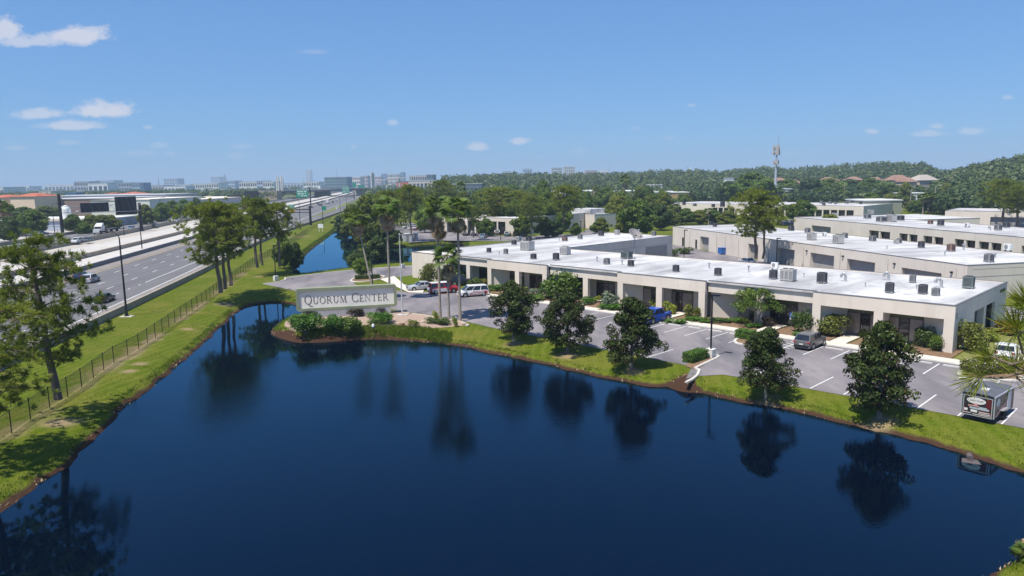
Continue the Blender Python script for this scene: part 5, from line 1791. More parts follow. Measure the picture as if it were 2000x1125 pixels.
# --- pines
PINE_N = pine('near pine', 3, 14.6, 4.1, 4.6, nlimb=40, tuft=17, per=46, Ln=.42, Wd=.048, lean=(-.9, -.2), tr=.25)
plant('pine_tree', 'tall pine with bare lower trunk on the pond bank at the left, nearest whole tree', 'tree', PINE_N, 118, 815, rz=R(40), group='pines on the motorway bank')
plant('pine_tree', 'pine at the left edge whose dark branches reach over the fence', 'tree', PINE_N, at=(-35.2, 45.6), rz=R(200), scale=(1.0, 1.0, .74), group='pines on the motorway bank')
PINES = [pine('pine a', 21, 15.0, 3.6, 7.0, nlimb=34, tuft=14, per=28, Ln=.5, Wd=.08), pine('pine b', 22, 15.0, 3.2, 8.0, nlimb=30, tuft=14, per=28, Ln=.5, Wd=.08), pine('pine c', 23, 15.0, 4.2, 6.0, nlimb=36, tuft=14, per=28, Ln=.5, Wd=.08)]
def put_pine(px, py, ptop, k, w, lab, group, at=None, rz=None):
    h = tall(px, py, ptop) if at is None else (at[2])
    return plant('pine_tree', lab, 'tree', PINES[k], px, py, at=at[:2] if at else None, scale=(w, w, h / 15.0), rz=rz, group=group)
for px, py, pt, k, w, lab in [(430, 592, 392, 2, 1.3, 'broad pine on the pond bank, left trunk of the clump of three'), (442, 584, 396, 0, 1.15, 'pine on the pond bank, middle trunk of the clump of three'), (452, 577, 402, 1, 1.1, 'pine on the pond bank, right trunk of the clump of three'),
                              (503, 540, 383, 0, 1.15, 'tall thin pine right of the clump of three, with its twin behind'), (513, 534, 389, 1, 1.0, 'twin pine just right of the tall thin pine'), (548, 535, 396, 1, 1.1, 'pine nearest the narrow pond, beside the small lamp post')]:
    put_pine(px, py, pt, k, w, lab, 'pines on the motorway bank')
# small broad trees beside the narrow pond
GREEN = [broadleaf('tree a', 31, 8.0, 3.6, 1.6, [(0, .6), (.3, 1), (.6, .9), (1, .3)], 64, 120, (.42, .27), 'green', br=(.75, 1.25), limbs=6), broadleaf('tree b', 32, 8.0, 3.8, 1.5, [(0, .7), (.3, 1), (.7, .8), (1, .25)], 64, 120, (.42, .27), 'olive', br=(.75, 1.25), limbs=6),
         broadleaf('tree c', 33, 8.0, 3.6, 1.4, [(0, .6), (.4, 1), (.7, .85), (1, .3)], 64, 120, (.42, .27), 'dark', br=(.75, 1.25), limbs=6)]
LOWTREE = [broadleaf('low tree', 35, 4.2, 3.0, 1.2, [(0, .75), (.35, 1), (.7, .8), (1, .35)], 60, 80, (.34, .2), 'green', br=(.5, .8), stems=3, limbs=7, tr=.1)]
def put_tree(px, py, ptop, wpx, k, lab, group=None, protos=GREEN, base=(8.0, 3.7), name='broadleaf_tree', up=0):
    X, Y = S(px, py)
    h = tall(px, py, ptop)
    w = wpx * math.hypot(X, Y) / FPX / 2 / base[1]
    return plant(name, lab, 'tree', protos[k], px, py, scale=(w, w, h / base[0]), group=group)
put_tree(556, 522, 458, 40, 0, 'small bushy tree at the tip of the narrow pond under the pines')
put_tree(578, 518, 466, 30, 2, 'dark low tree leaning over the narrow pond beside the bushy one')
# --- palms
PALM = [fan_palm('palm a', 41, 13.5, 40, 40, skirt=3.0), fan_palm('palm b', 42, 13.5, 38, 20, skirt=1.8), fan_palm('palm c', 43, 13.5, 36, 50, skirt=4.0)]
PALML = fan_palm('leaning palm', 44, 13.5, 38, 26, skirt=2.4, lean=(-2.2, 1.2), tr=.14)
PALMS = fan_palm('short palm', 45, 8.0, 40, 30, skirt=2.4, tr=.15)
def put_palm(px, py, pcrown, parts, base, lab, s=1.0, rz=0.0, group='tall fan palms by the sign'):
    h = tall(px, py, pcrown) / base
    return plant('fan_palm', lab, 'palm tree', parts, px, py, scale=(s, s, h), rz=rz, group=group)
put_palm(733, 590, 428, PALML, 13.5, 'leaning fan palm left of the straight palm behind the sign', 1.15, 0)
put_palm(762, 588, 408, PALM[0], 13.5, 'straight tall fan palm right of the leaning one behind the sign', 1.25, 1)
put_palm(860, 622, 408, PALM[2], 13.5, 'tall fan palm with shaggy brown skirt, left of the three by the gravel bed', 1.2, 2)
put_palm(877, 626, 503, PALMS, 8.0, 'short fan palm with full crown between two tall palms', 1.15, .5)
put_palm(899, 628, 414, PALM[1], 13.5, 'tall fan palm with green crown, right of the three by the gravel bed', 1.25, 4)
# --- shrubs
SH = {k: shrub(k + ' shrub', 60 + i, k) for i, k in enumerate(('lime', 'shrub', 'yellow', 'grey', 'wine', 'croton', 'green', 'dark', 'straw', 'hedge'))}
SHB = {k: shrub('big ' + k, 80 + i, k, n=1500, leaf=(.085, .05), lumps=13) for i, k in enumerate(('shrub', 'yellow', 'green', 'hedge'))}
def put_shrub(px, py, wpx, hpx, key, lab, big=False, group=None, name='shrub', dy=0.0):
    X, Y = S(px, py)
    k = math.hypot(X, Y) / FPX
    w, h = wpx * k, hpx * k * 1.02
    Y2 = Y + w * .35
    X2 = X * Y2 / Y
    return plant(name, lab, 'shrub', (SHB if big else SH)[key], at=(X2, Y2), scale=(w * 1.05, w * 1.05, h * 1.05), group=group)
for a in [
    (1622, 660, 62, 40, 'yellow', 'wide feathery olive shrub before the porch right of the blue parking sign', True), (1567, 654, 40, 42, 'shrub', 'rounded green shrub against the column behind the blue parking sign', True),
    (1686, 660, 20, 16, 'lime', 'small lime shrub behind the tallest magnolia'), (1803, 682, 38, 36, 'shrub', 'bushy green shrub beside the corner porch door', True), (1832, 689, 28, 32, 'green', 'dark green shrub touching the corner column', True),
    (1898, 692, 56, 52, 'yellow', 'big olive shrub at the gable end corner', True), (1936, 670, 24, 20, 'lime', 'lime shrub beside the gable end walk'), (1962, 657, 34, 26, 'croton', 'yellow and red croton shrub at the gable end porch'),
    (1309, 616, 24, 24, 'lime', 'bright lime shrub right of the blue pickup bed'), (1280, 606, 20, 18, 'lime', 'bright lime shrub left of the column behind the pickup'), (1344, 621, 24, 26, 'yellow', 'feathery olive shrub left of the sunlit column'), (1362, 622, 18, 22, 'yellow', 'narrow olive shrub touching the sunlit column'),
    (1404, 620, 27, 40, 'green', 'upright conical green shrub beside the parking lamp', True), (1430, 618, 32, 18, 'hedge', 'low bright shrub between the conical shrub and the umbrella tree'), (1452, 634, 24, 12, 'green', 'low dark shrub at the foot of the umbrella tree'), (1502, 640, 34, 18, 'wine', 'dark low shrub under the umbrella tree'),
    (1100, 588, 84, 64, 'green', 'large round leafy shrub before the stepped fascia', True), (1145, 596, 36, 14, 'hedge', 'low bright shrub right of the large round shrub'), (1163, 592, 20, 12, 'lime', 'small lime shrub beside the porch column'), (1192, 604, 42, 34, 'grey', 'grey spiky shrub before the dark porch'),
    (1192, 608, 44, 13, 'hedge', 'low green edging shrub under the grey spiky one'), (1045, 580, 28, 16, 'grey', 'pale grey green shrub left of the large round shrub'), (1034, 590, 60, 12, 'hedge', 'low green edging shrub behind the first magnolia'), (968, 570, 32, 14, 'hedge', 'low green shrub at the porch column beside the white van'),
    (1020, 572, 20, 10, 'lime', 'lime shrub at the dark porch behind the first magnolia'), (836, 556, 40, 40, 'yellow', 'large flowering olive shrub at the building corner behind the silver car', True), (868, 556, 36, 30, 'shrub', 'green shrub behind the red and white wagon', True), (902, 552, 50, 36, 'green', 'dark green shrub mass against the far end porch', True),
    (940, 560, 24, 16, 'yellow', 'yellow green shrub in front of the far porch'), (925, 562, 30, 16, 'shrub', 'low shrub between wagon and white van'),
    (600, 655, 58, 42, 'hedge', 'big rounded shrub at the tip of the sign bed by the water', True), (580, 640, 30, 26, 'hedge', 'rounded shrub behind the tip shrub at the sign corner', True), (655, 652, 48, 36, 'hedge', 'big rounded green shrub before the sign, left half of the pair', True), (686, 651, 46, 34, 'green', 'dark rounded shrub before the sign, right half of the pair', True),
    (604, 624, 28, 14, 'wine', 'dark wine shrub under the left end of the sign'), (697, 620, 34, 16, 'wine', 'dark wine shrub under the middle of the sign'), (744, 614, 30, 12, 'wine', 'dark wine shrub under the right end of the sign'), (742, 636, 54, 24, 'hedge', 'wide clipped green shrub before the right half of the sign', True),
    (628, 632, 16, 12, 'straw', 'dry straw coloured tuft before the sign plinth'), (807, 642, 24, 17, 'yellow', 'olive tuft in the gravel right of the sign'), (785, 640, 12, 10, 'straw', 'small dry tuft in the gravel right of the floodlight'), (844, 634, 26, 12, 'shrub', 'low green shrub at the foot of the shaggy palm'), (868, 636, 30, 13, 'shrub', 'low green shrub at the foot of the short palm'),
    (851, 626, 14, 18, 'lime', 'bright green sprout against the shaggy palm trunk'), (889, 639, 12, 20, 'lime', 'bright green sprout beside the right palm trunk'), (700, 522, 40, 30, 'shrub', 'rounded shrub beside the leaning palm at the pond kerb', True),
    (1335, 497, 30, 12, 'shrub', 'clipped round shrub at the end of the rear wing'), (1318, 500, 16, 14, 'green', 'dark shrub at the rear wing corner'), (1334, 480, 12, 12, 'shrub', 'shrub ball by the second building wall, nearest its corner'), (1345, 482, 10, 8, 'shrub', 'little shrub by the second building wall, second from its corner'), (1356, 484, 10, 8, 'yellow', 'little shrub by the second building wall, third from its corner')]:
    put_shrub(*a)
for i, (px, py, wp, kk) in enumerate([(1320, 634, 40, 'hedge'), (1362, 632, 46, 'hedge'), (1400, 633, 40, 'shrub'), (1432, 632, 38, 'hedge'), (1470, 642, 30, 'hedge'), (1568, 660, 34, 'hedge'), (1230, 605, 30, 'hedge'), (1260, 610, 26, 'shrub')]):
    put_shrub(px, py, wp, 9, kk, f'low ground cover shrub along the sidewalk bed, {ordinal(i)} from the sign' if False else ['low ground cover patch right of the blue pickup walk', 'low ground cover patch before the sunlit column', 'low ground cover patch before the conical shrub', 'low ground cover patch between conical shrub and umbrella tree', 'low ground cover patch left of the small kerbed island', 'low ground cover patch behind the blue parking sign', 'low ground cover patch left of the third magnolia top', 'low ground cover patch behind the third magnolia'][i], group='ground cover along the sidewalk')
# hedges
def put_hedge(px, py, lx, ly, h, rz, key, lab, flower=None, seed=0):
    X, Y = S(px, py)
    return assemble(thing('clipped_hedge', lab, 'hedge', (X, Y, .05), rz), hedge_me('hedge', 100 + seed, key, lx, ly, h, flower=flower))
put_hedge(1358, 704, 3.0, 1.2, .95, ANG + R(90), 'hedge', 'clipped bright hedge block beside the white lamp base', seed=1)
put_hedge(1456, 662, 1.9, 1.5, 1.0, ANG, 'hedge', 'clipped hedge block on the small kerbed island', seed=2)
put_hedge(1932, 727, 4.6, 2.2, 1.05, ANG + R(60), 'yellow', 'flowering hedge with pale pink blossom on the kerbed end island', True, seed=3)
put_hedge(718, 545, 4.6, 1.5, .7, R(15), 'shrub', 'low hedge on the kerbed island behind the sign', seed=4)
# the umbrella shaped small tree at the recessed entrance
UMB = broadleaf('umbrella tree', 36, 4.4, 3.3, 2.3, [(0, .9), (.3, 1), (.65, .8), (1, .4)], 70, 95, (.24, .14), 'green', br=(.42, .7), stems=3, limbs=9, tr=.09)
plant('small_tree', 'small umbrella shaped tree with several stems at the recessed entrance', 'tree', UMB, 1477, 636, scale=(1, 1, 1.02))
plant('small_tree', 'small many stemmed tree on the kerbed island beside the leaning palm', 'tree', LOWTREE[0], 706, 542, scale=(.75, .75, .85))
# foreground pine at the right, its branch tips reach into view
rg = np.random.default_rng(77)
b = MB()
b.tube([(0, 0, -.2), (0.05, .1, 6), (-.1, .15, 12), (0, .1, 17), (.1, 0, 20.5)], [.3, .25, .2, .15, .04], 9)
fp_root = Vector((10.8, 6.0, 0))
tips = []
def near_branch(zb, ends):
    for ex, ey, ez, nt in ends:
        s_ = Vector((0, .1, zb))
        e_ = Vector((ex, ey, ez)) - fp_root
        pts = limb(b, s_, e_, .045, .012, rg, .12, 7, 6)
        for k in range(nt):
            t_ = (rg.uniform(.8, 1.0) if k < nt - 3 else rg.uniform(.45, .8)) if k else 1.0
            p = s_.lerp(e_, t_) + Vector(rg.normal(size=3) * .13)
            d = unitv((np.array(e_ - s_) / (e_ - s_).length * .8 + rg.normal(size=3) * .5 + np.array([0, 0, .35]))[None])[0]
            tips.append((np.array(p), d, rg.uniform(.85, 1.1)))
            b.tube([s_.lerp(e_, t_), p], [.012, .008], 4, cap=False)
def at_dist(px, py, d):
    x, y = (px - 1000) / FPX, -(py - 562.5) / FPX
    x, y = x * cr + y * sr, -x * sr + y * cr
    v = Vector((x, cp + y * sp, -sp + y * cp)).normalized() * d
    return v + Vector((0, 0, EYE))
e = [at_dist(1958, 738, 8.6), at_dist(1975, 712, 8.4), at_dist(1988, 648, 8.8), at_dist(1998, 690, 8.0), at_dist(2040, 640, 8.6), at_dist(2060, 720, 8.3), at_dist(2090, 560, 8.0)]
near_branch(15.6, [(e[0].x, e[0].y, e[0].z, 11), (e[1].x, e[1].y, e[1].z, 10), (e[3].x, e[3].y, e[3].z, 9), (e[5].x, e[5].y, e[5].z, 10)])
near_branch(16.6, [(e[2].x, e[2].y, e[2].z, 9), (e[4].x, e[4].y, e[4].z, 10), (e[6].x, e[6].y, e[6].z, 10)])
for k in range(26):
    a, z = rg.random() * 6.28, rg.uniform(9, 20)
    if math.cos(a) < -.1 and math.sin(a) > -.5:
        a += math.pi
    ln = rg.uniform(1.2, 2.6)
    near_branch(z, [(fp_root.x + ln * abs(math.cos(a)) * 1.0, fp_root.y + ln * math.sin(a) * .8 - .6, z + rg.uniform(0, .6), 6)])
V, F_ = needles(tips, 120, .27, .0085, rg, .12)
fpn = thing('pine_tree', 'pine close by at the right edge, long needled branch tips hanging into view', 'tree', (fp_root.x, fp_root.y, 0), group='pines close to the camera')
put('trunk', b.mesh('near pine trunk', bark_pine), fpn)
put('crown', npmesh('near pine needles', V, F_, LM['pine_near']), fpn)
# palmettos on the near bank
PALMETTO = fan_palm('palmetto', 48, .5, 26, 0, Ln=.75, stalk=.7, tr=.12)
for px, py, s_, lab in [(1940, 1150, .6, 'low palmetto at the bottom edge on the near bank'), (2004, 1092, .6, 'low palmetto at the right edge on the near bank'), (2040, 1110, .7, 'low palmetto behind the near bank at the right edge')]:
    X, Y = S(px, py, -.5)
    assemble(thing('palmetto', lab, 'plant', (X, Y, ground_z(X, Y) - .1), 0, s_), PALMETTO)
# reedy grass along the water's edge: uncountable
rg = np.random.default_rng(9)
def tufts(poly, spacing, d0, d1, hmin, hmax, cond=None, per=6):
    C = []
    n = len(poly)
    for i in range(n):
        (x0, y0), (x1, y1) = poly[i], poly[(i + 1) % n]
        L_ = math.hypot(x1 - x0, y1 - y0)
        k = int(L_ / spacing) + 1
        t_ = rg.random(k)
        nx, ny = (y1 - y0) / max(L_, 1e-6), -(x1 - x0) / max(L_, 1e-6)
        d = rg.uniform(d0, d1, k)
        C += [(x0 + (x1 - x0) * a + nx * q, y0 + (y1 - y0) * a + ny * q) for a, q in zip(t_, d)]
    return np.array(C)
pa = pond_a if area2(pond_a) > 0 else pond_a[::-1]
pb_ = pond_b if area2(pond_b) > 0 else pond_b[::-1]
def grass_mesh(name, C, hmin, hmax, per, wd, key, lean=.35):
    n = len(C) * per
    base = np.repeat(C, per, 0) + rg.normal(size=(n, 2)) * .12
    d = np.minimum(polydist(base[:, 0], base[:, 1], pond_a), polydist(base[:, 0], base[:, 1], pond_b))
    z = bank(d) * flat_of(base[:, 0], base[:, 1])
    h = rg.uniform(hmin, hmax, n)
    az = rg.random(n) * 6.28
    ln = rg.random(n) * lean * h
    B0 = np.stack([base[:, 0], base[:, 1], z - .03], 1)
    sd = np.stack([np.cos(az + 1.57), np.sin(az + 1.57), np.zeros(n)], 1) * wd
    tip = B0 + np.stack([np.cos(az) * ln, np.sin(az) * ln, h], 1)
    V = np.stack([B0 - sd, B0 + sd, tip], 1).reshape(-1, 3)
    return npmesh(name, V, np.arange(3 * n).reshape(n, 3), LM[key])
C = tufts(pa, .06, .45, 1.2, 0, 0)
C = C[(C[:, 1] > 31)]
put('shore_grass', grass_mesh('shore grass', C, .06, .2, 5, .035, 'blade'), kind='stuff', label='rough grass fringe along the edge of the ponds', category='grass')
C = tufts(pb_, .1, .1, 1.4, 0, 0)
put('shore_grass', grass_mesh('pond grass', C, .15, .5, 5, .05, 'blade'), kind='stuff', label='rough grass fringe along the edge of the narrow pond', category='grass')
# long bright grass below the sign bed
lp = [S(x, y, -.6) for x, y in [(600, 664), (640, 660), (700, 658), (760, 657), (820, 660), (880, 668)]]
CC = []
for (x0, y0), (x1, y1) in zip(lp[:-1], lp[1:]):
    k = 420
    t_ = rg.random(k)
    CC += [(x0 + (x1 - x0) * a, y0 + (y1 - y0) * a + q) for a, q in zip(t_, rg.uniform(-.2, 3.2, k))]
put('long_grass', grass_mesh('long grass', np.array(CC), .2, .5, 7, .03, 'blade'), kind='stuff', label='long bright grass on the bank below the sign', category='grass')
# dry roots and debris on the shore, drawn as small straw tufts
C = tufts(pa, .9, -.1, .3, 0, 0)
C = C[C[:, 1] > 31]
put('shore_debris', grass_mesh('shore debris', C, .05, .2, 5, .05, 'straw', lean=1.5), kind='stuff', label='dry plant litter along the muddy edge of the pond', category='litter')

# pale boulders by the palms
for i, (px, py, w) in enumerate([(868, 628, .7), (884, 630, .9), (906, 634, .6), (842, 628, .5), (826, 630, .55), (913, 637, .5)]):
    rg = np.random.default_rng(500 + i)
    b = MB().lathe([(.5 * w, 0), (.55 * w, .2 * w), (.42 * w, .45 * w), (.12 * w, .58 * w)], 8)
    b.v = [tuple(np.array(v) * rg.uniform(.85, 1.15, 3)) for v in b.v]
    X, Y = S(px, py)
    thing('boulder', ['pale boulder at the foot of the short palm', 'largest pale boulder right of the short palm', 'pale boulder right of the green crowned palm', 'small pale boulder left of the shaggy palm', 'small pale boulder in the gravel between tuft and palms', 'smallest pale boulder at the tip of the gravel bed'][i], 'rock', (X, Y, .02), i * 1.3, data=b.mesh('boulder', mat('pale limestone', (.5, .42, .35), (.38, .31, .26), 4, .9, bump=.4, bscale=8)))

# loose blades over the mown lawns near the water
rg = np.random.default_rng(21)
n = 90000
PX, PY = rg.uniform(-60, 45, n), 32 + 110 * rg.random(n) ** 1.5
d = polydist(PX, PY, pond_a)
ok = (d > .9) & (np.minimum(polydist(PX, PY, lot), polydist(PX, PY, bed)) > .15)
du, dv = to_uv((PX, PY))
ok &= ~((dv > -5.5) & (du > -12) & (du < 100))
ok &= PX > np.interp(PY, [p[0] for p in _so], [p[1] for p in _so]) + .8
put('lawn_grass', grass_mesh('lawn grass', np.stack([PX, PY], 1)[ok], .04, .11, 3, .035, 'blade', lean=.8), kind='stuff', label='short mown grass of the lawns round the pond', category='grass')
# drain outlet in the bank below the trailer
X, Y = S(1896, 902, WZ)
dr = thing('drain_outlet', 'small grey concrete drain outlet at the waterline below the trailer', 'drain', (X, Y, WZ - .03), ANG + R(20), .62)
put('apron', MB().prism([(-.9, -.5), (.9, -.5), (.7, .9), (-.7, .9)], -.15, .06).mesh('apron', mat('wet concrete', (.08, .07, .07), (.12, .1, .1), 2, .8)), dr)
put('pipe', MB().tube([(0, 1.4, .32), (0, .35, .26)], .3, 12).mesh('pipe', mat('wet concrete', (.16, .14, .14))), dr)
# ------------------------------------------------------------------ vehicles
glass_car = mat('tinted car glass', (.012, .015, .02), (.02, .024, .03), 1, .05, spec=.7)
tyre_m = mat('tyre rubber', (.015, .015, .016), rough=.9)
rim_m = mat('alloy rim', (.42, .42, .43), rough=.35, metal=.7)
black_trim = mat('black trim', (.018, .018, .02), rough=.6)
lamp_m = mat('headlight lens', (.62, .64, .66), rough=.1, spec=.6)
tail_m = mat('red tail lens', (.35, .012, .012), rough=.2, spec=.5)
plate_m = mat('pale plate', (.6, .6, .56), rough=.5)
def carpaint(name, c):
    M = mat('paint ' + name, c, tuple(x * .93 for x in c), 1.5, .3, spec=.5)
    M.node_tree.nodes['Principled BSDF'].inputs['Coat Weight'].default_value = .5
    return M
PAINT = {'grey': (.10, .10, .105), 'silver': (.42, .43, .45), 'white': (.72, .72, .71), 'red': (.40, .012, .02), 'blue': (.005, .07, .42), 'dark': (.018, .02, .026), 'navy': (.02, .03, .08), 'teal': (.05, .1, .11), 'green': (.04, .1, .05), 'paleblue': (.22, .29, .36), 'maroon': (.15, .012, .02)}
# side profiles: (x, top of body) along the length; cabin: base x0,x1, roof x0,x1
TYPES = {
 'suv':     dict(L=4.5, W=1.86, wb=(-1.36, 1.36), r=.35, hood=[(-2.25, .62), (-2.2, .86), (-1.3, 1.0), (2.12, 1.04), (2.2, .9), (2.25, .6)], cab=(-1.15, 2.12, -.35, 1.72), roof=1.66),
 'sedan':   dict(L=4.7, W=1.82, wb=(-1.4, 1.38), r=.33, hood=[(-2.35, .55), (-2.28, .74), (-1.05, .92), (1.55, .98), (2.25, .95), (2.35, .6)], cab=(-.95, 1.85, -.1, 1.15), roof=1.44),
 'minivan': dict(L=4.9, W=1.95, wb=(-1.5, 1.5), r=.34, hood=[(-2.45, .6), (-2.38, .84), (-1.75, 1.02), (2.3, 1.06), (2.4, .95), (2.45, .6)], cab=(-1.75, 2.34, -.85, 2.1), roof=1.78),
 'wagon':   dict(L=4.9, W=1.98, wb=(-1.48, 1.45), r=.38, hood=[(-2.45, .66), (-2.4, 1.0), (-1.45, 1.1), (2.3, 1.12), (2.4, 1.0), (2.45, .65)], cab=(-1.35, 2.34, -.75, 2.15), roof=1.86),
 'pickup':  dict(L=5.4, W=1.92, wb=(-1.65, 1.65), r=.4, hood=[(-2.7, .7), (-2.64, 1.0), (-1.6, 1.12), (2.6, 1.12), (2.68, 1.0), (2.7, .65)], cab=(-1.5, .95, -.8, .62), roof=1.82),
 'jeep':    dict(L=4.2, W=1.88, wb=(-1.3, 1.25), r=.42, hood=[(-2.1, .75), (-2.06, 1.08), (-.9, 1.18), (2.0, 1.18), (2.06, 1.05), (2.1, .7)], cab=(-.75, 2.0, -.55, 1.95), roof=1.86),
 'boxvan':  dict(L=6.2, W=2.1, wb=(-2.0, 1.9), r=.38, hood=[(-3.1, .7), (-3.0, 1.1), (-2.4, 1.3), (2.95, 1.3), (3.05, 1.1), (3.1, .6)], cab=(-2.3, 3.05, -1.6, 3.0), roof=2.6),
}
_car = {}
def car_parts(kind, colour, fine=True, two=None, roofcol=None):
    """Front of the car is -x. Returns part meshes."""
    key = (kind, colour, fine, two, roofcol)
    if key in _car:
        return _car[key]
    t = TYPES[kind]
    W = t['W'] / 2
    pm = carpaint(colour, PAINT[colour])
    b = MB()
    sec = []
    prof = t['hood']
    xs = sorted(set([p[0] for p in prof] + [t['wb'][0] - .45, t['wb'][0] + .45, t['wb'][1] - .45, t['wb'][1] + .45, 0]))
    for x in xs:
        zt = float(np.interp(x, [p[0] for p in prof], [p[1] for p in prof]))
        f = 1 - .16 * max(0, (abs(x) - t['L'] * .36) / (t['L'] * .14)) ** 2
        w = W * f
        zb = .24
        sec.append([(x, -w * .9, zb), (x, -w, zb + .14), (x, -w * 1.0, zt * .72), (x, -w * .95, zt - .06), (x, -w * .8, zt), (x, w * .8, zt), (x, w * .95, zt - .06), (x, w, zt * .72), (x, w, zb + .14), (x, w * .9, zb)])
    k = 10
    vs = [v for s_ in sec for v in s_]
    fs = []
    for i in range(len(sec) - 1):
        for j in range(k):
            fs.append((i * k + j, (i + 1) * k + j, (i + 1) * k + (j + 1) % k, i * k + (j + 1) % k))
    fs += [tuple(range(k)), tuple(range(len(vs) - 1, len(vs) - k - 1, -1))]
    b.add(vs, fs)
    c0, c1, r0, r1 = t['cab']
    zr = t['roof']
    zb0 = float(np.interp(c0, [p[0] for p in prof], [p[1] for p in prof])) - .03
    zb1 = float(np.interp(c1, [p[0] for p in prof], [p[1] for p in prof])) - .03
    wl, wr = W * .93, W * .78
    lo = [(c0, -wl * .96, zb0), (c1, -wl, zb1), (c1, wl, zb1), (c0, wl * .96, zb0)]
    hi = [(r0, -wr, zr - .05), (r1, -wr, zr - .06), (r1, wr, zr - .06), (r0, wr, zr - .05)]
    hi2 = [(r0 + .12, -wr * .86, zr), (r1 - .1, -wr * .86, zr - .01), (r1 - .1, wr * .86, zr - .01), (r0 + .12, wr * .86, zr)]
    b.add(lo + hi, [(0, 1, 5, 4), (1, 2, 6, 5), (2, 3, 7, 6), (3, 0, 4, 7)])
    body = b.mesh('body', pm)
    P_ = []
    rm = carpaint(roofcol, PAINT[roofcol]) if roofcol else pm
    roof = MB().add(hi + hi2, [(0, 1, 5, 4), (1, 2, 6, 5), (2, 3, 7, 6), (3, 0, 4, 7), (4, 5, 6, 7)]).mesh('roof', rm)
    def on(a, c, u, v, push=.012):
        """Point on the cabin side quad a-c."""
        pass
    def pane(q, m=.06, push=.014):
        q = [Vector(p) for p in q]
        c = sum(q, Vector()) / 4
        n = (q[1] - q[0]).cross(q[3] - q[0]).normalized()
        if n.dot(c - Vector((0, 0, .8))) < 0:
            n = -n
        p = []
        for v in q:
            d = c - v
            p.append(v + d.normalized() * min(m * 1.5, d.length * .3) + n * push)
        return p
    P_.append(('body', body))
    P_.append(('roof', roof))
    P_.append(('windscreen', MB().quad(*pane([lo[0], lo[3], hi[3], hi[0]])).mesh('windscreen', glass_car)))
    P_.append(('rear_window', MB().quad(*pane([lo[1], lo[2], hi[2], hi[1]], .08)).mesh('rear window', glass_car)))
    nsp = 3 if kind in ('suv', 'minivan', 'wagon') else 2
    for sgn in (0, 1):
        a, c, d, e_ = (lo[0], lo[1], hi[1], hi[0]) if sgn == 0 else (lo[3], lo[2], hi[2], hi[3])
        for i in range(nsp):
            f0, f1 = i / nsp, (i + 1) / nsp
            L_ = lambda p, q, f: tuple(p[j] + (q[j] - p[j]) * f for j in range(3))
            q = [L_(a, c, f0), L_(a, c, f1), L_(e_, d, f1), L_(e_, d, f0)]
            P_.append(('side_window', MB().quad(*pane(q, .05)).mesh('side window', glass_car)))
    r_ = t['r']
    for x in t['wb']:
        for s in (-1, 1):
            y = s * (W - .1)
            ty = MB().lathe([(r_ * .6, -.11), (r_, -.1), (r_, .1), (r_ * .6, .11)], 16, (x, y, r_), 'y').mesh('tyre', tyre_m)
            ri = MB().lathe([(r_ * .62, 0), (r_ * .62, .02), (r_ * .2, .03)], 12, (x, y + (s * .105 if s > 0 else s * .135), r_), 'y').mesh('rim', rim_m)
            P_.append(('wheel', ty, [('rim', ri)]))
    ar = MB()
    for x in t['wb']:
        for s in (-1, 1):
            ar.lathe([(r_ * 1.2, 0), (r_ * 1.2, .012)], 14, (x, s * (W + .002) - (0 if s > 0 else .012), r_ + .02), 'y')
    P_.append(('wheel_arch', ar.mesh('wheel arch', black_trim)))
    hl = t['L'] / 2
    for s in (-1, 1):
        P_.append(('headlight', MB().box(-hl - .012 + .08, -hl + .3, s * W * .5, s * W * .86, .66 if kind != 'pickup' else .82, .80 if kind != 'pickup' else .98).mesh('headlight', lamp_m)))
        P_.append(('taillight', MB().box(hl - .16, hl - .035, s * W * .58, s * W * .9, .74, .93).mesh('taillight', tail_m)))
    if fine:
        P_.append(('bumper', MB().box(-hl - .04, -hl + .25, -W * .8, W * .8, .3, .5).mesh('front bumper', black_trim if kind in ('jeep', 'pickup') else pm)))
        P_.append(('bumper', MB().box(hl - .25, hl + .03, -W * .82, W * .82, .32, .55).mesh('rear bumper', black_trim)))
        P_.append(('number_plate', MB().box(hl + .031, hl + .04, -.2, .2, .6, .74).mesh('plate', plate_m)))
        P_.append(('grille', MB().box(-hl - .02, -hl + .1, -W * .42, W * .42, .56, .74).mesh('grille', black_trim)))
        for s in (-1, 1):
            P_.append(('mirror', MB().box(c0 + .3, c0 + .48, s * (W * .92), s * (W + .16), 1.0, 1.16).mesh('mirror', pm)))
    if kind == 'pickup':
        P_.append(('cargo_bed', MB().box(1.02, 2.6, -W * .78, W * .78, 1.115, 1.135).mesh('bed', black_trim)))
        P_.append(('roll_bar', MB().tube([(1.15, -W * .8, 1.1), (1.2, -W * .75, 1.55), (1.2, W * .75, 1.55), (1.15, W * .8, 1.1)], .04, 6).mesh('roll bar', black_trim)))
    if two:      # painted wrap on the flanks and tail
        wm = carpaint(two, PAINT[two])
        wrap = MB()
        marks = MB()
        rr = random.Random(3)
        for s in (-1, 1):
            y = s * (W + .006)
            x0, x1 = (-.9, hl - .35)
            wrap.quad((x0, y, .38), (x1, y, .38), (x1, y, .9), (x0 + .7, y, .9))
            for row, z in enumerate((.46, .68)):
                x = x0 + .45
                while x < x1 - .5:
                    d = rr.uniform(.12, .2)
                    marks.box(x, x + d, y + s * .004, y + s * .01, z, z + .16)
                    x += d + .06
        wrap.quad((hl + .035, -W * .7, .6), (hl + .035, W * .7, .6), (hl - .02, W * .7, 1.0), (hl - .02, -W * .7, 1.0))
        P_.append(('wrap_panel', wrap.mesh('wrap', wm), [('marking', marks.mesh('marks', carpaint('white', PAINT['white'])))]))
    _car[key] = P_
    return P_
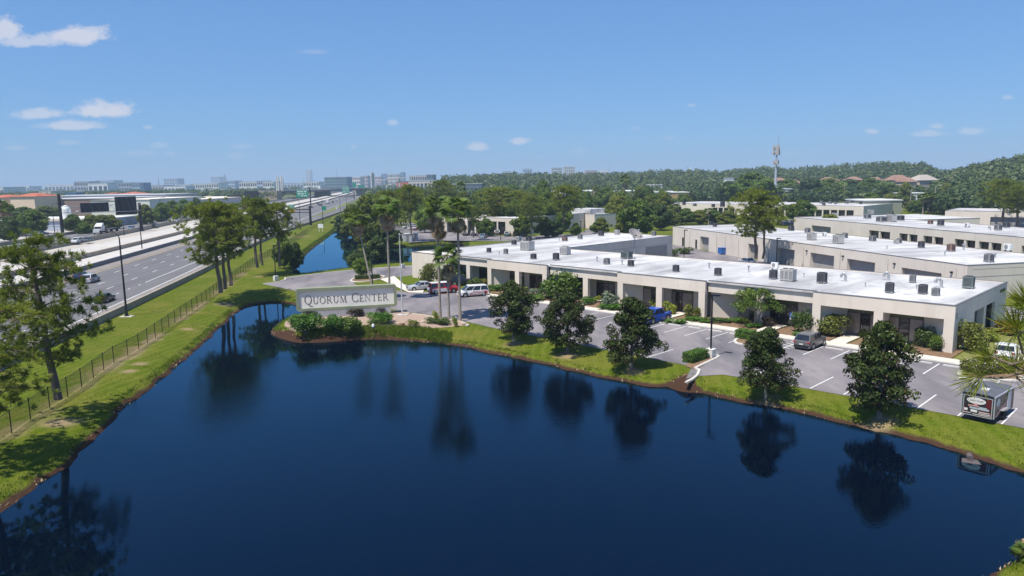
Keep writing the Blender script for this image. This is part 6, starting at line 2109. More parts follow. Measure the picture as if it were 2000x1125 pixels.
def put_car(px, py, kind, colour, heading, label, cat='car', group=None, fine=True, two=None, roofcol=None, name=None, z=.03, at=None):
    """heading: degrees of the direction the front points to (0 = +x)."""
    X, Y = at if at else S(px, py, z)
    nm = name or {'pickup': 'pickup_truck', 'minivan': 'minivan', 'boxvan': 'van'}.get(kind, 'car')
    t = thing(nm, label, cat, (X, Y, z), R(heading + 180), group=group)
    return assemble(t, car_parts(kind, colour, fine, two, roofcol))
H_V = math.degrees(math.atan2(.6994, .7147))        # into the building
put_car(1582, 677, 'suv', 'grey', H_V, 'grey hatchback SUV parked nose in before the corner porch')
put_car(1278, 628, 'pickup', 'blue', H_V + 180, 'bright blue pickup parked tail in behind the third magnolia', 'pickup')
put_car(924, 578, 'minivan', 'white', 198, 'white minivan with red flank graphics parked beside the red wagon', 'minivan', two='red')
put_car(866, 572, 'wagon', 'red', 22, 'red and white wagon with roof rack behind the palms', 'car', two='white', roofcol='white')
put_car(822, 566, 'sedan', 'silver', 203, 'silver sedan parked left of the red and white wagon')
put_car(899, 557, 'jeep', 'dark', 20, 'dark jeep nose to nose with the red and white wagon')
put_car(1966, 697, 'sedan', 'white', 50, 'white sedan half hidden by the near pine branch')
put_car(826, 512, 'suv', 'silver', 215, 'silver car peeking out at the far end of the front building')
X, Y = S(866, 572)
# far car park
rowcol = [(798, 446, 'sedan', 'white', 20), (808, 448, 'suv', 'white', 20), (818, 450, 'sedan', 'maroon', 200), (911, 460, 'suv', 'dark', 80), (927, 460, 'suv', 'navy', 80), (944, 465, 'sedan', 'paleblue', 80), (957, 459, 'suv', 'dark', 80), (973, 458, 'suv', 'grey', 80), (992, 461, 'suv', 'teal', 80),
          (1008, 460, 'sedan', 'dark', 80), (1022, 461, 'suv', 'navy', 80), (1535, 441, 'suv', 'dark', 30), (1550, 440, 'pickup', 'navy', 30), (1562, 441, 'suv', 'dark', 30)]
labs = ['white sedan in the far car park beyond the pond, left of the red one', 'white SUV touching the red car in the far car park', 'red car parked beyond the narrow pond by the big pine', 'dark SUV under the pines behind the white roof, first of the row', 'navy SUV under the pines behind the white roof, second of the row',
        'pale blue sedan pulled out of the row behind the white roof', 'dark SUV behind the pale blue sedan', 'grey SUV right of the pale blue sedan under the pines', 'teal SUV under the pine beside the tall roof unit', 'dark sedan right of the teal SUV in the shade', 'navy SUV at the shaded end of the row under the pines',
        'dark SUV parked left of the third building corner', 'navy pickup parked between two dark SUVs by the third building', 'dark SUV parked nearest the third building corner']
for (px, py, k, c, h), l in zip(rowcol, labs):
    put_car(px, py, k, c, h, l, 'pickup' if k == 'pickup' else 'car', fine=False, group='cars in the far car parks')
# motorway traffic (heading along the road; near side drives away from us, far side towards us)
def on_road(px, py, kind, colour, lab, away=True, z=None, cat='car'):
    z = .03 if away else FZ + .02
    X, Y = S(px, py, z)
    sl = (edge_x(Y + 5) - edge_x(Y - 5)) / 10
    hd = math.degrees(math.atan2(1, sl)) + (0 if away else 180)
    return put_car(0, 0, kind, colour, hd, lab, cat, 'motorway traffic', False, at=(X, Y), z=z)
for a in [(178, 551, 'suv', 'silver', 'silver SUV driving away beside the near pine'), (160, 544, 'sedan', 'navy', 'dark blue car just ahead of the silver SUV beside the near pine'), (205, 589, 'sedan', 'dark', 'black car in the exit lane half hidden by the near pine'),
          (608, 406, 'suv', 'dark', 'black SUV on the near carriageway beside the gantry post'), (626, 402, 'suv', 'navy', 'dark car ahead of the gantry on the near carriageway'), (622, 400, 'sedan', 'dark', 'dark sedan beside the white lorry'), (650, 396, 'sedan', 'dark', 'dark car right of the white lorry'),
          (656, 394, 'sedan', 'silver', 'silver car right of the white lorry'), (660, 390, 'sedan', 'white', 'white car ahead of the white lorry'), (672, 385, 'suv', 'white', 'white car under the green sign'), (680, 381, 'suv', 'dark', 'dark car near the bridge on the near carriageway'),
          (659, 408, 'sedan', 'white', 'white car on the exit ramp, rear of two'), (668, 406, 'suv', 'silver', 'silver car on the exit ramp, ahead of the white one'), (684, 404, 'suv', 'dark', 'dark SUV on the exit ramp by the trees'), (503, 464, 'suv', 'teal', 'dark teal car seen between the pine trunks')]:
    on_road(*a)
for a in [(128, 476, 'suv', 'green', 'dark green SUV on the far carriageway left of the white one'), (150, 474, 'suv', 'white', 'white SUV on the far carriageway ahead of the grey car'), (171, 472, 'sedan', 'grey', 'grey car close behind the white SUV on the far carriageway'), (256, 449, 'suv', 'paleblue', 'pale blue SUV following the flatbed lorry'),
          (302, 443, 'pickup', 'dark', 'black pickup on the far carriageway before the trimmed trees'), (341, 434, 'boxvan', 'white', 'white van on the far carriageway by the trimmed trees'), (361, 427, 'suv', 'navy', 'dark blue SUV behind the white van'), (440, 412, 'suv', 'white', 'white SUV on the far carriageway between the pine crowns'),
          (2, 499, 'suv', 'maroon', 'maroon car at the left edge on the far carriageway'), (564, 388, 'suv', 'white', 'white car on the far carriageway near the bridge'), (553, 395, 'sedan', 'dark', 'dark car on the far carriageway before the bridge'), (475, 405, 'sedan', 'dark', 'dark car on the far carriageway beside the dark sign')]:
    on_road(*a[:5], away=False, cat='pickup' if a[2] == 'pickup' else 'van' if a[2] == 'boxvan' else 'car')
# roof rack on the red wagon
# flatbed lorry
X, Y = S(196, 457, FZ)
sl = (edge_x(Y + 5) - edge_x(Y - 5)) / 10
lor = thing('semi_truck', 'white lorry tractor hauling an empty dark flatbed on the far carriageway', 'lorry', (X, Y, FZ + .02), math.atan2(1, sl))
white_p = carpaint('white', PAINT['white'])
cab = MB().prism([(-3.4, -1.2), (-1.2, -1.25), (-1.2, 1.25), (-3.4, 1.2)], .7, 1.9).prism([(-1.9, -1.25), (1.2, -1.25), (1.2, 1.25), (-1.9, 1.25)], .8, 2.9)
cab.add([(-1.8, -1.2, 2.9), (1.2, -1.2, 2.9), (1.2, 1.2, 2.9), (-1.8, 1.2, 2.9), (.0, -1.1, 3.9), (1.2, -1.1, 4.0), (1.2, 1.1, 4.0), (.0, 1.1, 3.9)], [(0, 1, 5, 4), (1, 2, 6, 5), (2, 3, 7, 6), (3, 0, 4, 7), (4, 5, 6, 7)])
put('cab', cab.mesh('cab', white_p), lor)
put('windscreen', MB().box(-1.93, -1.9, -1.1, 1.1, 2.0, 2.75).mesh('windscreen', glass_car), lor)
for s in (-1, 1):
    put('side_window', MB().box(-1.7, -.7, s * 1.25, s * 1.265, 1.9, 2.7).mesh('side window', glass_car), lor)
put('chassis', MB().box(-3.3, 5.5, -.5, .5, .6, .95).mesh('chassis', black_trim), lor)
put('flatbed', MB().box(3.0, 16.5, -1.28, 1.28, 1.15, 1.45).box(2.9, 3.1, -1.25, 1.25, 1.45, 2.6).mesh('flatbed', mat('dark steel deck', (.06, .055, .06), (.1, .09, .09), 1, .8)), lor)
for x in (-2.5, 2.9, 4.2, 13.6, 15.0):
    for s in (-1, 1):
        put('wheel', MB().lathe([(.3, -.15), (.5, -.14), (.5, .14), (.3, .15)], 12, (x, s * 1.05, .5), 'y').mesh('wheel', tyre_m), lor)
def box_truck(px, py, lab, away=True, at=None, hd=None, z=None, s=1.0):
    z = (.03 if away else FZ + .02) if z is None else z
    X, Y = at if at else S(px, py, z)
    sl = (edge_x(Y + 5) - edge_x(Y - 5)) / 10
    h = (math.atan2(1, sl) + (0 if away else math.pi)) if hd is None else hd
    r_ = thing('box_truck', lab, 'lorry', (X, Y, z), h + math.pi, s)
    put('cargo_box', MB().box(-1.8, 5.2, -1.25, 1.25, 1.0, 3.9).mesh('cargo box', white_p), r_)
    put('cab', MB().prism([(-4.2, -1.1), (-2.0, -1.15), (-2.0, 1.15), (-4.2, 1.1)], .6, 1.6).prism([(-3.4, -1.1), (-2.0, -1.1), (-2.0, 1.1), (-3.4, 1.1)], 1.6, 2.5).mesh('cab', white_p), r_)
    put('windscreen', MB().box(-3.43, -3.4, -1.0, 1.0, 1.7, 2.4).mesh('windscreen', glass_car), r_)
    for x in (-3.2, 3.6):
        for q in (-1, 1):
            put('wheel', MB().lathe([(.3, -.15), (.48, -.14), (.48, .14), (.3, .15)], 12, (x, q * 1.0, .48), 'y').mesh('wheel', tyre_m), r_)
box_truck(640, 398, 'white box lorry driving away on the near carriageway')
zz = z_deck + 1.85
mid = Vector((bl[0], bl[1], 0)) + bvec * .46
nb_ = Vector((-bvec.y, bvec.x, 0)).normalized() * 8
box_truck(0, 0, 'white articulated lorry crossing the bridge', at=(mid.x + nb_.x, mid.y + nb_.y), hd=math.atan2(bvec.y, bvec.x), z=zz, s=1.3)

# enclosed cargo trailer with printed panels
X, Y = S(1907, 824)
tr_ = thing('cargo_trailer', 'black enclosed cargo trailer with a white oval logo on its ramp door', 'trailer', (X, Y, .03), ANG - R(5))
tl, tw_, th = 4.2, 1.05, 2.0
blk = mat('black trailer skin', (.016, .014, .016), (.03, .026, .028), 1, .3, spec=.5)
alu = mat('bright aluminium trim', (.55, .55, .56), rough=.35, metal=.5)
wht = mat('white print', (.72, .70, .68), (.62, .6, .6), 3, .5)
redp = mat('red print', (.085, .008, .014), (.11, .014, .02), 2, .5)
pinkp = mat('pale red print', (.55, .28, .28), rough=.5)
body = MB().box(-tw_, tw_, 0, tl, .42, th)
body.add([(-tw_, 0, th), (tw_, 0, th), (tw_, tl, th), (-tw_, tl, th), (-tw_ * .6, 0, th + .1), (tw_ * .6, 0, th + .1), (tw_ * .6, tl, th + .1), (-tw_ * .6, tl, th + .1)], [(0, 1, 5, 4), (1, 2, 6, 5), (2, 3, 7, 6), (3, 0, 4, 7)])
put('body', body.mesh('trailer body', blk), tr_)
rf = put('roof', MB().quad((-tw_ * .6, .03, th + .103), (tw_ * .6, .03, th + .103), (tw_ * .6, tl - .03, th + .103), (-tw_ * .6, tl - .03, th + .103)).add([(-tw_ + .05, .05, th + .03), (-tw_ * .6, .05, th + .104), (-tw_ * .6, tl - .05, th + .104), (-tw_ + .05, tl - .05, th + .03)], [(0, 1, 2, 3)]).add([(tw_ - .05, .05, th + .03), (tw_ * .6, .05, th + .104), (tw_ * .6, tl - .05, th + .104), (tw_ - .05, tl - .05, th + .03)], [(3, 2, 1, 0)]).mesh('trailer roof', mat('grey roof skin', (.09, .09, .1), (.12, .12, .13), 1, .5)), tr_)
put('roof_vent', MB().box(-.25, .25, 1.2, 1.7, th + .104, th + .2).mesh('roof vent', wht), rf)
tm = MB()
for s in (-1, 1):
    tm.box(s * tw_ - .04, s * tw_ + .04, -.03, tl + .03, th - .04, th + .06)
    tm.box(s * tw_ - .035, s * tw_ + .035, -.02, .05, .42, th - .04)
tm.box(-tw_, tw_, tl, tl + .05, th - .04, th + .06)
put('trim', tm.mesh('trailer trim', alu), tr_)
door = put('ramp_door', MB().box(-tw_ + .14, tw_ - .14, -.035, -.004, .45, th - .14).mesh('ramp door', blk), tr_)
fr_ = MB().box(-tw_ + .1, -tw_ + .16, -.05, -.036, .4, th - .1).box(tw_ - .16, tw_ - .1, -.05, -.036, .4, th - .1).box(-tw_ + .16, tw_ - .16, -.05, -.036, th - .16, th - .1).box(-tw_ + .16, tw_ - .16, -.05, -.036, .4, .45)
put('frame', fr_.mesh('door frame', alu), door)
ov = MB()
def oval(b, cx, cz, a, c, y, n=22, flat='y'):
    vs = [(cx + a * math.cos(2 * math.pi * i / n), y, cz + c * math.sin(2 * math.pi * i / n)) for i in range(n)]
    b.add(vs, [tuple(range(n))])
oval(ov, -.1, 1.55, .62, .25, -.042)
put('logo', ov.mesh('logo oval', wht), door)
sq = MB()
rr = random.Random(8)
for i in range(16):     # illegible script across the oval
    x = -.52 + i * .054
    sq.box(x, x + rr.uniform(.02, .045), -.047, -.044, 1.5 + rr.uniform(-.03, .02), 1.56 + rr.uniform(0, .08))
put('script', sq.mesh('script marks', mat('grey print', (.2, .2, .22), rough=.5)), door)
im = MB().use(pinkp)
im.box(-.5, .1, -.046, -.04, 1.12, 1.2).box(-.22, -.02, -.047, -.04, 1.2, 1.36).box(-.6, -.42, -.046, -.04, 1.08, 1.18)
im.use(mat('pale blue print', (.36, .42, .46), rough=.5)).box(-.5, .75, -.045, -.04, .92, 1.06).box(.1, .6, -.046, -.04, 1.02, 1.14)
im.use(redp).box(.1, .93, -.044, -.04, .5, .9).box(.55, .95, -.043, -.04, 1.1, 1.86).box(-.95, -.72, -.043, -.04, .5, 1.0)
im.use(wht).box(-.42, .0, -.047, -.04, .68, .86).box(-.85, -.62, -.047, -.04, .72, .9).box(.1, .8, -.047, -.04, .74, .79).box(.1, .85, -.047, -.04, .62, .67).box(-.3, .85, -.047, -.04, .52, .56).box(-.9, -.4, -.047, -.04, .56, .6)
put('print', im.mesh('door print', wht), door)
sp_ = MB()
for s in (1,):
    n = 20
    sp_.add([(tw_ + .012, .75 + .42 * math.cos(2 * math.pi * i / n), 1.5 + .3 * math.sin(2 * math.pi * i / n)) for i in range(n)], [tuple(range(n))])
put('logo', sp_.mesh('side logo', wht), tr_)
put('stripe', MB().add([(tw_ + .008, .1, .5), (tw_ + .008, 1.2, .9), (tw_ + .008, 3.4, 1.5), (tw_ + .008, 3.4, 1.3), (tw_ + .008, 1.4, .7), (tw_ + .008, .5, .46)], [(0, 5, 4, 1), (1, 4, 3, 2)]).mesh('side stripe', pinkp), tr_)
put('side_door', MB().box(tw_ + .003, tw_ + .03, 2.75, 3.5, .5, th - .1).mesh('side door', wht), tr_)
put('fender', MB().prism([(tw_ - .05, 1.3), (tw_ + .22, 1.35), (tw_ + .22, 2.35), (tw_ - .05, 2.4)], .78, .84).mesh('fender', alu), tr_)
for s in (-1, 1):
    put('wheel', MB().lathe([(.18, -.1), (.33, -.09), (.33, .09), (.18, .1)], 14, (s * (tw_ + .08), 1.85, .33), 'y').mesh('wheel', tyre_m) if False else MB().lathe([(.18, -.1), (.33, -.09), (.33, .09), (.18, .1)], 14, (s * (tw_ + .08), 1.85, .33), 'x').mesh('wheel', tyre_m), tr_, )
put('drawbar', MB().tube([(-.7, tl, .5), (0, tl + 1.2, .45)], .05, 5).tube([(.7, tl, .5), (0, tl + 1.2, .45)], .05, 5).tube([(0, tl + 1.1, .0), (0, tl + 1.1, .7)], .04, 6).mesh('drawbar', METAL_DARK), tr_)
# yard things behind the front building
X, Y = S(1412, 497)
dp = thing('waste_bin', 'blue wheeled skip in the yard of the second building', 'bin', (X, Y, .03), R(20))
put('body', MB().prism([(-.9, -.7), (.9, -.7), (1.0, .7), (-1.0, .7)], .2, 1.5).mesh('skip', mat('blue plastic', (.03, .12, .38), rough=.5)), dp)
put('lid', MB().box(-1.0, 1.0, -.75, .8, 1.5, 1.6).mesh('lid', mat('blue plastic', (.03, .12, .38))), dp)
X, Y = S(1392, 489)
bl_ = thing('pallet_stack', 'brown stack of pallets beside the second building dock', 'pallets', (X, Y, .03), R(30))
for k in range(7):
    put('pallet', MB().box(-.6, .6, -.5, .5, .16 * k + .1, .16 * k + .15).box(-.6, -.5, -.5, .5, .16 * k, .16 * k + .1).box(.5, .6, -.5, .5, .16 * k, .16 * k + .1).box(-.05, .05, -.5, .5, .16 * k, .16 * k + .1).mesh('pallet', mat('weathered pallet wood', (.26, .16, .11), (.32, .22, .16), 3, .9)), bl_)
put_car(1458, 516, 'sedan', 'white', 100, 'white car in the yard behind the front roof under the lone pine', fine=False)
# two small utility sheds on the far bank
for k, (px, py, w) in enumerate(((796, 472, 2.6), (811, 471, 1.7))):
    X, Y = S(px, py)
    sh = thing('utility_shed', ['wider pale utility shed on the bank beyond the narrow pond', 'narrow pale utility shed right of the wider one beyond the pond'][k], 'shed', (X, Y, 0), R(10))
    put('wall', MB().box(-w / 2, w / 2, 0, 2, 0, 2.3).mesh('shed wall', mat('pale metal siding', (.5, .52, .53), (.44, .46, .48), 1, .6)), sh)
    put('roof', MB().box(-w / 2 - .1, w / 2 + .1, -.1, 2.1, 2.3, 2.42).mesh('shed roof', SIGNWHITE), sh)
    put('door', MB().box(-.4, .4, -.03, 0, .1, 2.0).mesh('shed door', cab_mid), sh)
# ------------------------------------------------------------------ middle distance trees
for a in [(803, 472, 361, 1, 1.25, 'tall dark pine beyond the narrow pond in front of the red car'), (1101, 463, 360, 0, 1.5, 'tall pine between the cars and the small white building'), (925, 470, 402, 1, .95, 'short pine left of the parked dark cars'), (1038, 468, 384, 2, 1.2, 'pine behind the tall roof unit'),
          (975, 452, 366, 2, 1.9, 'broad pine behind the row of dark cars'), (1005, 450, 372, 0, 1.6, 'pine right of the broad pine behind the dark cars'), (862, 440, 352, 2, 1.9, 'tall broad crowned pine behind the shaggy palm'), (1957, 447, 348, 0, 1.7, 'tall pine behind the third building at the right edge'), (1985, 452, 362, 2, 1.5, 'pine at the right edge beside the tall one'),
          (890, 452, 385, 1, 1.2, 'thin pine behind the palms by the cream building'), (760, 470, 372, 2, 1.5, 'pine left of the tall dark pine beyond the pond')]:
    put_pine(*a, 'pines of the business park')
lp_ = S(1474, 522)
h = tall(1474, 522, 370)
plant('pine_tree', 'lone spreading pine standing behind the front white roof', 'tree', PINES[2], at=lp_, scale=(1.35, 1.35, h / 15), rz=R(100), group='pines of the business park')
plant('pine_tree', 'second trunk beside the lone spreading pine behind the front roof', 'tree', PINES[1], at=(lp_[0] + 2.2, lp_[1] + 1.5), scale=(1.1, 1.1, h / 15 * .9), rz=R(10), group='pines of the business park')
MID = [(715, 480, 385, 60, 1, 'olive tree mass at the right bank of the narrow pond'), (690, 458, 392, 50, 1, 'olive tree at the head of the narrow pond'), (668, 440, 413, 40, 2, 'dark rounded bush at the head of the narrow pond'), (735, 500, 440, 50, 2, 'dark tree standing in the pond edge behind the palms'),
       (760, 478, 440, 46, 2, 'dark low tree on the bank left of the sheds'), (782, 440, 372, 50, 0, 'green tree behind the far car park'), (830, 455, 400, 40, 0, 'green tree right of the red car'), (845, 436, 378, 44, 0, 'green tree behind the shaggy palm crown'), (905, 436, 376, 46, 1, 'olive tree behind the cream building'), (935, 430, 374, 44, 0, 'green tree behind the cream columns'),
       (948, 462, 428, 40, 0, 'low green tree over the parked cars, left'), (1020, 462, 420, 44, 0, 'low green tree over the parked cars, right'), (1065, 464, 425, 46, 2, 'dark tree left of the tall middle pine'), (1085, 464, 432, 40, 2, 'dark low tree at the foot of the tall middle pine'), (1125, 464, 436, 24, 0, 'small green tree right of the tall middle pine'),
       (1060, 420, 355, 44, 0, 'green tree standing behind the middle pines, far back'), (1040, 400, 366, 40, 0, 'green tree crown left of the tall middle pine'), (1175, 456, 426, 36, 1, 'rounded olive tree before the small white building'), (1165, 456, 434, 26, 0, 'bush before the small white building'), (1245, 462, 394, 74, 0, 'large green tree right of the small white building'), (1222, 460, 410, 44, 1, 'olive tree at the right of the small white building'),
       (1290, 450, 402, 44, 2, 'dark tree left of the dish'), (1310, 440, 412, 40, 1, 'olive tree behind the dish'), (1340, 438, 408, 44, 0, 'green tree left end of the belt before the back roof'), (1368, 438, 411, 40, 1, 'olive tree in the belt before the back roof'), (1395, 438, 412, 40, 0, 'green tree in the belt nearest the lone pine'), (1420, 440, 412, 40, 1, 'olive tree touching the lone pine crown'),
       (1563, 432, 392, 58, 0, 'rounded green tree right of the lone pine'), (1618, 456, 420, 50, 1, 'olive tree before the third building, left'), (1672, 464, 436, 60, 1, 'wide low olive tree behind the second roof'), (1640, 462, 434, 40, 0, 'low green tree behind the second roof'), (1767, 470, 443, 52, 0, 'rounded green tree before the third building porches'), (1961, 492, 454, 54, 0, 'round leafy tree behind the second roof at the right'),
       (1855, 418, 390, 62, 2, 'wide dark bush tree behind the third roof'), (1805, 416, 384, 30, 1, 'palm like tree cluster behind the third roof'), (1825, 416, 386, 30, 1, 'olive tree beside the palm cluster behind the third roof'), (1782, 414, 392, 24, 1, 'brown olive tree left of the palm cluster'),
       (1252, 374, 346, 42, 2, 'dark rounded tree far behind the large green tree'), (1470, 404, 340, 90, 0, 'large dome of a tree behind the lone pine'), (1425, 400, 356, 50, 2, 'dark tree left of the large dome tree'), (1405, 398, 368, 40, 2, 'dark low tree at the back car park'), (1540, 392, 352, 60, 0, 'green tree right of the tower'), (1580, 394, 350, 60, 2, 'dark tree right of the tower in the belt'), (1620, 392, 350, 60, 0, 'green tree in the belt behind the back roof'), (1660, 390, 352, 60, 2, 'dark tree in the belt behind the back roof'), (1700, 392, 350, 60, 0, 'green tree at the right end of the belt behind the back roof'),
       (1660, 396, 372, 26, 1, 'palm like tree in front of the belt'), (1590, 396, 370, 28, 1, 'olive tree in front of the belt'), (1380, 396, 372, 30, 1, 'olive tree behind the back roof, left'), (1350, 398, 374, 30, 0, 'green tree behind the back roof, far left'),
       (62, 458, 412, 56, 0, 'round green tree before the grey store wall'), (20, 472, 426, 46, 2, 'dark pointed tree at the left edge across the motorway'), (44, 462, 424, 24, 0, 'small tree between the dark one and the round one'), (144, 454, 420, 36, 0, 'green tree left under the gantry'), (164, 460, 436, 32, 0, 'bush at the motorway edge under the gantry'), (178, 452, 421, 38, 1, 'olive tree under the gantry panel'), (200, 452, 421, 38, 1, 'olive tree under the gap between the gantry panels'), (218, 450, 421, 36, 1, 'olive tree under the right gantry panel'),
       (286, 441, 401, 32, 1, 'olive tree right of the gantry post'), (318, 434, 397, 34, 0, 'trimmed round tree across the motorway, first of the row'), (340, 428, 393, 34, 0, 'trimmed round tree across the motorway, second of the row'), (362, 422, 391, 34, 0, 'trimmed round tree across the motorway, third of the row'), (382, 415, 387, 30, 0, 'trimmed round tree across the motorway, fourth of the row'), (398, 410, 386, 28, 0, 'trimmed round tree across the motorway, last of the row'), (310, 436, 414, 20, 0, 'small bush before the trimmed row'),
       (1700, 412, 378, 44, 0, 'green tree before the dark canopy behind the third roof'), (1735, 414, 380, 40, 1, 'olive tree before the white shop behind the third roof'), (1790, 416, 392, 34, 0, 'low green tree before the white shop'), (1500, 398, 366, 50, 0, 'green tree left of the tower foot'), (950, 410, 368, 50, 0, 'green tree behind the broad pine'), (880, 408, 362, 44, 1, 'olive tree above the cream columns'), (1000, 405, 362, 50, 0, 'green tree far behind the broad pine'), (1120, 420, 372, 44, 0, 'green tree right of the tall middle pine crown'), (1200, 410, 378, 50, 1, 'olive tree behind the small white building'), (750, 425, 375, 50, 1, 'olive tree above the far car park'), (725, 430, 380, 50, 0, 'green tree left of the straight palm crown'), (820, 420, 368, 46, 0, 'green tree right of the tall dark pine'),
       (1900, 410, 384, 40, 2, 'dark tree behind the far red trucks'), (1740, 396, 360, 50, 0, 'green tree left of the white shop'), (1930, 420, 372, 40, 0, 'green tree left of the tall right pine')]
for i, (px, py, pt, w, k) in enumerate([(14, 430, 402, 40, 1), (50, 430, 405, 44, 0), (86, 428, 403, 40, 1), (112, 426, 406, 36, 0), (192, 420, 400, 30, 2), (215, 418, 400, 30, 0)]):
    MID.append((px, py, pt, w, k, f'tree in the line before the peach stores, {ordinal(i)} from the left edge'))
for a in MID:
    put_tree(*a, group='trees of the middle distance')
rb_ = random.Random(4)
for px0, px1, b0, b1, n, lab in [(875, 1108, 447, 453, 15, 'tree in the dense row behind the dark parked cars'), (1128, 1352, 408, 414, 14, 'tree in the row before the tan and grey stores'), (1050, 1300, 396, 445, 36, 'tree in the green belt round the small white building'), (850, 1060, 398, 440, 32, 'tree in the green belt behind the cream columns'), (1300, 1480, 385, 405, 14, 'tree in the belt between the back roof and the woods'), (1690, 1900, 385, 408, 16, 'tree in the belt between the third roof and the hill')]:
    for k in range(n):
        px, py = (px0 + (px1 - px0) * (k + rb_.random()) / n if 'row' in lab else rb_.uniform(px0, px1)), rb_.uniform(b0, b1)
        X, Y = S(px, py)
        if any(abs(px - q) < 26 and py > 432 for q in (1140, 1161)):
            continue
        h_, w_ = rb_.uniform(7.5, 13.5), rb_.uniform(3.0, 5.2)
        plant('broadleaf_tree', lab, 'tree', GREEN[rb_.choice((0, 0, 1, 1, 1, 2))], at=(X, Y), scale=(w_ / 3.7, w_ / 3.7, h_ / 8), group=lab.replace('tree', 'trees', 1), seed=k)
for px, py, pt, lab in [(10, 462, 402, 'pair of fan palms at the left edge, front one'), (22, 462, 408, 'pair of fan palms at the left edge, rear one'), (1318, 438, 405, 'fan palm at the left end of the belt before the back roof'), (1384, 440, 412, 'fan palm in the belt before the back roof'), (1802, 418, 384, 'fan palm left of three behind the third roof'), (1812, 417, 382, 'fan palm middle of three behind the third roof'), (1823, 417, 384, 'fan palm right of three behind the third roof'),
                        (1520, 400, 372, 'fan palm at the foot of the tower'), (1600, 400, 372, 'fan palm left in front of the belt'), (1638, 400, 373, 'fan palm right in front of the belt'), (902, 420, 366, 'small distant fan palm above the grey store'), (1220, 405, 352, 'distant fan palm above the middle trees'), (1986, 446, 388, 'fan palm between the pines at the right edge'), (1762, 412, 386, 'yellowish fan palm beside the white shop')]:
    put_palm(px, py, pt, PALMS, 8.0, lab, max(.8, math.hypot(*S(px, py)) * 26 / FPX / 4.2), group='distant fan palms')

# ------------------------------------------------------------------ wooded hills, far tree belts (uncountable)
def dirx(px, y):
    """x at distance y for a bearing."""
    return (px - 1000) / FPX * y * 1.0
def horizon_px(px):
    return 352 - .015 * (px - 1000)
rg = np.random.default_rng(12)
RIDGE = [(880, 344), (950, 340), (1000, 338), (1100, 339), (1200, 338), (1290, 333), (1380, 332), (1440, 331), (1490, 325), (1540, 330), (1600, 324), (1700, 318), (1800, 319), (1820, 330), (1850, 334), (1880, 326), (1940, 314), (2000, 303), (2080, 294), (2300, 292)]
def ridge(px):
    return float(np.interp(px, [p[0] for p in RIDGE], [p[1] for p in RIDGE]))
def hill_near(px):
    return float(np.interp(px, [880, 1300, 1500, 1700, 1810, 1850, 2000, 2300], [620, 600, 560, 520, 520, 380, 330, 300]))
def hill_far(px):
    return float(np.interp(px, [880, 1300, 1500, 1800, 1850, 2000, 2300], [1000, 1000, 1000, 950, 700, 620, 600]))
def hill_z(px, d):
    n_, f_ = hill_near(px), hill_far(px)
    t_ = min(1, max(0, (d - n_) / (f_ - n_)))
    top_ = EYE + (horizon_px(px) - ridge(px)) * f_ / FPX - 13.5
    return max(0, top_) * (t_ * t_ * (3 - 2 * t_))
cols, rows = list(range(860, 2321, 20)), 12
hv, hf = [], []
for i, px in enumerate(cols):
    for j in range(rows):
        f = j / (rows - 1)
        d = hill_near(px) - 60 + (hill_far(px) + 260 - hill_near(px) + 60) * f
        z = hill_z(px, d) if d < hill_far(px) + 80 else hill_z(px, hill_far(px)) * max(0, 1 - (d - hill_far(px) - 80) / 180)
        hv.append((dirx(px, d), d, z - .3))
for i in range(len(cols) - 1):
    for j in range(rows - 1):
        a = i * rows + j
        hf.append((a, a + rows, a + rows + 1, a + 1))
struct('hill', npmesh('hill', np.array(hv), np.array(hf), mat('woodland floor', (.04, .06, .02), (.06, .075, .03), .05, .95, space='World')))
def canopy(C, key, seed, size=1.9, per=30):
    """C: rows x, y, z(ground), height, radius."""
    rg = np.random.default_rng(seed)
    Cs, Ns, Sz = [], [], []
    for x, y, z, h, r_ in C:
        d = unitv(rg.normal(size=(per, 3)) + np.array([0, -.2, .35]))
        lump = 1 + .22 * np.sin(d[:, :1] * 5 + x) * np.cos(d[:, 1:2] * 4 + y)
        Cs.append(np.array([x, y, z + h * .62]) + d * np.array([r_, r_, h * .40]) * lump * (.75 + .3 * rg.random((per, 1))))
        Ns.append(d + rg.normal(size=(per, 3)) * .32)
        Sz.append(np.full(per, size * r_ / 4.0) * (.7 + .6 * rg.random(per)))
    C2, N2, S2 = np.concatenate(Cs), np.concatenate(Ns), np.concatenate(Sz)
    return cards(C2, N2, S2, S2 * .75, rg)
C = []
for k in range(2600):
    px = rg.uniform(870, 2200)
    f = rg.random() ** .75
    d = hill_near(px) - 20 + (hill_far(px) - hill_near(px) + 60) * f
    h = rg.uniform(8.5, 15.5)
    C.append((dirx(px, d), d, hill_z(px, min(d, hill_far(px))), h, rg.uniform(2.4, 6.4)))
V, F_ = canopy(C, 'far', 1, per=64)
put('forest', npmesh('hill forest', V, F_, LM['far']), kind='stuff', label='dense green woodland covering the low hills to the right', category='woodland')
C = []
for k in range(700):     # foot of the hills, and behind the park
    px = rg.uniform(1180, 2100)
    d = rg.uniform(430, 600)
    if 1835 < px:
        d = rg.uniform(300, 360)
    h = rg.uniform(6, 11)
    C.append((dirx(px, d), d, 0, h, rg.uniform(2.6, 4.6)))
V, F_ = canopy(C, 'far', 2, per=90)
put('tree_belt', npmesh('tree belt', V, F_, LM['far']), kind='stuff', label='belt of mixed trees at the foot of the wooded hills', category='woodland')
C = []
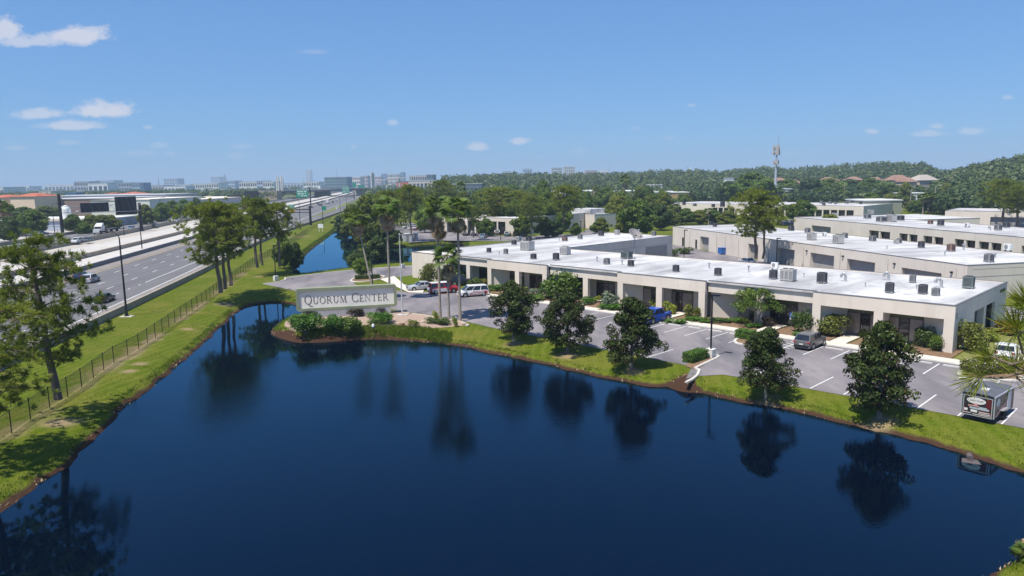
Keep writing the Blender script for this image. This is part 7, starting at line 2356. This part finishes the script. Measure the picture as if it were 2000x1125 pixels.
for k in range(1900):     # trees among the far town on the left and behind the motorway
    px = rg.uniform(-60, 1000) if k % 2 else rg.uniform(-60, 560)
    d = rg.uniform(700, 1500) if px < 560 else rg.uniform(560, 1500)
    x = dirx(px, d)
    if edge_x(d) - 84 < x < edge_x(d) + 16:
        continue
    C.append((x, d, 0, rg.uniform(6, 12.5), rg.uniform(3, 6.5)))
for k in range(700):
    px = rg.uniform(-60, 1000)
    d = rg.uniform(1700, 4200)
    C.append((dirx(px, d), d, 0, rg.uniform(7, 13), rg.uniform(6, 12)))
V, F_ = canopy(C, 'far', 3, per=44)
put('tree_belt', npmesh('town trees', V, F_, LM['far']), kind='stuff', label='scattered trees between the far town buildings', category='woodland')
C = []
for k in range(150):     # low scrub between the motorway and the pond head
    px = rg.uniform(700, 800)
    d = rg.uniform(260, 560)
    C.append((dirx(px, d), d, 0, rg.uniform(5, 9), rg.uniform(2.2, 3.8)))
V, F_ = canopy(C, 'olive', 4, size=1.1, per=120)
put('tree_belt', npmesh('verge trees', V, F_, LM['olive']), kind='stuff', label='olive green scrub wood beside the exit ramp behind the palms', category='woodland')

# ------------------------------------------------------------------ shops across the motorway
def slab(name, label, px0, px1, ptop, pbase, col, depth=30, d=None, roofcol=None, hip=False, cat='building', windows=0, rows_=1, group=None, winmat=None, skew=0.0):
    """Box-shaped building: near face between two bearings, standing where its base meets the ground."""
    if d is None:
        X0, Y0 = S(px0, pbase)
        d = Y0
    x0, x1 = dirx(px0, d), dirx(px1, d)
    pm_ = (px0 + px1) / 2
    h = EYE + (horizon_px(pm_) - ptop) * d / FPX
    if d > 500 and pbase:
        pass
    w = x1 - x0
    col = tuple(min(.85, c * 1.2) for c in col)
    m = mat('wall %.2f %.2f %.2f' % col, col, tuple(c * .9 for c in col), .06, .85)
    r_ = thing(name, label, cat, ((x0 + x1) / 2, d, 0), skew, group=group)
    put('wall', MB().box(-w / 2, w / 2, 0, depth, 0, h).mesh('wall', m), r_)
    if hip:
        rm = mat('terracotta roof', (.36, .10, .06), (.45, .15, .09), .2, .8)
        o, rh = w * .04, w * .13
        put('roof', MB().add([(-w / 2 - o, -o, h), (w / 2 + o, -o, h), (w / 2 + o, depth + o, h), (-w / 2 - o, depth + o, h), (-w * .16, depth * .5, h + rh), (w * .16, depth * .5, h + rh)], [(0, 1, 5, 4), (1, 2, 5), (2, 3, 4, 5), (3, 0, 4)]).mesh('hip roof', rm), r_)
    else:
        rc = roofcol or (.66, .66, .66)
        put('roof', MB().box(-w / 2 - .3, w / 2 + .3, -.3, depth + .3, h, h + max(.5, d * .0007)).mesh('roof', mat('roof %.2f %.2f %.2f' % rc, rc, tuple(c * .88 for c in rc), .05, .85)), r_)
    if windows:
        wm = winmat or mat('far window glass', (.06, .08, .10), (.09, .11, .13), .1, .25)
        fh = h / rows_
        for rr_ in range(rows_):
            for k in range(windows):
                x = -w / 2 + w * (k + .18) / windows
                put('window', MB().box(x, x + w * .64 / windows, -.25, -.01, fh * (rr_ + .28), fh * (rr_ + .8)).mesh('window', wm), r_)
    return r_, w, h, d
r1, w1, h1, d1 = slab('retail_store', 'long grey blue store with a red oval sign at the left edge', -60, 190, 431, 459, (.36, .40, .47), 34, d=300, roofcol=(.7, .68, .64))
osg = MB()
oval(osg, dirx(25, 300) - (dirx(-60, 300) + dirx(190, 300)) / 2, h1 * .52, 1.75, .95, -.3)
sgo = put('wall_sign', osg.mesh('red oval', mat('red sign face', (.38, .04, .03), rough=.5)), r1)
put('lettering', MB().box(-w1 / 2 + w1 * .318, -w1 / 2 + w1 * .363, -.34, -.31, h1 * .50, h1 * .57).mesh('letter marks', mat('pale red marks', (.5, .2, .17), rough=.6)), sgo)
put('parapet', MB().box(w1 * .02, w1 * .5, -.5, 0, h1, h1 + 1.0).mesh('parapet', mat('cream parapet', (.62, .57, .5), rough=.8)), r1)
put('stripe', MB().box(-w1 * .5, w1 * .5, -.05, -.01, h1 * .44, h1 * .47).mesh('wall stripe', mat('grey joint', (.25, .28, .33), rough=.8)), r1)
slab('retail_store', 'low brown roofed store block behind the grey blue store', 78, 252, 388, 425, (.24, .17, .15), 60, d=455, roofcol=(.5, .5, .52))
slab('retail_store', 'long pale grey roof strip behind the brown store block', 92, 330, 381.5, 400, (.40, .38, .37), 60, d=560, roofcol=(.48, .49, .54))
slab('retail_store', 'peach store with terracotta hip roof right of the red lettered one', 31, 78, 383, 410, (.75, .54, .40), 26, d=430, hip=True)
rr1, w_, h_, _ = slab('retail_store', 'peach store with terracotta roof and red lettering at the left edge', -20, 18, 385, 405, (.75, .55, .41), 26, d=430, hip=True)
lt = MB()
for k in range(6):
    lt.box(-.2 + w_ * (.03 + .062 * k), -.2 + w_ * (.03 + .062 * k + .045), -.2, -.02, h_ * .42, h_ * (.62 + .06 * (k % 2)))
put('lettering', lt.mesh('red lettering', mat('red letters', (.5, .02, .03), rough=.5)), rr1)
slab('retail_store', 'small peach store with low terracotta roof right of the hip roofed one', 78, 96, 392, 410, (.5, .34, .26), 20, d=440, hip=True)
slab('retail_store', 'white gabled shop front behind the gantry', 186, 232, 391, 412, (.62, .60, .56), 30, d=430, hip=False, roofcol=(.3, .25, .22))
slab('retail_store', 'white flat roofed store behind the large gantry panel', 225, 300, 390, 412, (.62, .60, .57), 70, d=420, roofcol=(.72, .68, .6))
slab('retail_store', 'long cream flat roofed store beside the trimmed tree row', 262, 392, 391, 415, (.5, .48, .46), 120, d=480, roofcol=(.70, .64, .56))
slab('retail_store', 'store with terracotta roof behind the cream flat roofs', 240, 272, 378.5, 392, (.52, .34, .28), 30, d=640, hip=True)
slab('retail_store', 'brown store with red tile roof left of the far tree belt', 272, 330, 380, 392, (.34, .22, .19), 40, d=660, roofcol=(.38, .25, .22))
slab('retail_store', 'small terracotta roofed pavilion behind the white gabled shop', 213, 228, 377.5, 390, (.55, .42, .36), 20, d=640, hip=True)
slab('retail_store', 'tiny blue roofed hall in the trees left of the town', 139, 159, 376.5, 382, (.10, .20, .36), 20, d=800, roofcol=(.1, .2, .36))
for px, pt, lab in ((212, 425, 'lower'),):
    pass
X, Y = S(132, 448)
dm_ = thing('white_dome', 'white domed tank behind the gantry post', 'tank', (X, Y, 0))
put('shell', MB().lathe([(2.0, 0), (2.0, 8.3), (1.9, 9.0), (1.4, 9.8), (.7, 10.2), (.02, 10.35)], 16).mesh('dome', SIGNWHITE), dm_)
X, Y = S(133, 446)
kb_ = thing('equipment_kiosk', 'small white kiosk behind the gantry post at the motorway edge', 'kiosk', (X, Y, 0))
put('wall', MB().box(-1.7, 1.7, 0, 2.5, 0, 3.0).mesh('kiosk wall', SIGNWHITE), kb_)
put('roof', MB().box(-1.9, 1.9, -.2, 2.7, 3.0, 3.2).mesh('kiosk roof', concrete), kb_)
for i, (px, py, c) in enumerate(((72, 460, 'paleblue'), (84, 459, 'navy'), (60, 461, 'white'))):
    put_car(px, py, 'suv', c, 20, ['pale blue car in the store car park', 'navy car under the round tree in the store car park', 'white car left of the pale blue one in the store car park'][i], fine=False, group='cars at the stores')
b = MB()
sheet([(-148, 200), (-160, 300), (-176, 390), (-230, 390), (-236, 200)], .05, mat('pale store car park', (.36, .33, .30), (.42, .39, .36), .1, .9, space='World'), 'store car park')
# billboards and dark sign backs over the far carriageway
for px0, px1, p0, p1, c, d, lab in ((393, 408, 381, 389.5, (.02, .09, .60), 720, 'blue service sign with white marks across the motorway'), (409.5, 423, 381.5, 390.5, (.70, .36, .01), 720, 'orange service sign beside the blue one')):
    k = d / FPX
    z0, z1 = EYE + (horizon_px(px0) - p1) * k, EYE + (horizon_px(px0) - p0) * k
    r_ = thing('service_sign', lab, 'sign', (dirx((px0 + px1) / 2, d), d, 0))
    w = (px1 - px0) * k
    for s in (-.35, .35):
        put('post', MB().box(w * s - .2, w * s + .2, 0, .3, 0, z1).mesh('post', METAL_DARK), r_)
    pn = put('sign_panel', MB().box(-w / 2, w / 2, -.3, -.05, z0, z1).mesh('sign panel', mat('sign face ' + lab[:6], c, rough=.5)), r_)
    mk = MB()
    for q in range(4):
        mk.box(-w * .3 + q * w * .15, -w * .2 + q * w * .15, -.34, -.31, z0 + (z1 - z0) * .35, z0 + (z1 - z0) * (.6 + .1 * (q % 2)))
    put('marking', mk.mesh('sign marks', SIGNWHITE if c[2] > .3 else mat('brown marks', (.3, .12, .02), rough=.5)), pn)
for px0, px1, p0, p1, d, lab in ((485, 512, 372.5, 386, 560, 'large black sign back on a gantry above the pines'), (452, 480, 380, 386, 560, 'lower black sign back left of the large one')):
    k = d / FPX
    z0, z1 = EYE + (horizon_px(px0) - p1) * k, EYE + (horizon_px(px0) - p0) * k
    r_ = thing('gantry_sign', lab, 'sign', (dirx((px0 + px1) / 2, d), d, 0))
    w = (px1 - px0) * k
    for s in (-.5, .5):
        put('post', MB().tube([(w * s, .2, 0), (w * s, .2, z1 - .5)], .3, 8).mesh('post', METAL_DARK), r_)
    put('sign_panel', MB().box(-w / 2, w / 2, -.3, -.05, z0, z1).mesh('sign panel', SIGNBACK), r_)

# ------------------------------------------------------------------ town skyline
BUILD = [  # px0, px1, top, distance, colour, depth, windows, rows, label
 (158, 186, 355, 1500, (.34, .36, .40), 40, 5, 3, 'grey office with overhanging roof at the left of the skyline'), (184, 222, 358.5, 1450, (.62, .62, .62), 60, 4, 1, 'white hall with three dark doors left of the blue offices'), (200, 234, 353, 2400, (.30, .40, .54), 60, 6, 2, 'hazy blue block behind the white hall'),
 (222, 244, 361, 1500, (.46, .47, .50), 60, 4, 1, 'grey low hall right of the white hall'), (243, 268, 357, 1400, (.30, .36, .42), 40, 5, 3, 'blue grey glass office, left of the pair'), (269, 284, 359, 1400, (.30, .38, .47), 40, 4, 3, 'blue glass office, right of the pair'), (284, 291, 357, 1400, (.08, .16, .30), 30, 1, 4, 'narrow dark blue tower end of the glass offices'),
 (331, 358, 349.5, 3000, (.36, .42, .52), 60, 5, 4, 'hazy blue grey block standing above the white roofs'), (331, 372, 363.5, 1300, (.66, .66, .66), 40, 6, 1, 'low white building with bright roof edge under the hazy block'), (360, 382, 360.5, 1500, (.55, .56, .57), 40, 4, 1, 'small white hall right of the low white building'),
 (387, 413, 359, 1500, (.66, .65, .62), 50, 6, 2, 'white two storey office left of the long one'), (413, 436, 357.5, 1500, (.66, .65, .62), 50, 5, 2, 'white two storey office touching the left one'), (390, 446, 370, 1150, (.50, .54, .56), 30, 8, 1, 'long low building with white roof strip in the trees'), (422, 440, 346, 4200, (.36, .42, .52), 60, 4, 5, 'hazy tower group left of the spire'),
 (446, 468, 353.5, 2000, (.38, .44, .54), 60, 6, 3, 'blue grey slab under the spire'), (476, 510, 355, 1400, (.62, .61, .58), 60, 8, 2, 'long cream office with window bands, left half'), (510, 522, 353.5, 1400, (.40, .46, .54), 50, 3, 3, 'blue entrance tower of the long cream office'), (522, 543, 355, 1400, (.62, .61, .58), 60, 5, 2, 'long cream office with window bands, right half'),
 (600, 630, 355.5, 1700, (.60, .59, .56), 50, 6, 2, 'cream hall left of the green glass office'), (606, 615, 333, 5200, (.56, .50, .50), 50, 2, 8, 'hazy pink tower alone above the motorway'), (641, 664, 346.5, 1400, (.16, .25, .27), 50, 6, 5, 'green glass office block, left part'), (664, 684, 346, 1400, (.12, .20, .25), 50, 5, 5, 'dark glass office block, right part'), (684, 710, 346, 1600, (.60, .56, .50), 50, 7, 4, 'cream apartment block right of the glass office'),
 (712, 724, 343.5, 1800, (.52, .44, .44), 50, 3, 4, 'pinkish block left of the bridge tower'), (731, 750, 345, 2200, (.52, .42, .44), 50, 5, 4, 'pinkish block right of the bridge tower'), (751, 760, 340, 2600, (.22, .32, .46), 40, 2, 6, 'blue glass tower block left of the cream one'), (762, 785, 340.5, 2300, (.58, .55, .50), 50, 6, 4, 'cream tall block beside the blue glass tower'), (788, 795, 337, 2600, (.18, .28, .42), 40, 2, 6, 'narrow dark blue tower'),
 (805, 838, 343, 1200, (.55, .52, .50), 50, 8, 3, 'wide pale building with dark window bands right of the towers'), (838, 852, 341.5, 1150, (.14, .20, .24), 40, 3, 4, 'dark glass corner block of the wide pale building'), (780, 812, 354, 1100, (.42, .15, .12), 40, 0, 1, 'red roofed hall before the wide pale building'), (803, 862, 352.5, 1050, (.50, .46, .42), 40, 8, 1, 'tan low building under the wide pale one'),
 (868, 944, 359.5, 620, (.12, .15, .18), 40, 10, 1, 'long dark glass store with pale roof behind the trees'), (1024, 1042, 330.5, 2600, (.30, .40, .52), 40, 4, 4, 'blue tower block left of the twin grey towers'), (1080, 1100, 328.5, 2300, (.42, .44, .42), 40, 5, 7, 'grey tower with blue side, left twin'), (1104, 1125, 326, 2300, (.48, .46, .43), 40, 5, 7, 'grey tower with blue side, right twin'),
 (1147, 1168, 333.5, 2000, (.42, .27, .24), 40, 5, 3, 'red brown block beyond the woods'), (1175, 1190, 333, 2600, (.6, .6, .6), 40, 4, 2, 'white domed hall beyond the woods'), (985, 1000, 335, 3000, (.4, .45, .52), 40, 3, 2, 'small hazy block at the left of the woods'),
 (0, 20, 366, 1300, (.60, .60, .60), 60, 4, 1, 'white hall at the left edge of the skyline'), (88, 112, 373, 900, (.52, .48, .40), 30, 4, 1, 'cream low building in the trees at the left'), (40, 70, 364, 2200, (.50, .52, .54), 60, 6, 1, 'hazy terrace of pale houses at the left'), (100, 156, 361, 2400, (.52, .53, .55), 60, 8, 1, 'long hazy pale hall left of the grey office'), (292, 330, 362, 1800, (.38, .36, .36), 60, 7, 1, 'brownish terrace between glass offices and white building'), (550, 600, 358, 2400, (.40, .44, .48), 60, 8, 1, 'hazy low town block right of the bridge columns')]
for a in BUILD:
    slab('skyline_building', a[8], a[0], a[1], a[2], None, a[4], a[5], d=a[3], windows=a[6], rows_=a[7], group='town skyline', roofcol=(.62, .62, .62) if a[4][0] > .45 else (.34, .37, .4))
# twin spire, masts
for px, pt, d, r_, lab in ((449, 340, 4000, 9, 'hazy dark spire tower on the skyline'), (321, 347, 2200, 1.2, 'thin hazy mast left of the hazy block'), (666, 327, 1600, .5, 'tall thin radio mast by the glass office'), (1191, 320, 1900, .5, 'thin radio mast beyond the woods'), (770, 333, 1800, .4, 'thin mast above the pinkish block'), (600, 345, 1500, .4, 'thin lamp mast on the bridge')):
    h = EYE + (horizon_px(px) - pt) * d / FPX
    o = thing('mast', lab, 'mast', (dirx(px, d), d, 0))
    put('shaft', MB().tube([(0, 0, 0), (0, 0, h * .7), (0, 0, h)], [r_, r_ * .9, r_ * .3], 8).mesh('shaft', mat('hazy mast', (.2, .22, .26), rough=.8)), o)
    put('tip', MB().tube([(0, 0, h), (0, 0, h * 1.02)], [r_ * .2, r_ * .1], 6).mesh('tip', METAL_DARK), o)
# pale ridge road rising right of the bridge
w = MB()
pts = [(733, 353), (760, 349.5), (785, 346.5), (806, 345.5)]
pp = [(dirx(px, 1080), 1080, EYE + (horizon_px(px) - py) * 1080 / FPX) for px, py in pts]
fl_ = thing('flyover_ramp', 'thin pale flyover ramp rising right of the bridge tower', 'ramp')
dk = MB()
for a, c in zip(pp[:-1], pp[1:]):
    dk.add([(a[0], a[1], a[2] - 1.5), (c[0], c[1], c[2] - 1.5), (c[0], c[1] + 8, c[2] - 1.5), (a[0], a[1] + 8, a[2] - 1.5), a, c, (c[0], c[1] + 8, c[2]), (a[0], a[1] + 8, a[2])], [(0, 1, 5, 4), (4, 5, 6, 7), (2, 3, 7, 6), (3, 2, 1, 0)])
put('deck', dk.mesh('ramp deck', concrete_white), fl_)
for a in pp:
    put('pier', MB().box(a[0] - 1, a[0] + 1, a[1] + 2, a[1] + 6, 0, a[2] - 1.5).mesh('ramp pier', concrete), fl_)
# ------------------------------------------------------------------ cell tower, poles, back shops
X, Y = S(1513, 397)
ct = thing('cell_tower', 'tall grey cell tower with stacked antenna boxes above the trees', 'tower', (X, Y, 0))
CH = tall(1513, 397, 283)
put('pole', MB().tube([(0, 0, 0), (0, 0, CH * .5), (0, 0, CH * .97)], [1.0, .8, .45], 12).mesh('tower pole', mat('pale grey steel', (.42, .45, .5), rough=.5, metal=.2)), ct)
put('mast_tip', MB().tube([(1, 0, CH * .95), (1, 0, CH + 6)], .14, 5).mesh('tip', METAL_GALV), ct)
ap = mat('pale antenna shroud', (.55, .5, .47), (.48, .44, .42), 1, .7)
k = Y / FPX
for z, n_, hh, rr_ in ((CH * .955, 3, 3.0, 1.7), (CH * .87, 3, 3.4, 1.9), (CH * .70, 3, 2.8, 1.3)):
    for q in range(n_):
        a = 2 * math.pi * q / n_ + .4
        cx, cy_ = rr_ * math.cos(a), rr_ * math.sin(a)
        put('antenna', MB().box(cx - .75, cx + .75, cy_ - .4, cy_ + .4, z - hh / 2, z + hh / 2).mesh('antenna', ap), ct)
    put('ring_mount', MB().lathe([(.6, z - .3), (rr_, z - .2), (rr_, z + .2), (.6, z + .3)], 10).mesh('ring mount', METAL_GALV), ct)
POLES = [(1553, 388, 354, 'pale wooden pole right of the tower'), (1613, 390, 362, 'wooden pole in the belt behind the back roof'), (1648, 398, 357, 'tall wooden pole at the right of the belt'), (1777, 414, 370, 'wooden utility pole left of the white shop'), (1825, 400, 364, 'wooden pole with lamp arm right of the white shop'), (1837, 404, 375, 'lamp pole with long arm right of the white shop'), (1884, 396, 352, 'utility pole before the wooded hill'), (1160, 420, 372, 'wooden pole behind the small white building'), (1202, 420, 380, 'wooden pole right of the small white building'), (1264, 400, 378, 'thin pole behind the large green tree'), (1080, 372, 352, 'distant pole before the woods'), (1155, 366, 350, 'distant pole in the far woods'), (1317, 384, 356, 'distant pole by the yellow digger'), (1404, 372, 346, 'far pole right of the digger'), (1412, 372, 344, 'far pole beside its twin right of the digger'), (1417, 396, 358, 'wooden pole at the back car park'), (1702, 400, 372, 'green street lamp left of the white shop'), (1712, 398, 368, 'second green street lamp left of the white shop')]
for px, py, pt, lab in POLES:
    X, Y = S(px, py)
    h = tall(px, py, pt)
    o = thing('utility_pole', lab, 'pole', (X, Y, 0), group='poles of the middle distance')
    put('shaft', MB().tube([(0, 0, 0), (0, 0, h)], [.2, .13], 7).mesh('shaft', mat('weathered pole wood', (.36, .32, .27), (.42, .38, .33), 2, .9)), o)
    if 'lamp' in lab:
        put('lamp_arm', MB().tube([(0, 0, h), (2.5, 0, h + .6), (4, 0, h + .7)], .08, 5).mesh('lamp arm', METAL_GALV), o)
    else:
        put('crossarm', MB().box(-1.1, 1.1, -.08, .08, h - .9, h - .7).mesh('crossarm', mat('weathered pole wood', (.36, .32, .27))), o)
SHOPS = [(1767, 1808, 377, 400, (.62, .62, .60), 14, 430, 'white shop with blue and red front behind the third roof', 4), (1150, 1190, 373, 390, (.45, .38, .30), 40, 480, 'tan store behind the middle trees', 3), (1090, 1130, 378, 392, (.40, .42, .46), 40, 420, 'grey store behind the tall middle pine', 3), (1060, 1090, 374, 388, (.38, .22, .16), 30, 430, 'brick store left of the tall middle pine', 2), (1265, 1310, 375, 390, (.58, .58, .60), 40, 430, 'pale store left of the tan wall', 0), (1308, 1346, 375.5, 392, (.36, .25, .13), 40, 430, 'tan brown wall of a store before the digger', 0),
         (1168, 1268, 373.5, 388, (.40, .36, .32), 40, 500, 'long flat store with rooftop units behind the middle trees', 6), (1690, 1760, 391, 400, (.24, .25, .2), 20, 330, 'low dark canopy left of the white shop', 0), (1494, 1545, 369, 392, (.56, .54, .52), 20, 480, 'white compound wall at the foot of the tower', 0), (1272, 1294, 361, 370, (.46, .45, .40), 20, 620, 'small cream pavilion before the woods', 2), (1422, 1432, 348, 356, (.6, .6, .62), 14, 620, 'white gabled house at the edge of the woods', 2)]
for a in SHOPS:
    slab('far_store', a[7], a[0], a[1], a[2], None, a[4], a[5], d=a[6], windows=a[8], group='stores behind the park')
HOUSES = [(1490, 1512, 347, 357, 620), (1521, 1536, 350, 360, 600), (1580, 1608, 346, 356, 640), (1628, 1652, 345, 354, 640), (1664, 1690, 346, 356, 600), (1700, 1738, 342, 356, 560), (1724, 1744, 346, 358, 540), (1803, 1826, 345, 356, 520)]
for i, (p0, p1, pt, pb, d) in enumerate(HOUSES):
    x0, x1 = dirx(p0, d), dirx(p1, d)
    zt = EYE + (horizon_px(p0) - pt) * d / FPX
    zb = EYE + (horizon_px(p0) - pb) * d / FPX
    w = x1 - x0
    o = thing('apartment_house', f'terracotta roofed house at the foot of the wooded hill, {ordinal(i)} from the tower', 'house', ((x0 + x1) / 2, d - 30, 0), R(10), group='houses below the wooded hill')
    put('wall', MB().box(-w / 2, w / 2, 0, 12, 0, zb + (zt - zb) * .3).mesh('house wall', mat('cream house wall', (.5, .42, .34), rough=.9)), o)
    hz = zb + (zt - zb) * .3
    rm = mat('terracotta tiles', (.22, .13, .10), (.28, .17, .13), .3, .85)
    put('roof', MB().add([(-w / 2 - .6, -.6, hz), (w / 2 + .6, -.6, hz), (w / 2 + .6, 12.6, hz), (-w / 2 - .6, 12.6, hz), (-w * .25, 6, zt), (w * .25, 6, zt)], [(0, 1, 5, 4), (1, 2, 5), (2, 3, 4, 5), (3, 0, 4)]).mesh('house roof', rm), o)
o = thing('apartment_house', 'pale sunlit roofed house between the terracotta houses', 'house', (dirx(1780, 540), 520, 0), R(20))
zt = EYE + (horizon_px(1780) - 341) * 530 / FPX
put('wall', MB().box(-9, 9, 0, 12, 0, zt - 4).mesh('house wall', mat('cream house wall', (.5, .42, .34))), o)
put('roof', MB().add([(-9.6, -.6, zt - 4), (9.6, -.6, zt - 4), (9.6, 12.6, zt - 4), (-9.6, 12.6, zt - 4), (-3, 6, zt), (5, 6, zt)], [(0, 1, 5, 4), (1, 2, 5), (2, 3, 4, 5), (3, 0, 4)]).mesh('house roof', mat('pale roof', (.36, .32, .28), rough=.8)), o)
# yellow digger and water tower far off
d = 640
x, z = dirx(1352, d), EYE + (horizon_px(1352) - 366) * d / FPX
dg = thing('excavator', 'yellow excavator with raised arm before the woods', 'excavator', (x, d, 0))
yel = mat('machine yellow', (.6, .36, .03), rough=.5)
put('body', MB().box(-4, 2, -2, 2, z * .35, z * .6).mesh('digger body', mat('faded red cab', (.42, .16, .12), rough=.6)), dg)
put('track', MB().box(-5, 3, -2.4, 2.4, 0, z * .35).mesh('track', black_trim), dg)
put('arm', MB().tube([(-3, 0, z * .55), (0, 0, z * 1.0), (3.5, 0, z * 1.1), (6, 0, z * .85)], [.9, .8, .7, .5], 6).mesh('arm', yel), dg)
d = 3800
wt = thing('water_tower', 'tiny white water tower on the horizon beyond the woods', 'water tower', (dirx(1347, d), d, 0))
z = EYE + (horizon_px(1347) - 328) * d / FPX
put('tank', MB().lathe([(2, z - 14), (9, z - 8), (9, z - 4), (3, z)], 14).mesh('tank', SIGNWHITE), wt)
put('stem', MB().tube([(0, 0, 0), (0, 0, z - 13)], 2.2, 8).mesh('stem', SIGNWHITE), wt)
# vehicles by the far shops
for i, (px, py, c) in enumerate(((1872, 402, 'white'), (1888, 401, 'maroon'), (1900, 402, 'blue'), (1908, 401, 'white'))):
    put_car(px, py, 'boxvan' if i in (1, 3) else 'suv', c, 20, ['white car at the far shops left of the red van', 'red van at the far shops before the hill', 'blue car beside the red van at the far shops', 'white van at the right end of the far shops row'][i], 'van' if i in (1, 3) else 'car', fine=False, group='cars at the far shops')

# ------------------------------------------------------------------ air
hz_m = bpy.data.materials.new('summer haze')
hz_m.use_nodes = True
t = hz_m.node_tree
t.nodes.clear()
pv = t.nodes.new('ShaderNodeVolumePrincipled')
pv.inputs['Color'].default_value = (.62, .80, 1.0, 1)
pv.inputs['Density'].default_value = 0.0002
pv.inputs['Anisotropy'].default_value = 0.0
ou = t.nodes.new('ShaderNodeOutputMaterial')
t.links.new(pv.outputs[0], ou.inputs['Volume'])
put('haze', MB().box(-9200, 9200, -9200, 9200, -5, 150).mesh('haze', hz_m), kind='stuff', label='thin bluish summer haze over the whole place', category='haze')
